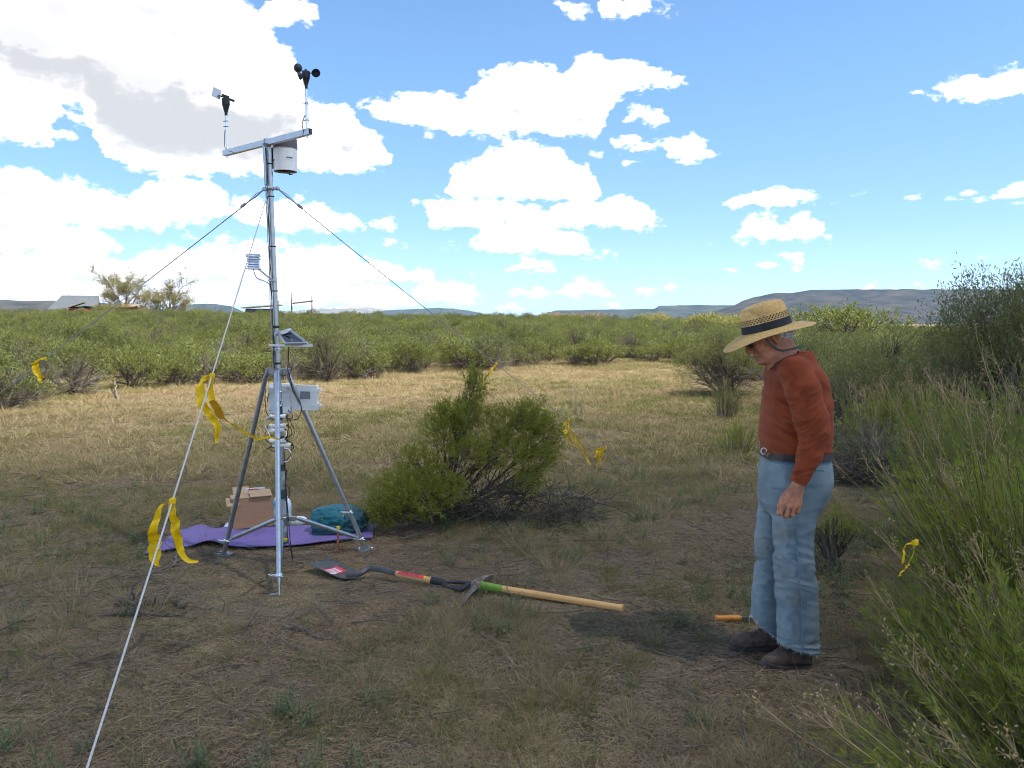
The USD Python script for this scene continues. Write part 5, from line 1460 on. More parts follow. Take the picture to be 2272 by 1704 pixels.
tape('lower yellow tape on the white rope, two long tails hanging to the soil', k, [
    ([P(364, 1118, Y - .01), P(347, 1152, Y - .02), P(341, 1180, Y - .02), P(343, 1215, Y), P(348, 1250, Y), P(356, 1256, Y)], [0.014, 0.016, 0.022, 0.030, 0.036, 0.036, 0.006], np.array([[1, .2, .5], [1, .2, .5], [1, .2, .3], [1, .1, .1], [1, 0, .05], [1, 0, .1], [1, 0, .3]])),
    ([P(380, 1118, Y + .01), P(386, 1144, Y + .01), P(392, 1183, Y + .02), P(406, 1232, Y + .04), P(424, 1246, Y + .05), P(440, 1246, Y + .06)], [0.014, 0.022, 0.026, 0.026, 0.024, 0.014, 0.006], np.array([[1, .2, -.3], [1, .2, -.2], [1, .2, -.1], [1, .1, 0], [.9, .2, .4], [.2, .5, .8], [.2, .5, .8]]))])
k = guy_at(gl, 796)
Y = k[1]
tape('yellow tape tied to the left guy wire at the left edge', k, [([P(78, 806, Y), P(84, 826, Y), P(96, 838, Y)], [0.03, 0.035, 0.045, 0.03], np.array([[1, .2, .3]] * 4)), ([P(76, 810, Y + .02), P(84, 836, Y + .02), P(92, 850, Y)], [0.02, 0.012, 0.02, 0.02], np.array([[1, .2, .1], [.4, .9, .1], [.3, .9, .2], [.9, .2, .1]]))])
k = guy_at(gr, 808)
Y = k[1]
tape('single yellow tape blown left off the right guy wire above the shrub', k, [([P(1094, 818, Y - .02), P(1083, 834, Y - .05), P(1070, 847, Y - .06)], [0.02, 0.035, 0.04, 0.036], np.array([[.5, .2, .8]] * 4))])
k = guy_at(gr, 932)
Y = k[1]
tape('yellow tape with a long streamer on the lower right guy wire', k, [([P(1251, 945, Y), P(1257, 963, Y), P(1268, 980, Y + .05), P(1281, 994, Y + .05)], [0.02, 0.03, 0.034, 0.02, 0.006], np.array([[1, .2, .3]] * 5)), ([P(1262, 946, Y), P(1276, 970, Y + .05), P(1290, 992, Y + .1), P(1302, 1018, Y + .15), P(1311, 1031, Y + .15)], [0.012, 0.014, 0.016, 0.018, 0.012, 0.01], np.array([[1, .2, .4]] * 6))])
k = guy_at(gr, 994)
Y = k[1]
tape('short yellow tape nearest the ground end of the right guy wire', k, [([P(1328, 994, Y), P(1323, 1008, Y), P(1320, 1014, Y)], [0.02, 0.034, 0.034, 0.02], np.array([[1, .2, .2]] * 4)), ([P(1336, 998, Y), P(1330, 1018, Y + .03), P(1324, 1034, Y + .05)], [0.03, 0.034, 0.03, 0.01], np.array([[1, .2, .3]] * 4))])
k = P(2030, 1205, 3.0)
tape('thin yellow tape caught in the green rabbitbrush on the right', k, [([P(2012, 1207, 3.0), P(2005, 1222, 3.0), P(2003, 1250, 3.0)], [0.006, 0.007, 0.008, 0.008], np.array([[.3, .3, .8], [.6, .3, .5], [1, .3, .1], [1, .3, .1]])), ([P(2008, 1262, 3.0), P(1999, 1270, 3.0), P(1994, 1278, 3.0)], [0.002, 0.003, 0.009, 0.010], np.array([[.6, .3, .8]] * 4))])
# ---------------------------------------------------------------- things on the ground by the station
look('mat_purple', (0.15, 0.11, 0.29), 0.75, var=0.12, scale=5, bump=0.3, bscale=220)
look('cardboard', (0.33, 0.19, 0.105), 0.85, var=0.07, scale=12, stretch=(1, 1, 4))
look('cardboard_light', (0.36, 0.25, 0.145), 0.85, var=0.08, scale=14)
look('paper_white', (0.72, 0.74, 0.76), 0.6, var=0.04, scale=10)
look('plastic_pale', (0.55, 0.68, 0.74), 0.35, var=0.18, scale=22)
look('print_red', (0.60, 0.035, 0.05), 0.45, var=0.1)
look('print_blue', (0.05, 0.38, 0.60), 0.45, var=0.1)
look('pack_teal', (0.006, 0.105, 0.135), 0.6, var=0.3, scale=25, bump=0.5, bscale=60)
look('pack_dark', (0.004, 0.05, 0.065), 0.65, var=0.25, scale=25)
look('strap_olive', (0.28, 0.30, 0.07), 0.7, var=0.15)
look('rust', (0.30, 0.095, 0.045), 0.8, var=0.3, scale=60)
look('spade_steel', (0.085, 0.082, 0.082), 0.55, 0.35, var=0.35, scale=30, bump=0.2)
look('wood_pale', (0.46, 0.27, 0.115), 0.5, var=0.10, scale=9, stretch=(0.3, 1, 1))
look('wood_ash', (0.54, 0.31, 0.115), 0.5, var=0.10, scale=9, stretch=(0.3, 1, 1))
look('green_paint', (0.13, 0.25, 0.03), 0.5, var=0.15, scale=30)
look('mattock_steel', (0.16, 0.13, 0.11), 0.6, 0.3, var=0.4, scale=35, bump=0.3)
look('orange_grip', (0.56, 0.20, 0.022), 0.5, var=0.12, scale=60, stretch=(0.3, 1, 1))
look('knife_steel', (0.60, 0.60, 0.60), 0.3, 1.0, var=0.1)


def ground_quad(corners, nx, ny, lift):
    """A sheet over the ground between four corners (px, py), rippled."""
    c = [land(*q)[:2] for q in corners]
    s, t = np.meshgrid(np.linspace(0, 1, nx), np.linspace(0, 1, ny))
    xy = sum(w[..., None] * q for w, q in (((1 - s) * (1 - t), c[0]), (s * (1 - t), c[1]), (s * t, c[2]), ((1 - s) * t, c[3])))
    return xy, s, t


def yoga_mat():
    xy, s, t = ground_quad([(318, 1236), (826, 1200), (832, 1167), (400, 1184)], 110, 16, 0.02)
    # a wavy front edge and a pointed left end
    xy = xy + np.stack([0 * s, (0.10 * np.sin(s * 7.0) - 0.04 * np.sin(s * 19)) * (1 - t) * np.exp(-((s - 0.3) / 0.35) ** 2)], -1)
    z = hgt(xy[..., 0], xy[..., 1]) + 0.016 + 0.020 * meshkit.noise(np.stack([xy[..., 0] * 3.0, xy[..., 1] * 3.0, 0 * s], -1), 31)
    z = z + 0.03 * np.exp(-((s - 0.10) / 0.06) ** 2) * (0.4 + t) + 0.025 * np.exp(-((s - 0.24) / 0.05) ** 2)
    top = np.stack([xy[..., 0], xy[..., 1], z], -1)
    ny, nx = s.shape
    v = np.concatenate([top.reshape(-1, 3), top.reshape(-1, 3) - np.array([0, 0, 0.006])])
    f = []
    N = nx * ny
    i, j = np.meshgrid(np.arange(ny - 1), np.arange(nx - 1), indexing='ij')
    q = np.stack([i * nx + j, i * nx + j + 1, (i + 1) * nx + j + 1, (i + 1) * nx + j], -1).reshape(-1, 4)
    f = np.vstack([q[:, [0, 1, 2]], q[:, [0, 2, 3]], q[:, [0, 2, 1]] + N, q[:, [0, 3, 2]] + N])
    rim = list(range(nx)) + [k * nx + nx - 1 for k in range(1, ny)] + [(ny - 1) * nx + k for k in range(nx - 2, -1, -1)] + [k * nx for k in range(ny - 2, 0, -1)]
    e = []
    for a, b in zip(rim, rim[1:] + rim[:1]):
        e += [[a, a + N, b], [b, a + N, b + N]]
    o = on(*xy[8, 50])
    solo('foam_mat', (v, np.vstack([f, e])), 'mat_purple', 'long purple foam mat spread on the soil behind the tripod', 'mat', smooth=40, loc=o)
    return top


MAT = yoga_mat()


def cardboard_box():
    f0 = land(519, 1184)
    f1 = land(604, 1174)
    zb = max(f0[2], f1[2]) + 0.028
    f0[2] = f1[2] = zb
    f1 = f0 + unit(f1 - f0) * 0.300
    x = unit(f1 - f0)
    y = np.array([-x[1], x[0], 0])
    h, d = 0.235, 0.20
    R = axes(x)
    mid = f0 + x * 0.15
    T = Thing('cardboard_box', 'open brown cardboard box standing at the back of the purple mat', 'box', mid)
    th = 0.005
    w = 0.300
    lean = np.array([0.012, 0, 0])
    b = T.part('front_panel', boxm(mid + np.array([0, 0, h / 2]), (w, th, h), R, 0.001), 'cardboard')
    T.part('back_panel', boxm(mid + y * d + np.array([0, 0, h / 2]), (w, th, h), R, 0.001), 'cardboard')
    for s in (-1, 1):
        T.part('side_panel', boxm(mid + x * s * (w / 2 - th / 2) + y * d / 2 + np.array([0, 0, h / 2 - 0.001]), (th, d - th * 1.2, h), R, 0.001), 'cardboard')
    T.part('bottom_panel', boxm(mid + y * d / 2 + np.array([0, 0, th / 2]), (w - 2.4 * th, d - 1.4 * th, th), R, 0.001), 'cardboard')
    up = np.array([0, 0, 1.0])

    def flap(c, size, tilt, name='flap', mat='cardboard_light'):
        ax = np.array([[1, 0, 0], [0, math.cos(tilt), -math.sin(tilt)], [0, math.sin(tilt), math.cos(tilt)]])
        T.part(name, boxm(c, size, R @ ax, 0.001), mat)
    flap(mid + y * 0.045 + x * -0.02 + up * (h + 0.012), (w * 0.96, 0.10, th), 0.12)
    flap(mid + y * 0.03 + x * 0.06 + up * (h + 0.030), (w * 0.55, 0.11, th), 0.30)
    flap(mid + y * (d - 0.03) + x * -0.07 + up * (h + 0.030), (w * 0.42, 0.085, th), 0.75)
    flap(mid + y * 0.02 + x * -0.155 + up * (h - 0.02), (0.09, 0.10, th), 0.5)
    # printed paper sticking out
    c = mid + y * 0.10 + x * 0.03 + up * (h + 0.046)
    Rp = R @ np.array([[1, 0, 0], [0, 0.9, -0.43], [0, 0.43, 0.9]])
    T2 = Thing('printed_sheet', 'white printed paper with red lettering sticking out of the cardboard box', 'paper', c)
    T2.part('sheet', boxm(c, (0.15, 0.002, 0.040), Rp, 0.0004), 'paper_white')
    for i, (a, l) in enumerate(((-0.045, .016), (-0.024, .02), (-0.002, .012), (0.017, .018))):
        T2.part('print_mark', boxm(c + Rp @ np.array([a, -0.0022, 0.006 - 0.002 * i]), (l, 0.001, 0.016), Rp, 0.0002), 'print_red')
    return mid, x, y, h


bm_, bx_, by_, bh_ = cardboard_box()


def crumpled(name, label, cat, c, size, seed, mat, marks=()):
    m = trimesh.creation.icosphere(3)
    v = np.array(m.vertices)
    v = np.sign(v) * np.abs(v) ** 0.6
    v = v * (1 + 0.35 * (meshkit.fbm(v * 2.3 + seed, 4, seed)[:, None] - 0.5)) * np.asarray(size) / 2
    c = np.asarray(c, float)
    T = Thing(name, label, cat, c)
    T.part('film', (v + c, np.asarray(m.faces)), mat, smooth=25)
    for off, s, mt in marks:
        T.part('print_mark', boxm(c + np.asarray(off), s, rotz(0.2)), mt)


c = land(620, 1172)
crumpled('plastic_package', 'pale blue and white plastic package between the box and the mast', 'package', c + np.array([0.0, 0.06, 0.115]), (0.16, 0.10, 0.25), 3, 'plastic_pale', [((-0.02, -0.052, 0.085), (0.06, 0.006, 0.025), 'print_blue'), ((0.01, -0.052, 0.0), (0.05, 0.006, 0.03), 'print_blue')])
crumpled('plastic_bag', 'small white crumpled bag behind the brace hub on the mat edge', 'bag', land(650, 1166) + np.array([0.02, 0.03, 0.03]), (0.16, 0.09, 0.07), 5, 'paper_white')
o = land(500, 1180)
T = Thing('metal_bottle', 'small shiny metal bottle lying left of the cardboard box', 'bottle', o)
bd = unit(np.array([0.45, 0.25, 0.85]))
bo = P(499, 1181, o[1] - 0.02)
T.part('body', lathe([(0, 0), (0.024, 0), (0.026, 0.004), (0.026, 0.060), (0.022, 0.070), (0.012, 0.076), (0, 0.077)], bo + np.array([0, 0, 0.004]), bd, 20), 'steel_bright')
T.part('cap', lathe([(0, 0.072), (0.011, 0.072), (0.0115, 0.088), (0, 0.09)], bo + np.array([0, 0, 0.004]), bd, 16), 'galvanised_dull')


def backpack():
    o = land(745, 1188)
    z = o[2] + 0.04
    T = Thing('backpack', 'teal backpack lying flat on the right end of the purple mat', 'backpack', o)
    m = trimesh.creation.icosphere(5)
    v = np.array(m.vertices)

    def lump(c, s, seed, mat, name, under=None, pw=0.75, n=0.22, label=None):
        q = np.sign(v) * np.abs(v) ** pw
        q = q * (1 + n * (meshkit.fbm(v * 2.0 + seed, 4, seed)[:, None] - 0.5) * 2)
        q = q + 0.05 * unit(v) * (np.abs(meshkit.noise(v * np.array([3, 3, 5.0]) + 3, seed) - 0.5)[:, None])
        q = q * np.asarray(s) / 2
        q[:, 2] = np.maximum(q[:, 2], -s[2] * 0.36)
        return T.part(name, (q + np.asarray(c), np.asarray(m.faces)), mat, under=under, smooth=True, label=label)
    c0 = o + np.array([-0.01, 0.06, 0.11])
    body = lump(c0, (0.36, 0.30, 0.21), 4, 'pack_teal', 'body')
    lump(o + np.array([0.13, 0.06, 0.10]), (0.20, 0.28, 0.17), 9, 'pack_dark', 'lid', label='dark teal lid of the pack')
    lump(o + np.array([-0.02, -0.07, 0.06]), (0.30, 0.12, 0.09), 6, 'pack_dark', 'side_pocket')
    # zips, straps and a badge
    for pts, w, mt, nm in (([(714, 1153), (722, 1143), (730, 1136)], 0.008, 'strap_olive', 'zip'), ([(757, 1155), (760, 1146), (766, 1138)], 0.008, 'strap_olive', 'strap'), ([(700, 1160), (720, 1163), (745, 1162), (765, 1158)], 0.006, 'pack_dark', 'piping')):
        q = [P(a, b, o[1] - 0.095 + 0.0016 * (1163 - b)) for a, b in pts]
        T.part(nm, ribbon(q, w, np.array([1.0, 0, .4]), k=14, thick=0.003), mt, smooth=60)
    q = P(736, 1146, o[1] - 0.075)
    T.part('badge', boxm(q, (0.024, 0.006, 0.010), rotz(0.1)), 'paper_white')
    T.part('shoulder_strap', ribbon([P(770, 1140, o[1] - .06), P(770, 1158, o[1] - 0.12), P(762, 1172, o[1] - .13), P(750, 1180, o[1] - .12)], 0.03, np.array([.8, .3, .3]), k=20, thick=0.006), 'pack_dark', smooth=60)


backpack()

o = land(750, 1226)
T = Thing('stake', 'thin rust-red stake with a yellow tape tip in front of the mat', 'stake', o)
top = P(750, 1172, o[1])
T.part('post', boxm((o + top) / 2 - np.array([0, 0, 0.03]), (0.012, 0.012, top[2] - o[2] + 0.06), rotz(0.6)), 'rust')
T.part('tip', boxm(top + np.array([0, 0, 0.004]), (0.020, 0.020, 0.022), rotz(0.6)), 'yellow_tape')
T.part('foot', boxm(o + np.array([0, 0, 0.005]), (0.05, 0.016, 0.008), rotz(0.1)), 'rust')


# ---------------------------------------------------------------- tools
def spade():
    L = lambda x, y, up: land(x, y) + np.array([0, 0, up])
    o = land(800, 1285)
    T = Thing('spade', 'square-bladed spade with red label and black D-grip lying on the soil', 'spade', o)
    tipm, neck = L(703, 1262, 0.028), L(790, 1291, 0.012)
    x = unit(neck - tipm)
    ln = np.linalg.norm(neck - tipm)
    y = unit(np.cross(np.array([0, 0, 1.0]), x))
    # blade: a dished plate, straight tip, rounded shoulders
    nx, ny = 22, 13
    s, t = np.meshgrid(np.linspace(0, 1, nx), np.linspace(-1, 1, ny))
    half = 0.083 * np.interp(s, [0, 0.80, 0.92, 1.0], [1.0, 0.96, 0.80, 0.22])
    z = 0.018 * t ** 2 + 0.020 * (1 - s) ** 2 + 0.012 * np.clip((s - 0.6) / 0.4, 0, 1) ** 2 * (1 - t ** 2)
    top = tipm + x * (s * ln * 1.02)[..., None] + y * (half * t)[..., None] + np.array([0, 0, 1.0]) * z[..., None]
    v = np.concatenate([top.reshape(-1, 3), (top - np.array([0, 0, 0.003])).reshape(-1, 3)])
    i, j = np.meshgrid(np.arange(ny - 1), np.arange(nx - 1), indexing='ij')
    q = np.stack([i * nx + j, i * nx + j + 1, (i + 1) * nx + j + 1, (i + 1) * nx + j], -1).reshape(-1, 4)
    N = nx * ny
    f = np.vstack([q[:, [0, 1, 2]], q[:, [0, 2, 3]], q[:, [0, 2, 1]] + N, q[:, [0, 3, 2]] + N])
    rim = list(range(nx)) + [k * nx + nx - 1 for k in range(1, ny)] + [(ny - 1) * nx + k for k in range(nx - 2, -1, -1)] + [k * nx for k in range(ny - 2, 0, -1)]
    e = [w for a, b in zip(rim, rim[1:] + rim[:1]) for w in ([a, a + N, b], [b, a + N, b + N])]
    bl = T.part('blade', (v, np.vstack([f, e])), 'spade_steel', smooth=40)
    zz = np.array([0, 0, 1.0])

    def blade_pt(a, b):                                   # a along 0..1, b across -1..1
        return tipm + x * (a * ln) + y * (0.09 * b) + zz * (0.018 * b * b + 0.020 * (1 - a) ** 2 + 0.0012)

    def patch(a0, a1, b0, b1, lift, skew=0.0):
        g = [[blade_pt(a0 + (a1 - a0) * u + skew * w, b0 + (b1 - b0) * w) + zz * lift for u in np.linspace(0, 1, 6)] for w in np.linspace(0, 1, 6)]
        g = np.array(g).reshape(-1, 3)
        f = [k for i in range(5) for j in range(5) for k in ([i * 6 + j, i * 6 + j + 1, i * 6 + j + 7], [i * 6 + j, i * 6 + j + 7, i * 6 + j + 6])]
        return g, np.array(f)
    T.part('sticker', patch(0.36, 0.62, -0.75, 0.55, 0.001), 'print_red', under=bl, smooth=False, label='red and white paper sticker on the blade')
    for k in range(4):
        T.part('sticker_line', patch(0.40 + 0.05 * k, 0.425 + 0.05 * k, -0.6, 0.3, 0.002), 'paper_white', under=bl, smooth=False)
    T.part('sticker_emblem', patch(0.56, 0.63, -0.82, -0.35, 0.0024), 'paper_white', under=bl, smooth=False)
    # socket, wooden shaft, label, grip
    sk = [blade_pt(0.80, 0.0) + zz * 0.008, L(800, 1288, 0.045), L(820, 1283, 0.065), L(850, 1286, 0.062), L(880, 1292, 0.055)]
    T.part('socket', tube(sk, np.interp(np.linspace(0, 1, 26), [0, 0.2, 1], [0.020, 0.018, 0.0195]), 14, 26), 'spade_steel', smooth=60)
    a, b = L(878, 1291.5, 0.056), L(958, 1302, 0.040)
    sh = T.part('shaft', rod(a, b, 0.0185, 18), 'wood_pale')
    d = unit(b - a)
    Ls = np.linalg.norm(b - a)
    fr = frame(d)

    def wrap(s0, s1, a0, a1, r):
        th = np.linspace(a0, a1, 9)
        sideways = unit(np.cross(d, zz))
        upv = np.cross(sideways, d)
        g = np.array([[a + d * (Ls * s) + r * (math.cos(t) * sideways + math.sin(t) * upv) for t in th] for s in (s0, s1)])
        g = g.reshape(-1, 3)
        return g, np.array([k for j in range(8) for k in ([j, j + 9, j + 1], [j + 1, j + 9, j + 10])])
    T.part('shaft_label', wrap(0.10, 0.80, 0.35, 2.3, 0.0190), 'print_red', under=sh, smooth=60)
    for k, s in enumerate((0.20, 0.27, 0.33, 0.41, 0.47, 0.56, 0.62)):
        T.part('label_mark', wrap(s, s + 0.03, 0.7 + 0.1 * (k % 2), 1.9, 0.0194), 'print_dark', under=sh, smooth=60)
    T.part('label_mark', wrap(0.80, 0.86, 0.5, 2.0, 0.0192), 'yellow_tape', under=sh, smooth=60)
    c = L(958, 1302, 0.040)
    side = unit(np.cross(d, zz))
    e_ = L(1030, 1309, 0.036)
    w = 0.062
    g0 = c + d * 0.13
    T.part('grip', cat_(tube(np.array([c - d * 0.002, c + d * 0.06, c + d * 0.09]), np.array([0.022, 0.022, 0.016]), 14), tube([c + d * 0.07, c + d * 0.14 + side * w * 0.75, c + d * 0.22 + side * w], 0.0125, 12, 14), tube([c + d * 0.07, c + d * 0.14 - side * w * 0.75, c + d * 0.22 - side * w], 0.0125, 12, 14), rod(c + d * 0.225 + side * w * 1.15, c + d * 0.225 - side * w * 1.15, 0.0155, 14)), 'black_plastic', smooth=50)


spade()


def mattock():
    L = lambda x, y, up: land(x, y) + np.array([0, 0, up])
    hd = L(1060, 1314, 0.045)
    T = Thing('mattock', 'mattock with green-banded ash handle lying on the soil right of the spade', 'mattock', on(hd[0], hd[1]))
    e = L(1382, 1361, 0.028)
    d = unit(e - hd)
    Ln = np.linalg.norm(e - hd)
    zz = np.array([0, 0, 1.0])
    g1 = 0.165
    # oval handle that swells towards the head
    def oval(a, b, r0, r1, n=10):
        s = np.linspace(0, 1, n)
        v, f = tubes((a + (b - a) * s[:, None])[None], (r0 + (r1 - r0) * s)[None], 16)
        return v, f
    T.part('handle_sleeve', oval(hd + d * 0.02, hd + d * g1, 0.0265, 0.0215), 'green_paint', smooth=50)
    T.part('handle', cat_(oval(hd + d * g1, hd + d * (Ln - 0.03), 0.0205, 0.0195), oval(hd + d * (Ln - 0.03), hd + d * Ln, 0.0195, 0.0225)), 'wood_ash', smooth=50)
    up = L(1087, 1291, 0.065)
    lo = L(1024, 1350, 0.015)
    a_ = unit(up - hd)
    # eye of the head
    T.part('head', cat_(boxm(hd - d * 0.004, (0.075, 0.062, 0.060), axes(a_, d), 0.014)), 'mattock_steel', smooth=40)
    # adze blade (towards the back) with its edge lying along the handle's direction, and the narrow cutter (towards the camera)
    def blade(root, tip, wroot, wtip, thick, wdir):
        n = 9
        s = np.linspace(0, 1, n)
        c = spline([root, (root + tip) / 2 + zz * 0.012, tip], n)
        w = np.interp(s, [0, .35, 1], [wroot, (wroot + wtip) / 2, wtip])
        th = np.interp(s, [0, 1], [thick, 0.003])
        t = unit(np.gradient(c, axis=0))
        nn = unit(np.cross(t, wdir))
        wd = unit(np.cross(nn, t))
        v = np.stack([c + wd * (w / 2)[:, None] * a + nn * (th / 2)[:, None] * b for a, b in ((-1, -1), (1, -1), (1, 1), (-1, 1))], 1).reshape(-1, 3)
        f = [k for i in range(n - 1) for j in range(4) for k in ([i * 4 + j, i * 4 + (j + 1) % 4, (i + 1) * 4 + (j + 1) % 4], [i * 4 + j, (i + 1) * 4 + (j + 1) % 4, (i + 1) * 4 + j])]
        f += [[0, 2, 1], [0, 3, 2], [(n - 1) * 4, (n - 1) * 4 + 1, (n - 1) * 4 + 2], [(n - 1) * 4, (n - 1) * 4 + 2, (n - 1) * 4 + 3]]
        return v, np.array(f)
    T.part('adze_blade', blade(hd + a_ * 0.02, P(1092, 1286, hd[1] + 0.06), 0.045, 0.075, 0.034, unit(zz * 0.75 + d * 0.5)), 'mattock_steel', smooth=30)
    T.part('cutter_blade', blade(hd - a_ * 0.02, lo, 0.04, 0.052, 0.036, unit(d * 0.6 + zz * 0.6)), 'mattock_steel', smooth=30)


mattock()


def trowel():
    o = land(1622, 1383)
    T = Thing('trowel', 'hand trowel with orange wooden grip lying beside the far boot', 'trowel', o)
    a, b = P(1587, 1374, o[1]), P(1645, 1374, o[1])
    z = o[2] + 0.028
    a[2] = b[2] = z
    d = unit(b - a)
    L = np.linalg.norm(b - a)
    T.part('grip', lathe([(0, 0), (0.013, 0.0), (0.0165, 0.005), (0.0165, 0.014), (0.0135, 0.024), (0.0155, 0.06), (0.016, L - 0.02), (0.0135, L), (0, L)], a, d, 20), 'orange_grip')
    T.part('ferrule', lathe([(0, 0), (0.0145, 0), (0.0145, 0.022), (0.010, 0.032), (0.009, 0.04), (0, 0.04)], b, d, 18), 'black_plastic')
    T.part('shank', tube([b + d * 0.035, b + d * 0.065 + np.array([0, 0, 0.006]), b + d * 0.10 + np.array([0, 0.01, -0.002])], 0.0055, 10, 12), 'knife_steel')
    s, t = np.meshgrid(np.linspace(0, 1, 12), np.linspace(-1, 1, 7))
    w = 0.036 * np.interp(s, [0, .2, .7, 1], [0.5, 1, .9, 0.05])
    side = unit(np.cross(np.array([0, 0, 1.0]), d))
    top = (b + d * 0.09 + np.array([0, 0.01, -0.004])) + d * (s * 0.15)[..., None] + side * (w * t)[..., None] + np.array([0, 0, 1.0]) * (0.012 * t ** 2 - 0.012 * s)[..., None]
    v = np.concatenate([top.reshape(-1, 3), (top - np.array([0, 0, 0.0025])).reshape(-1, 3)])
    i, j = np.meshgrid(np.arange(6), np.arange(11), indexing='ij')
    q = np.stack([i * 12 + j, i * 12 + j + 1, (i + 1) * 12 + j + 1, (i + 1) * 12 + j], -1).reshape(-1, 4)
    T.part('blade', (v, np.vstack([q[:, [0, 1, 2]], q[:, [0, 2, 3]], q[:, [0, 2, 1]] + 84, q[:, [0, 3, 2]] + 84])), 'knife_steel', smooth=40)


trowel()


# ---------------------------------------------------------------- buildings far behind the field
look('roof_metal', (0.07, 0.083, 0.095), 0.8, 0.0, var=0.06, scale=0.8)
look('roof_tan', (0.20, 0.165, 0.11), 0.7, var=0.06, scale=0.8)
look('wall_red', (0.17, 0.055, 0.04), 0.85, var=0.12, scale=1.2)
look('glass_dark', (0.03, 0.035, 0.04), 0.15, var=0.1)
look('post_wood', (0.14, 0.12, 0.10), 0.9, var=0.3, scale=4)


def farmhouse():
    Y = 150.0
    o = far(165, 690, Y)
    T = Thing('farmhouse', 'red house with grey metal roof half hidden behind the sagebrush ridge', 'house', o)
    R = rotz(math.radians(24))
    zt, ze = P(150, 657, Y)[2] - o[2], P(150, 683, Y)[2] - o[2]
    Wx, Dy = 7.0, 5.6
    X = lambda x, y, z: o + R @ np.array([x, y, 0]) + np.array([0, 0, z])
    ridge_z, eave = zt, ze - 0.25
    gab = np.array([X(-Wx / 2, -Dy / 2, -1), X(Wx / 2, -Dy / 2, -1), X(Wx / 2, Dy / 2, -1), X(-Wx / 2, Dy / 2, -1), X(-Wx / 2, -Dy / 2, eave), X(Wx / 2, -Dy / 2, eave), X(Wx / 2, Dy / 2, eave), X(-Wx / 2, Dy / 2, eave), X(-Wx / 2 + 1.9, 0, ridge_z - 0.15), X(Wx / 2, 0, ridge_z - 0.15)])
    wl = T.part('wall', (gab, np.array([[0, 1, 5], [0, 5, 4], [1, 2, 6], [1, 6, 5], [2, 3, 7], [2, 7, 6], [3, 0, 4], [3, 4, 7], [4, 7, 8], [5, 9, 6], [4, 8, 9], [4, 9, 5], [7, 6, 9], [7, 9, 8]])), 'wall_red', smooth=False)
    rf = None
    for s in (-1, 1):
        q = [X(-Wx / 2 - .5, s * (Dy / 2 + .6), eave - 0.25), X(Wx / 2 + .7, s * (Dy / 2 + .6), eave - 0.25), X(Wx / 2 + .7, s * 0.02, ridge_z), X(-Wx / 2 + 1.6, s * 0.02, ridge_z)]
        rf = T.part('roof', slab(q, np.array([0, 0, 1.0]), 0.0, 0.12), 'roof_metal', smooth=False)
        for k in range(1, 14):
            a = q[0] + (q[1] - q[0]) * k / 14
            b = q[3] + (q[2] - q[3]) * k / 14
            if s < 0:
                T.part('roof_seam', boxm((a + b) / 2 + np.array([0, 0, 0.14]), (np.linalg.norm(b - a) * 0.98, 0.05, 0.05), axes(b - a)), 'roof_metal', under=rf)
    # low wing with a tan roof in front
    wx, wy = 2.2, -5.2
    e2 = P(190, 682, Y - 6)[2] - o[2]
    r2 = P(175, 671, Y - 6)[2] - o[2]
    T.part('wing_wall', boxm(X(wx, wy, e2 / 2 - 0.9), (4.6, 4.0, e2 + 1.6), R, 0.02), 'wall_red')
    for s in (-1, 1):
        q = [X(wx + s * 2.7, wy - 2.4, e2 - 0.1), X(wx + s * 2.7, wy + 2.4, e2 - 0.1), X(wx + s * 0.02, wy + 2.4, r2), X(wx + s * 0.02, wy - 2.4, r2)]
        T.part('wing_roof', slab(q, np.array([0, 0, 1.0]), 0.0, 0.12), 'roof_tan', smooth=False)
    for k in range(2):
        T.part('window', boxm(X(-2.6 + 1.7 * k, -Dy / 2 - 0.02, eave - 0.75), (0.9, 0.06, 0.7), R, 0.01), 'glass_dark', under=wl)


farmhouse()
o = far(282, 690, 138)
T = Thing('shed', 'tan-roofed shed end showing between the willow branches', 'shed', o)
zr = P(282, 676, 138)[2]
T.part('wall', boxm((o[0], o[1], (o[2] + zr) / 2 - 0.5), (3.0, 2.6, zr - o[2] + 0.6)), 'wall_red')
T.part('roof', slab([np.array([o[0] - 2.0, o[1] - 1.8, zr - 0.55]), np.array([o[0] + 1.9, o[1] - 1.8, zr - 0.45]), np.array([o[0] + 1.9, o[1] + 1.8, zr + 0.1]), np.array([o[0] - 2.0, o[1] + 1.8, zr])], np.array([0, 0, 1.0]), 0, 0.12), 'roof_tan', smooth=False)
o = far(582, 690, 120)
T = Thing('shed', 'long low shed with pale flat roof on the skyline behind the mast', 'shed', o)
zr = P(582, 680, 120)[2]
R = rotz(0.12)
T.part('wall', boxm((o[0], o[1], (o[2] + zr) / 2 - 0.35), (4.6, 2.4, zr - o[2]), R), 'post_wood')
T.part('roof', boxm((o[0], o[1], zr), (5.6, 3.0, 0.16), R @ np.array([[0.996, 0, -0.08], [0, 1, 0], [0.08, 0, 0.996]])), 'roof_tan')
T.part('post', boxm((o[0] + 2.75, o[1] - 1.2, zr - 0.4), (0.16, 0.16, 2.4)), 'post_wood')
o = far(670, 690, 100)
T = Thing('post_frame', 'bare gate frame of two posts and a crossbar on the skyline right of the mast', 'gate frame', o)
for px, pt in ((647.5, 651), (692.5, 657)):
    a, b = P(px, 700, 100), P(px, pt, 100)
    a[2] = o[2] - 0.4
    T.part('post', lathe([(0, 0), (0.13, 0), (0.12, 1.4), (0.07, (b[2] - a[2]) * 0.75), (0.035, b[2] - a[2]), (0, b[2] - a[2])], a, sides=8), 'post_wood')
a, b = P(649, 673, 99.8), P(695, 667.5, 99.8)
T.part('crossbar', rod(a, b, 0.10, 8), 'post_wood')
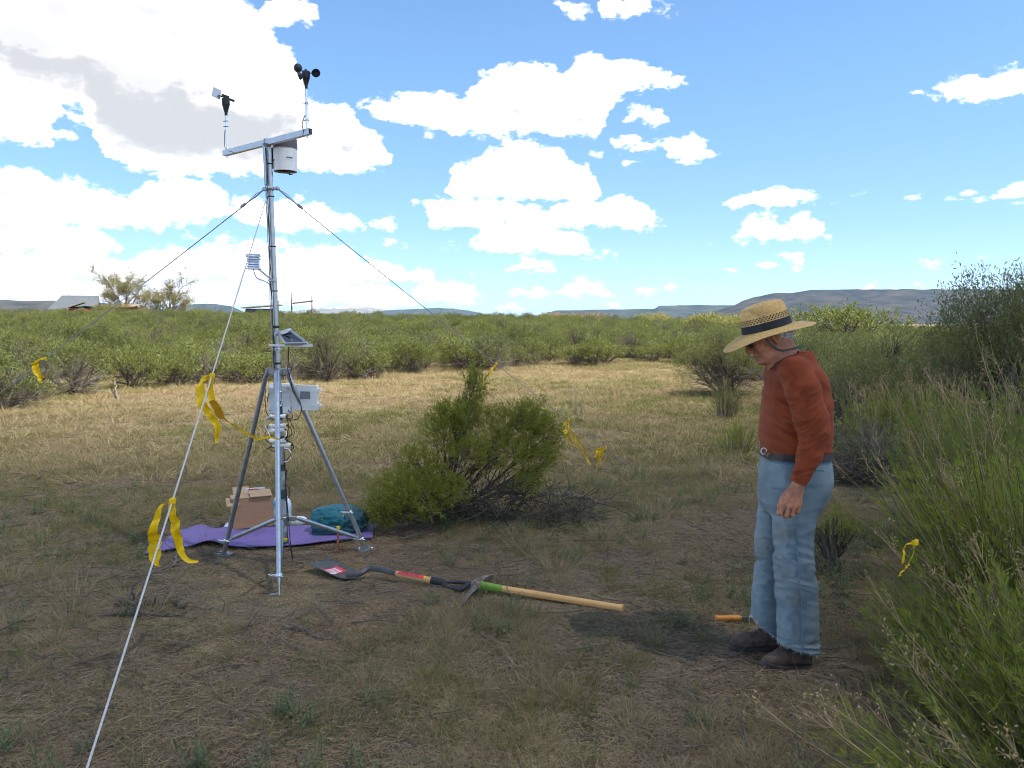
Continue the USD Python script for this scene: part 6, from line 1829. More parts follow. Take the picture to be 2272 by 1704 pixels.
# ---------------------------------------------------------------- the person
look('skin', (0.40, 0.175, 0.105), 0.55, var=0.16, scale=45, bump=0.25, bscale=180, spec=0.2)
look('knit', (0.185, 0.039, 0.014), 0.85, var=0.13, scale=14, bump=0.35, bscale=420, spec=0.15, sheen_weight=0.08, sheen_tint=(1.0, 0.6, 0.45))
look('hair_grey', (0.42, 0.41, 0.40), 0.7, var=0.35, scale=70, bump=0.8, bscale=160, stretch=(1, 1, 0.35))
look('boot_leather', (0.075, 0.049, 0.035), 0.7, var=0.35, scale=25, bump=0.4, bscale=90)
look('boot_sole', (0.032, 0.030, 0.028), 0.8, var=0.3, scale=30)
look('cord_green', (0.035, 0.085, 0.075), 0.7, var=0.15)
look('belt_web', (0.016, 0.018, 0.026), 0.75, scale=70, col2=(0.045, 0.034, 0.026))
look('band_navy', (0.009, 0.010, 0.014), 0.7, var=0.25, scale=30)
look('leather_tan', (0.22, 0.10, 0.04), 0.7, var=0.25)
look('denim_seam', (0.10, 0.16, 0.23), 0.9, var=0.2)
look('denim_fray', (0.55, 0.62, 0.66), 0.9, var=0.15)


def iso(f, h, lo):
    """Marching tetrahedra: the zero surface of the grid f (nx, ny, nz) with spacing h from lo, as a closed manifold."""
    nx, ny, nz = f.shape
    f = np.where(np.abs(f) < 1e-7, 1e-7, f)
    idx = np.arange(nx * ny * nz).reshape(nx, ny, nz)
    c = [idx[i:nx - 1 + i, j:ny - 1 + j, k:nz - 1 + k].ravel() for i in (0, 1) for j in (0, 1) for k in (0, 1)]
    fl = f.ravel()
    s = np.stack([fl[q] < 0 for q in c], 1)
    on_ = s.any(1) & ~s.all(1)
    c = [q[on_] for q in c]
    tris = []
    for t in ((0, 1, 3, 7), (0, 3, 2, 7), (0, 2, 6, 7), (0, 6, 4, 7), (0, 4, 5, 7), (0, 5, 1, 7)):
        v = np.stack([c[q] for q in t], 1)
        ins = fl[v] < 0
        order_ = np.argsort(~ins, axis=1, kind='stable')
        v = np.take_along_axis(v, order_, 1)
        k = ins.sum(1)
        e = lambda m, a, b: np.stack([np.minimum(v[m, a], v[m, b]), np.maximum(v[m, a], v[m, b])], 1)
        m = k == 1
        tris.append(np.stack([e(m, 0, 1), e(m, 0, 2), e(m, 0, 3)], 1))
        m = k == 3
        tris.append(np.stack([e(m, 3, 0), e(m, 3, 1), e(m, 3, 2)], 1))
        m = k == 2
        tris.append(np.stack([e(m, 0, 2), e(m, 0, 3), e(m, 1, 3)], 1))
        tris.append(np.stack([e(m, 0, 2), e(m, 1, 3), e(m, 1, 2)], 1))
    tr = np.concatenate(tris)
    keyed = tr[..., 0].astype(np.int64) * (nx * ny * nz) + tr[..., 1]
    u, inv = np.unique(keyed.ravel(), return_inverse=True)
    a, b = u // (nx * ny * nz), u % (nx * ny * nz)
    t = (fl[a] / (fl[a] - fl[b]))[:, None]
    pos = lambda q: np.stack(np.unravel_index(q, f.shape), 1).astype(float)
    v = pos(a) * (1 - t) + pos(b) * t
    faces = inv.reshape(-1, 3)
    g = np.stack(np.gradient(f), -1)
    ctr = v[faces].mean(1).round().astype(int)
    gr = g[ctr[:, 0], ctr[:, 1], ctr[:, 2]]
    nn = np.cross(v[faces[:, 1]] - v[faces[:, 0]], v[faces[:, 2]] - v[faces[:, 0]])
    flip = (nn * gr).sum(1) < 0
    faces[flip] = faces[flip][:, ::-1]
    v = v * h + np.asarray(lo)
    return v, faces


def relax(v, f, n=6):
    """Taubin smoothing."""
    from scipy.sparse import coo_matrix, diags
    e = np.concatenate([f[:, [0, 1]], f[:, [1, 2]], f[:, [2, 0]]])
    e = np.concatenate([e, e[:, ::-1]])
    w = coo_matrix((np.ones(len(e)), (e[:, 0], e[:, 1])), shape=(len(v), len(v))).tocsr()
    w.data[:] = 1.0
    w = diags(1.0 / np.maximum(np.asarray(w.sum(1)).ravel(), 1)) @ w
    for k in range(n):
        v = v + (0.5 if k % 2 == 0 else -0.52) * (w @ v - v)
    return v, f


def field(fn, lo, hi, h):
    lo, hi = np.asarray(lo, float), np.asarray(hi, float)
    n = np.ceil((hi - lo) / h).astype(int) + 1
    ax = [lo[k] + h * np.arange(n[k]) for k in range(3)]
    p = np.stack(np.meshgrid(*ax, indexing='ij'), -1)
    f = fn(p)
    # closed at the box
    f[0], f[-1], f[:, 0], f[:, -1], f[:, :, 0], f[:, :, -1] = (np.maximum(x, h) for x in (f[0], f[-1], f[:, 0], f[:, -1], f[:, :, 0], f[:, :, -1]))
    return relax(*iso(f, h, lo))


def s_min(a, b, k):
    h = np.clip(0.5 + 0.5 * (b - a) / k, 0, 1)
    return b + (a - b) * h - k * h * (1 - h)


def cone_sdf(p, a, b, ra, rb):
    a, b = np.asarray(a), np.asarray(b)
    d = b - a
    t = np.clip(((p - a) @ d) / max(d @ d, 1e-12), 0, 1)
    return np.linalg.norm(p - a - t[..., None] * d, axis=-1) - (ra + (rb - ra) * t)


def chain(p, pts, rs, k=0.01):
    out = None
    for i in range(len(pts) - 1):
        d = cone_sdf(p, pts[i], pts[i + 1], rs[i], rs[i + 1])
        out = d if out is None else s_min(out, d, k)
    return out


def ell(p, c, r, R=None):
    q = p - np.asarray(c)
    if R is not None:
        q = q @ R
    r = np.asarray(r)
    k0 = np.linalg.norm(q / r, axis=-1)
    k1 = np.linalg.norm(q / r ** 2, axis=-1)
    return k0 * (k0 - 1) / np.maximum(k1, 1e-9)


NEARF, FARF = land(1757, 1479), land(1675, 1441)
YM = (NEARF[1] + FARF[1]) / 2
DN, DF = NEARF[1] - YM, FARF[1] - YM


def M(px, py, dy=0.0):
    return P(px, py, YM + dy)


PXM = YM / FPX


class Loft:
    """Stacked ellipses read off the outline: rows (py, left px, right px, half width across, offset across)."""

    def __init__(self, rows, dy=0.0, pw=2.3):
        rows = sorted(rows, key=lambda r: -r[0])
        c = [M((r[1] + r[2]) / 2, r[0], dy) for r in rows]
        self.z = np.array([q[2] for q in c])
        self.x = np.array([q[0] for q in c])
        self.a = np.array([(r[2] - r[1]) / 2 * (YM + dy) / FPX for r in rows])
        self.b = np.array([r[3] for r in rows])
        self.y = np.array([YM + dy + (r[4] if len(r) > 4 else 0) for r in rows])
        self.pw = pw

    def at(self, z):
        return [np.interp(z, self.z, k) for k in (self.x, self.y, self.a, self.b)]

    def sdf(self, p, grow=0.0):
        x, y, a, b = self.at(p[..., 2])
        a, b = a + grow, b + grow
        r = ((np.abs(p[..., 0] - x) / a) ** self.pw + (np.abs(p[..., 1] - y) / b) ** self.pw) ** (1 / self.pw)
        d = (r - 1) * np.minimum(a, b)
        return np.maximum(d, np.maximum(self.z[0] - p[..., 2], p[..., 2] - self.z[-1]))

    def ring(self, z, grow=0.0, n=48):
        x, y, a, b = self.at(z)
        t = np.arange(n) * 2 * np.pi / n
        c, s = np.cos(t), np.sin(t)
        k = (np.abs(c) ** self.pw + np.abs(s) ** self.pw) ** (-1 / self.pw)
        return np.stack([x + (a + grow) * c * k, y + (b + grow) * s * k, np.full(n, float(z))], 1)

    def side(self, x, z, lift=0.0015):
        """The camera-side surface point at x, z."""
        cx, cy, a, b = self.at(z)
        u = np.clip(np.abs(x - cx) / a, 0, 0.98)
        return np.array([x, cy - b * (1 - u ** self.pw) ** (1 / self.pw) - lift, z])


TORSO = Loft([(782, 1762, 1800, 0.055), (792, 1742, 1804, 0.095), (804, 1719, 1808, 0.135), (818, 1706, 1816, 0.165), (840, 1702, 1826, 0.182), (868, 1700, 1834, 0.190), (893, 1698, 1837, 0.188), (930, 1693, 1838, 0.184), (954, 1690, 1838, 0.184), (978, 1691, 1837, 0.180), (996, 1694, 1836, 0.174), (1003, 1695, 1836, 0.172)])
HIPS = Loft([(990, 1697, 1832, 0.166), (1005, 1695, 1836, 0.170), (1030, 1690, 1839, 0.180), (1058, 1687, 1841, 0.186), (1085, 1687, 1836, 0.184), (1112, 1688, 1822, 0.180), (1135, 1700, 1808, 0.150)])
LEGN = Loft([(1085, 1712, 1830, 0.088), (1112, 1715, 1818, 0.088), (1155, 1716, 1807, 0.086), (1200, 1718, 1801, 0.082), (1235, 1719, 1801, 0.080), (1262, 1720, 1806, 0.079), (1300, 1721, 1811, 0.078), (1345, 1723, 1814, 0.078), (1390, 1725, 1815, 0.079), (1435, 1728, 1816, 0.080), (1455, 1728, 1816, 0.080)], DN * 0.9)
LEGF = Loft([(1080, 1686, 1800, 0.088), (1110, 1686, 1790, 0.088), (1150, 1681, 1768, 0.085), (1200, 1676, 1756, 0.081), (1228, 1678, 1756, 0.079), (1255, 1678, 1756, 0.078), (1300, 1671, 1752, 0.077), (1340, 1668, 1748, 0.077), (1380, 1668, 1744, 0.078), (1425, 1670, 1742, 0.078)], DF * 0.9)
NA = -0.205                                                   # the near arm hangs beside the body
ARM_N = [M(1764, 824, NA * 0.78), M(1781, 866, NA * 1.0), M(1799, 925, NA * 1.08), M(1806, 958, NA * 1.1), M(1796, 1010, NA * 1.12), M(1772, 1070, NA * 1.14)]
ARM_NR = [0.070, 0.073, 0.068, 0.060, 0.050, 0.036]
FA = 0.205
ARM_F = [M(1764, 824, FA * 0.8), M(1800, 860, FA * 1.05), M(1838, 893, FA * 1.15), M(1830, 940, FA * 1.1), M(1806, 985, FA * 0.95)]
ARM_FR = [0.070, 0.066, 0.050, 0.046, 0.036]


def folds(p, seed, freq, amp, d):
    """Cloth creases: long soft ridges along direction-stretched noise."""
    q = p @ np.asarray(d)
    n = meshkit.noise(q * freq, seed) * 0.65 + meshkit.noise(q * freq * 2.1, seed + 1) * 0.35
    return amp * (np.abs(n - 0.5) * 4 - 0.8)


def axis_map(u, along, across):
    """Matrix that stretches space: fine along u, coarse across it."""
    u = unit(u)
    return along * np.outer(u, u) + across * (np.eye(3) - np.outer(u, u))


def shirt(p):
    t = TORSO.sdf(p)
    n = chain(p, ARM_N, ARM_NR, 0.02)
    f = chain(p, ARM_F, ARM_FR, 0.02)
    yoke = cone_sdf(p, ARM_N[0] + [0.0, 0.03, 0.005], ARM_F[0] + [0.0, -0.03, 0.005], 0.062, 0.062)
    body = s_min(s_min(t, yoke, 0.05), f, 0.03)
    arm_f = folds(p, 5, 1.0, 0.0085, axis_map(np.array([0.62, 0.1, -0.75]), 30.0, 7.0)) * np.exp(-((p[..., 2] - ARM_N[3][2] - 0.03) / 0.10) ** 2)
    arm_f = arm_f + folds(p, 8, 1.0, 0.0042, axis_map(np.array([0.3, 0.2, -1.0]), 22.0, 5.0))
    # the sleeve lies in front of the body with a crease between them
    out = s_min(body + folds(p, 2, 1.0, 0.0065, axis_map(np.array([-0.35, 0.15, -0.9]), 17.0, 4.0)), n + arm_f, 0.012)
    cut = M(0, 1001)[2] + 0.0 * p[..., 0]
    hem = np.maximum(out, np.where(np.abs(p[..., 1] - YM) < 0.168, cut - p[..., 2], -1))
    # cuffs end cleanly
    d = unit(ARM_N[5] - ARM_N[4])
    cuff = (p - (ARM_N[5] + d * 0.004)) @ d
    near_cuff = np.linalg.norm(p - ARM_N[5], axis=-1) < 0.07
    hem = np.where(near_cuff, np.maximum(hem, cuff), hem)
    # neck opening
    nk = cone_sdf(p, M(1722, 770), M(1757, 806), 0.066, 0.056)
    return np.maximum(hem, -nk)


def jeans(p):
    h = HIPS.sdf(p)
    kn = np.exp(-((p[..., 2] - M(0, 1245)[2]) / 0.09) ** 2)
    fo = folds(p, 12, 1.0, 0.0080, axis_map(np.array([0.35, 0.2, 1.0]), 24.0, 5.0)) * (0.25 + 0.75 * kn) + folds(p, 14, 1.0, 0.0042, axis_map(np.array([-0.5, 0.1, 1.0]), 15.0, 4.0)) * 0.7
    an = np.exp(-((p[..., 2] - M(0, 1415)[2]) / 0.05) ** 2)
    fo = fo + an * folds(p, 18, 1.0, 0.008, axis_map(np.array([0.1, 0.2, 1.0]), 34.0, 6.0))
    n = LEGN.sdf(p) + fo
    f = LEGF.sdf(p) + fo
    x, z = p[..., 0], p[..., 2]
    a, b = M(1729, 1424, DN), M(1814, 1446, DN)
    n = np.maximum(n, (a[2] + (b[2] - a[2]) * (x - a[0]) / (b[0] - a[0])) - z)
    a, b = M(1668, 1366, DF), M(1738, 1420, DF)
    f = np.maximum(f, (a[2] + (b[2] - a[2]) * np.clip((x - a[0]) / (b[0] - a[0]), 0, 1) ** 0.8) - z)
    seat = cone_sdf(p, M(1800, 1062, -0.085), M(1800, 1066, 0.085), 0.088, 0.088)
    legs = np.minimum(n, f)
    return s_min(s_min(h, seat, 0.03), legs, 0.022)


# head frame: forward, up, side
HF, HU = np.array([-0.857, 0.0, -0.515]), np.array([-0.515, 0.0, 0.857])
HC = M(1706, 752)


def H(f, u, s=0.0):
    return HC + HF * f + HU * u + np.array([0, 1.0, 0]) * s


HR = np.stack([HF, np.array([0, 1.0, 0]), HU], 1)


def head(p):
    d = ell(p, H(-0.010, 0.045), (0.103, 0.077, 0.088), HR)
    d = s_min(d, ell(p, H(0.028, -0.014), (0.070, 0.060, 0.074), HR), 0.03)
    for s in (-1, 1):
        d = s_min(d, cone_sdf(p, H(-0.012, -0.040, 0.048 * s), H(0.070, -0.068, 0.018 * s), 0.024, 0.020), 0.022)
        d = s_min(d, ell(p, H(0.060, 0.000, 0.036 * s), (0.030, 0.026, 0.028), HR), 0.018)
        d = s_min(d, cone_sdf(p, H(0.088, 0.050, 0.010 * s), H(0.076, 0.048, 0.042 * s), 0.012, 0.011), 0.012)
    d = s_min(d, ell(p, H(0.086, -0.072), (0.020, 0.024, 0.017), HR), 0.016)
    for s in (-1, 1):                                         # eye sockets
        d = -s_min(-d, np.linalg.norm(p - H(0.104, 0.030, 0.031 * s), axis=-1) - 0.014, 0.01)
        d = s_min(d, np.linalg.norm(p - H(0.082, 0.030, 0.031 * s), axis=-1) - 0.0125, 0.003)
    d = s_min(d, cone_sdf(p, H(0.096, 0.034), H(0.114, -0.002), 0.0085, 0.0125), 0.010)
    for s in (-1, 1):
        d = s_min(d, np.linalg.norm(p - H(0.102, -0.008, 0.012 * s), axis=-1) - 0.0088, 0.007)
    d = s_min(d, cone_sdf(p, H(0.098, -0.034, -0.018), H(0.098, -0.034, 0.018), 0.0075, 0.0075), 0.008)
    d = s_min(d, cone_sdf(p, H(0.096, -0.049, -0.016), H(0.096, -0.049, 0.016), 0.0082, 0.0082), 0.007)
    # cheek crease
    d = -s_min(-d, cone_sdf(p, H(0.098, -0.010, -0.026), H(0.090, -0.046, -0.034), 0.004, 0.004), 0.008)
    for s in (-1, 1):
        e = ell(p, H(-0.012, 0.006, 0.078 * s), (0.019, 0.009, 0.033), HR)
        e = np.maximum(e, -ell(p, H(-0.008, 0.008, 0.086 * s), (0.010, 0.006, 0.020), HR))
        d = s_min(d, e, 0.006)
    nk = chain(p, [H(-0.040, -0.030), M(1738, 786), M(1760, 822)], [0.060, 0.060, 0.070], 0.02)
    d = s_min(d, nk, 0.022)
    d = s_min(d, cone_sdf(p, H(0.048, -0.078), M(1716, 815), 0.018, 0.028), 0.03)   # loose skin below the chin
    return np.maximum(d, M(0, 838)[2] - p[..., 2])


def core(p):
    d = chain(p, [M(1756, 800), M(1768, 850), M(1766, 940), M(1766, 1030)], [0.062, 0.10, 0.115, 0.115], 0.05)
    d = s_min(d, cone_sdf(p, ARM_N[0], ARM_F[0], 0.05, 0.05), 0.05)
    for s in (ARM_N, ARM_F):
        d = s_min(d, chain(p, s, [0.045, 0.044, 0.040, 0.036, 0.032, 0.027], 0.02), 0.02)
    for dy, pts in ((DN, [(1772, 1050), (1760, 1150), (1760, 1250), (1768, 1340), (1775, 1445)]), (DF, [(1755, 1050), (1728, 1150), (1718, 1250), (1712, 1340), (1718, 1415)])):
        d = s_min(d, chain(p, [M(x, y, dy * 0.9) for x, y in pts], [0.072, 0.068, 0.052, 0.045, 0.034], 0.03), 0.03)
    return d


def hand(p):
    dy = NA * 1.14
    w = ARM_N[5]
    d = chain(p, [w + (ARM_N[4] - w) * 0.3, w, M(1766, 1090, dy)], [0.027, 0.0265, 0.026], 0.01)
    kn = [M(x, y, dy + o) for x, y, o in ((1737, 1119, -0.010), (1750, 1123, -0.012), (1763, 1123, -0.010), (1774, 1119, -0.004))]
    for q, r in zip(kn, (0.0125, 0.0130, 0.0125, 0.0115)):
        d = s_min(d, cone_sdf(p, M(1765, 1084, dy) + (q - kn[1]) * 0.35, q, 0.018, r), 0.012)
    palm = ell(p, M(1757, 1106, dy + 0.006), (0.040, 0.018, 0.044))
    d = s_min(d, palm, 0.012)
    for q, r, L in zip(kn, (0.0100, 0.0104, 0.0100, 0.0090), (1.0, 1.08, 1.0, 0.82)):
        j1 = q + np.array([-0.006, 0.006, -0.040]) * L
        j2 = j1 + np.array([-0.001, 0.021, -0.010]) * L
        j3 = j2 + np.array([0.002, 0.014, 0.012]) * L
        d = s_min(d, chain(p, [q, j1, j2, j3], [r, r * 0.98, r * 0.9, r * 0.8], 0.004), 0.004)
    th = [M(1752, 1090, dy + 0.004), M(1738, 1106, dy + 0.006), M(1731, 1122, dy + 0.014), M(1729, 1135, dy + 0.022)]
    return s_min(d, chain(p, th, [0.018, 0.0135, 0.0112, 0.0095], 0.006), 0.006)


def boots(dy, pts, toe, heel, bottom):
    """(upper, sole) distance functions of one boot."""
    zb = M(0, bottom, dy)[2]
    q = [M(x, y, dy + o) for x, y, _, o in pts]
    r = [k[2] for k in pts]

    def upper(p):
        d = chain(p, q, r, 0.02)
        d = s_min(d, cone_sdf(p, M(pts[0][0] - 6, pts[0][1], dy), M(pts[0][0] - 16, pts[0][1] - 28, dy), 0.046, 0.048), 0.02)
        return np.maximum(d + folds(p, 40, 1.0, 0.0020, np.eye(3) * 26.0), zb + 0.012 - p[..., 2])

    def sole(p):
        flat = p.copy()
        flat[..., 2] = 0
        qq = [np.array([k[0], k[1], 0]) for k in q]
        d = chain(flat, qq, [k * 1.06 + 0.006 for k in r], 0.03)
        rise = 0.012 * np.clip((q[-1][0] + 0.04 - p[..., 0]) / 0.06, 0, 1)      # the toe turns up
        return np.maximum(d, np.maximum(zb + rise - p[..., 2], p[..., 2] - (zb + 0.027 + rise)))
    return upper, sole


o = (NEARF + FARF) / 2
o = on(o[0], o[1])
MAN = Thing('person', 'person in rust-red sweater, blue jeans and wide straw hat looking down at the tools', 'person', o)

hv = field(head, HC - [0.17, 0.12, 0.22], HC + [0.17, 0.12, 0.16], 0.0034)
hn = field(hand, M(1775, 1155, NA * 1.14) - [0.13, 0.06, 0.01], M(1800, 1035, NA * 1.14) + [0.02, 0.09, 0.02], 0.0030)
cv = field(core, [M(1640, 0)[0], YM - 0.32, o[2] + 0.03], [M(1880, 0)[0], YM + 0.32, M(0, 770)[2]], 0.013)
try:
    mf = [manifold3d.Manifold(manifold3d.Mesh(np.ascontiguousarray(v, np.float32), np.ascontiguousarray(f, np.uint32))) for v, f in (hv, hn, cv)]
    un = mf[0] + mf[1] + mf[2]
    if un.num_tri() < 1000:
        raise ValueError
    mm = un.to_mesh()
    bodym = mm.vert_properties[:, :3].astype(float), np.array(mm.tri_verts)
except Exception:
    bodym = cat_(hv, hn, cv)
body = MAN.part('body', bodym, 'skin', smooth=True)
sv = field(shirt, [M(1655, 0)[0], YM - 0.34, M(0, 1090)[2]], [M(1885, 0)[0], YM + 0.33, M(0, 752)[2]], 0.0058)
MAN.part('mouth', tube([H(0.094, -0.0425, -0.026), H(0.1035, -0.0415, -0.014), H(0.1060, -0.0412, 0.0), H(0.1035, -0.0415, 0.014), H(0.094, -0.0425, 0.026)], 0.0022, 6, 16), 'leather_tan', under=body)
shirt_p = MAN.part('sweater', sv, 'knit', smooth=True)

kx = [M(1690, 1205, DF - .06), M(1729, 1275, DN - .07), M(1728, 1185, DN - .07), M(1765, 1330, DN - .07)]
nd = {'g': ('geometry', {}), 'n': ('noise_texture', {'scale': 9.0, 'detail': 5.0, 'roughness': 0.6}), 'r': ('rgb_ramp', {'ramp': [(0.35, (0.118, 0.162, 0.190)), (0.5, (0.142, 0.190, 0.218)), (0.65, (0.172, 0.222, 0.248))]}),
      'w': ('noise_texture', {'scale': 900.0, 'detail': 2.0}), 'b': ('bump', {'strength': 0.25, 'distance': 0.002}), 'p': ('principled_bsdf', {'roughness': 0.9, 'specular_ior_level': 0.15})}
lk = [('g.position', 'n.vector'), ('n.fac', 'r.fac'), ('g.position', 'w.vector'), ('w.fac', 'b.height'), ('b.normal', 'p.normal')]
last = 'r.color'
for i, (q, rad) in enumerate(zip(kx, (0.085, 0.075, 0.09, 0.05))):       # dirt on the knees and thigh
    nd[f'd{i}'] = ('vector_math', {'math_type': 'distance', 'vector2': tuple(q)})
    nd[f'a{i}'] = ('math', {'math_type': 'multiply_add', 'value2': 0.10})
    nd[f's{i}'] = ('map_range', {'range_type': 'smoothstep', 'from_min': rad + 0.05, 'from_max': 0.055, 'to_min': 0.0, 'to_max': 0.40, 'clamp': True})
    nd[f'm{i}'] = ('mix_color', {'b': (0.17, 0.145, 0.10)})
    lk += [('g.position', f'd{i}.vector1'), ('n.fac', f'a{i}.value1'), (f'd{i}.value', f'a{i}.value3'), (f'a{i}.value', f's{i}.value'), (f's{i}.result', f'm{i}.fac'), (last, f'm{i}.a')]
    last = f'm{i}.result'
lk.append((last, 'p.base_color'))
usdkit.material(stage, '/World/Looks/denim', nd, lk, surface='p.BSDF')
jv = field(jeans, [M(1645, 0)[0], YM - 0.25, M(0, 1462, DN)[2]], [M(1860, 0)[0], YM + 0.25, M(0, 985)[2]], 0.0060)
jn = MAN.part('jeans', jv, 'denim', smooth=True)
# seams, pocket and waistband stitching
sm_pts = [(1753, 1152), (1755, 1195), (1758, 1240), (1763, 1290), (1766, 1340), (1768, 1390), (1769, 1432)]
MAN.part('side_seam', tube([LEGN.side(M(x, y, DN)[0], M(x, y, DN)[2], 0.0055) for x, y in sm_pts], 0.0022, 6, 60), 'denim_seam', under=jn)
MAN.part('pocket_seam', tube([HIPS.side(M(x, y, -.15)[0], M(x, y, -.15)[2], 0.0035) for x, y in ((1716, 1026), (1735, 1029), (1752, 1027), (1757, 1022))], 0.0022, 6, 24), 'denim_seam', under=jn)
MAN.part('back_pocket_seam', tube([HIPS.side(M(x, y, -.15)[0], M(x, y, -.15)[2], 0.0035) for x, y in ((1796, 1040), (1812, 1040), (1826, 1045))], 0.002, 6, 20), 'denim_seam', under=jn)
r_ = np.random.default_rng(5)
fr_ = []
for lf, dy, A_, B_ in ((LEGN, DN, (1729, 1424), (1814, 1446)), (LEGF, DF, (1668, 1366), (1738, 1420))):
    a, b = M(*A_, dy), M(*B_, dy)
    rg_ = lf.ring(a[2], 0.001, 140)
    t_ = np.clip((rg_[:, 0] - a[0]) / (b[0] - a[0]), 0, 1)
    rg_[:, 2] = a[2] + (b[2] - a[2]) * (t_ if dy < 0 else t_ ** 0.8) + 0.004
    q = rg_[r_.integers(0, 140, 420)] + r_.normal(size=(420, 3)) * 0.002
    fr_.append(blades(q, unit(np.array([0, 0, -1.0]) + r_.normal(size=(420, 3)) * 0.5), r_.uniform(0.006, 0.020, 420), np.full(420, 0.0018), r_.normal(size=(420, 3)) * 0.3))
MAN.part('frayed_hem', cat_(*fr_), 'denim_fray', under=jn, smooth=False)
# belt with a ring and leather tag
zt_, zb_ = M(0, 998)[2], M(0, 1012)[2]
n_ = 64
bands = [HIPS.ring(z, g, n_) for z, g in ((zb_, 0.004), (zb_, 0.009), (zt_, 0.009), (zt_, 0.004))]
bv = np.concatenate(bands)
bf = np.array([k for i in range(3) for j in range(n_) for k in ([i * n_ + j, i * n_ + (j + 1) % n_, (i + 1) * n_ + (j + 1) % n_], [i * n_ + j, (i + 1) * n_ + (j + 1) % n_, (i + 1) * n_ + j])])
bl_ = MAN.part('belt', (bv, bf), 'belt_web', smooth=40)
q = HIPS.side(M(1701, 1004, -.1)[0], M(0, 1004, -.1)[2], 0.014)
MAN.part('key_ring', tube(q + np.stack([0.013 * np.cos(np.linspace(0, 6.28, 16)), 0 * np.linspace(0, 1, 16), 0.015 * np.sin(np.linspace(0, 6.28, 16))], 1), 0.0026, 6), 'white_plastic', under=bl_)
MAN.part('leather_tag', ribbon([q + np.array([0.008, -0.003, -0.006]), q + np.array([0.024, -0.006, -0.022]), q + np.array([0.034, -0.006, -0.046])], [0.016, 0.018, 0.008], np.array([0.5, -0.2, 0.8]), k=12, thick=0.003), 'leather_tan', under=bl_, smooth=60)

for dy, pts, bottom in ((DN, [(1803, 1452, 0.040, 0.0), (1768, 1452, 0.041, 0.0), (1735, 1458, 0.038, -0.004), (1706, 1466, 0.030, -0.008)], 1481), (DF, [(1722, 1416, 0.040, 0.0), (1688, 1416, 0.040, 0.0), (1656, 1420, 0.037, -0.004), (1634, 1426, 0.030, -0.006)], 1442)):
    up_, so_ = boots(dy, pts, None, None, bottom)
    zb0 = M(0, bottom, dy)[2]
    lo, hi = [M(pts[-1][0] - 32, 0, dy)[0], YM + dy - 0.08, zb0 - 0.008], [M(pts[0][0] + 34, 0, dy)[0], YM + dy + 0.08, zb0 + 0.19]
    b_ = MAN.part('boot', field(up_, lo, hi, 0.0046), 'boot_leather', smooth=True)
    MAN.part('sole', field(so_, lo, hi, 0.0042), 'boot_sole', under=b_, smooth=True)
    for k in range(4):
        x_ = pts[1][0] - 2 - 9 * k
        y_ = pts[1][1] - 18 + 4.5 * k
        MAN.part('lace', tube([M(x_ + 3, y_ + 3, dy - 0.034), M(x_ - 3, y_ - 2, dy - 0.012), M(x_ - 2, y_ - 2, dy + 0.014)], 0.0026, 5, 10), 'black_plastic', under=b_)


# hair, glasses, hat, chin cord
def hair(p):
    d = ell(p, H(-0.014, 0.040), (0.112, 0.083, 0.088), HR)
    d = s_min(d, ell(p, H(-0.070, -0.012), (0.050, 0.066, 0.044), HR), 0.02)
    d = d + 0.008 * (meshkit.noise(p * 75, 3) - 0.5) + 0.006 * (meshkit.noise(p * 160, 4) - 0.5)
    f_, u_ = (p - HC) @ HF, (p - HC) @ HU
    d = np.maximum(d, np.where(u_ > 0.03, f_ - 0.03, f_ + 0.022 - 0.25 * np.clip(u_, 0, 0.1)))
    return np.maximum(d, u_ - 0.085)


MAN.part('hair', field(hair, HC - [0.15, 0.11, 0.13], HC + [0.16, 0.11, 0.14], 0.004), 'hair_grey', smooth=True)
gl_ = MAN.part('glasses', cat_(*[(lambda s: (np.array(trimesh.creation.icosphere(3).vertices) * np.array([0.012, 0.027, 0.021]) @ HR.T + H(0.098, 0.030, 0.034 * s), np.array(trimesh.creation.icosphere(3).faces)))(s) for s in (-1, 1)], boxm(H(0.108, 0.036), (0.008, 0.02, 0.006), HR)), 'solar_cell', smooth=True)
for s in (-1, 1):
    MAN.part('temple', tube([H(0.092, 0.036, 0.060 * s), H(0.055, 0.036, 0.072 * s), H(-0.005, 0.034, 0.082 * s), H(-0.025, 0.018, 0.083 * s)], 0.0028, 6, 16), 'black_plastic', under=gl_)

ux, uz = unit(np.array([199.0, 0, 56.0])), unit(np.array([-56.0, 0, 199.0]))
HATR = np.stack([ux, np.array([0, 1.0, 0]), uz], 1)
HATC = M(1702, 730)
usdkit.material(stage, '/World/Looks/straw_weave', {
    'g': ('geometry', {}), 'w': ('wave_texture', {'wave_type': 'bands', 'bands_direction': 'z', 'scale': 62.0, 'distortion': 3.0, 'detail': 2.0, 'detail_scale': 3.0}), 'n': ('noise_texture', {'scale': 90.0, 'detail': 4.0, 'roughness': 0.7}),
    'm': ('math', {'math_type': 'multiply_add', 'value2': 0.35}), 'r': ('rgb_ramp', {'ramp': [(0.30, (0.21, 0.115, 0.035)), (0.55, (0.46, 0.285, 0.098)), (0.85, (0.62, 0.42, 0.168))]}),
    'b': ('bump', {'strength': 0.6, 'distance': 0.004}), 'p': ('principled_bsdf', {'roughness': 0.7, 'specular_ior_level': 0.25})},
    [('g.position', 'w.vector'), ('g.position', 'n.vector'), ('w.fac', 'm.value1'), ('n.fac', 'm.value3'), ('m.value', 'r.fac'), ('r.color', 'p.base_color'), ('m.value', 'b.height'), ('b.normal', 'p.normal')], surface='p.BSDF')


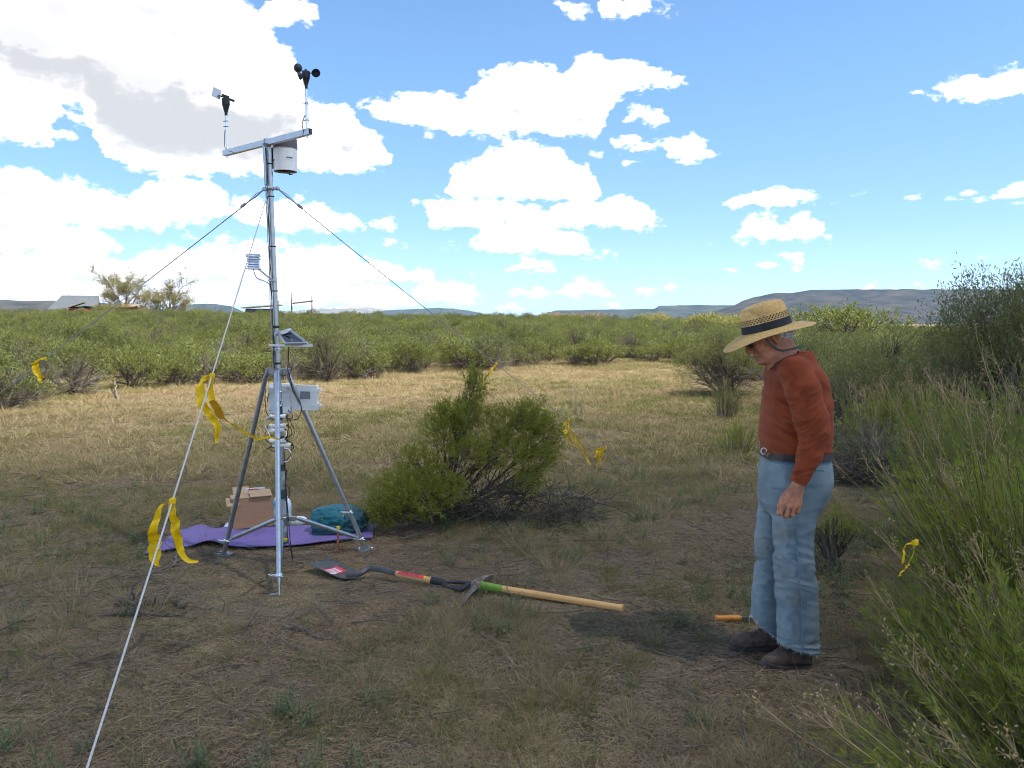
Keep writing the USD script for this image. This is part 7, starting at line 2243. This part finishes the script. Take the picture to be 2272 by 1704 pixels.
def hat_surface(prof, sides=72, ry=0.87, droop=None):
    """Rings (radius, height) in the hat's frame; ry flattens it sideways."""
    t = np.arange(sides) * 2 * np.pi / sides
    rings = []
    for r, h in prof:
        x, y = r * np.cos(t), r * np.sin(t) * ry
        z = np.full(sides, h) + (droop(r, t) if droop else 0)
        rings.append(np.stack([x, y, z], 1))
    v = np.concatenate(rings) @ HATR.T + HATC
    k = len(prof)
    i, j = np.meshgrid(np.arange(k - 1), np.arange(sides), indexing='ij')
    q = np.stack([i * sides + j, i * sides + (j + 1) % sides, (i + 1) * sides + (j + 1) % sides, (i + 1) * sides + j], -1).reshape(-1, 4)
    return v, np.vstack([q[:, [0, 1, 2]], q[:, [0, 2, 3]]])


def brim_droop(r, t):
    k = np.clip((r - 0.115) / 0.10, 0, 1)
    return -k ** 1.4 * (0.030 + 0.022 * np.clip(-np.cos(t), 0, 1) ** 2 - 0.012 * np.abs(np.sin(t)) ** 2) + 0.003 * k * np.sin(t * 3 + 1)


def top_dent(r, t):
    return -0.020 * np.exp(-((r * np.sin(t)) / 0.03) ** 2) * np.clip(1 - r / 0.085, 0, 1) - 0.010 * np.clip(-np.cos(t), 0, 1) * np.clip((0.11 - r) / 0.05, 0, 1)


hat = MAN.part('hat', hat_surface([(0.110, -0.006), (0.1165, 0.0), (0.1155, 0.012), (0.1135, 0.034), (0.1120, 0.050), (0.1100, 0.066), (0.1070, 0.088), (0.1020, 0.106), (0.0930, 0.119), (0.0780, 0.1265), (0.055, 0.129), (0.03, 0.128), (0.012, 0.127), (0.001, 0.127)], droop=top_dent), 'straw_weave', label='wide-brimmed straw hat with dark band', smooth=True)
rr_ = np.linspace(0.112, 0.219, 16)
MAN.part('brim', hat_surface([(r, 0.002) for r in rr_] + [(0.221, 0.0005)] + [(r, -0.0015) for r in rr_[::-1]], droop=brim_droop), 'straw_weave', under=hat, smooth=True)
MAN.part('hat_band', hat_surface([(0.1165, 0.003), (0.1190, 0.004), (0.1178, 0.020), (0.1162, 0.038), (0.1135, 0.039)], droop=lambda r, t: 0.0 * t), 'band_navy', under=hat, smooth=40)
# the openwork row above the band: little dark gaps between crossing straws
og = []
for row, (hh, rad) in enumerate(((0.047, 0.1130), (0.0555, 0.1120), (0.064, 0.1108))):
    for k in range(44):
        a_ = (k + 0.5 * (row % 2)) * 2 * np.pi / 44
        rd = np.array([math.cos(a_), math.sin(a_) * 0.87])
        tn = unit(np.array([-math.sin(a_), math.cos(a_) * 0.87]))
        c = np.array([rd[0] * (rad + 0.0014), rd[1] * (rad + 0.0014), hh])
        og.append((np.array([c + np.r_[tn * 0.0052, 0], c + np.array([0, 0, 0.0040]), c - np.r_[tn * 0.0052, 0], c - np.array([0, 0, 0.0040])]) @ HATR.T + HATC, np.array([[0, 1, 2], [0, 2, 3]])))
MAN.part('openwork', cat_(*og), 'dark_inside', under=hat, smooth=False)
cd = [M(1697, 748, -0.088), M(1705, 757, -0.086), M(1715, 767, -0.078), M(1726, 774.5, -0.072), M(1738, 777.5, -0.070), M(1752, 775.5, -0.066), M(1768, 771.5, -0.050), M(1784, 768, -0.025)]
MAN.part('chin_cord', tube(cd, 0.0040, 8, 40), 'cord_green', under=hat)
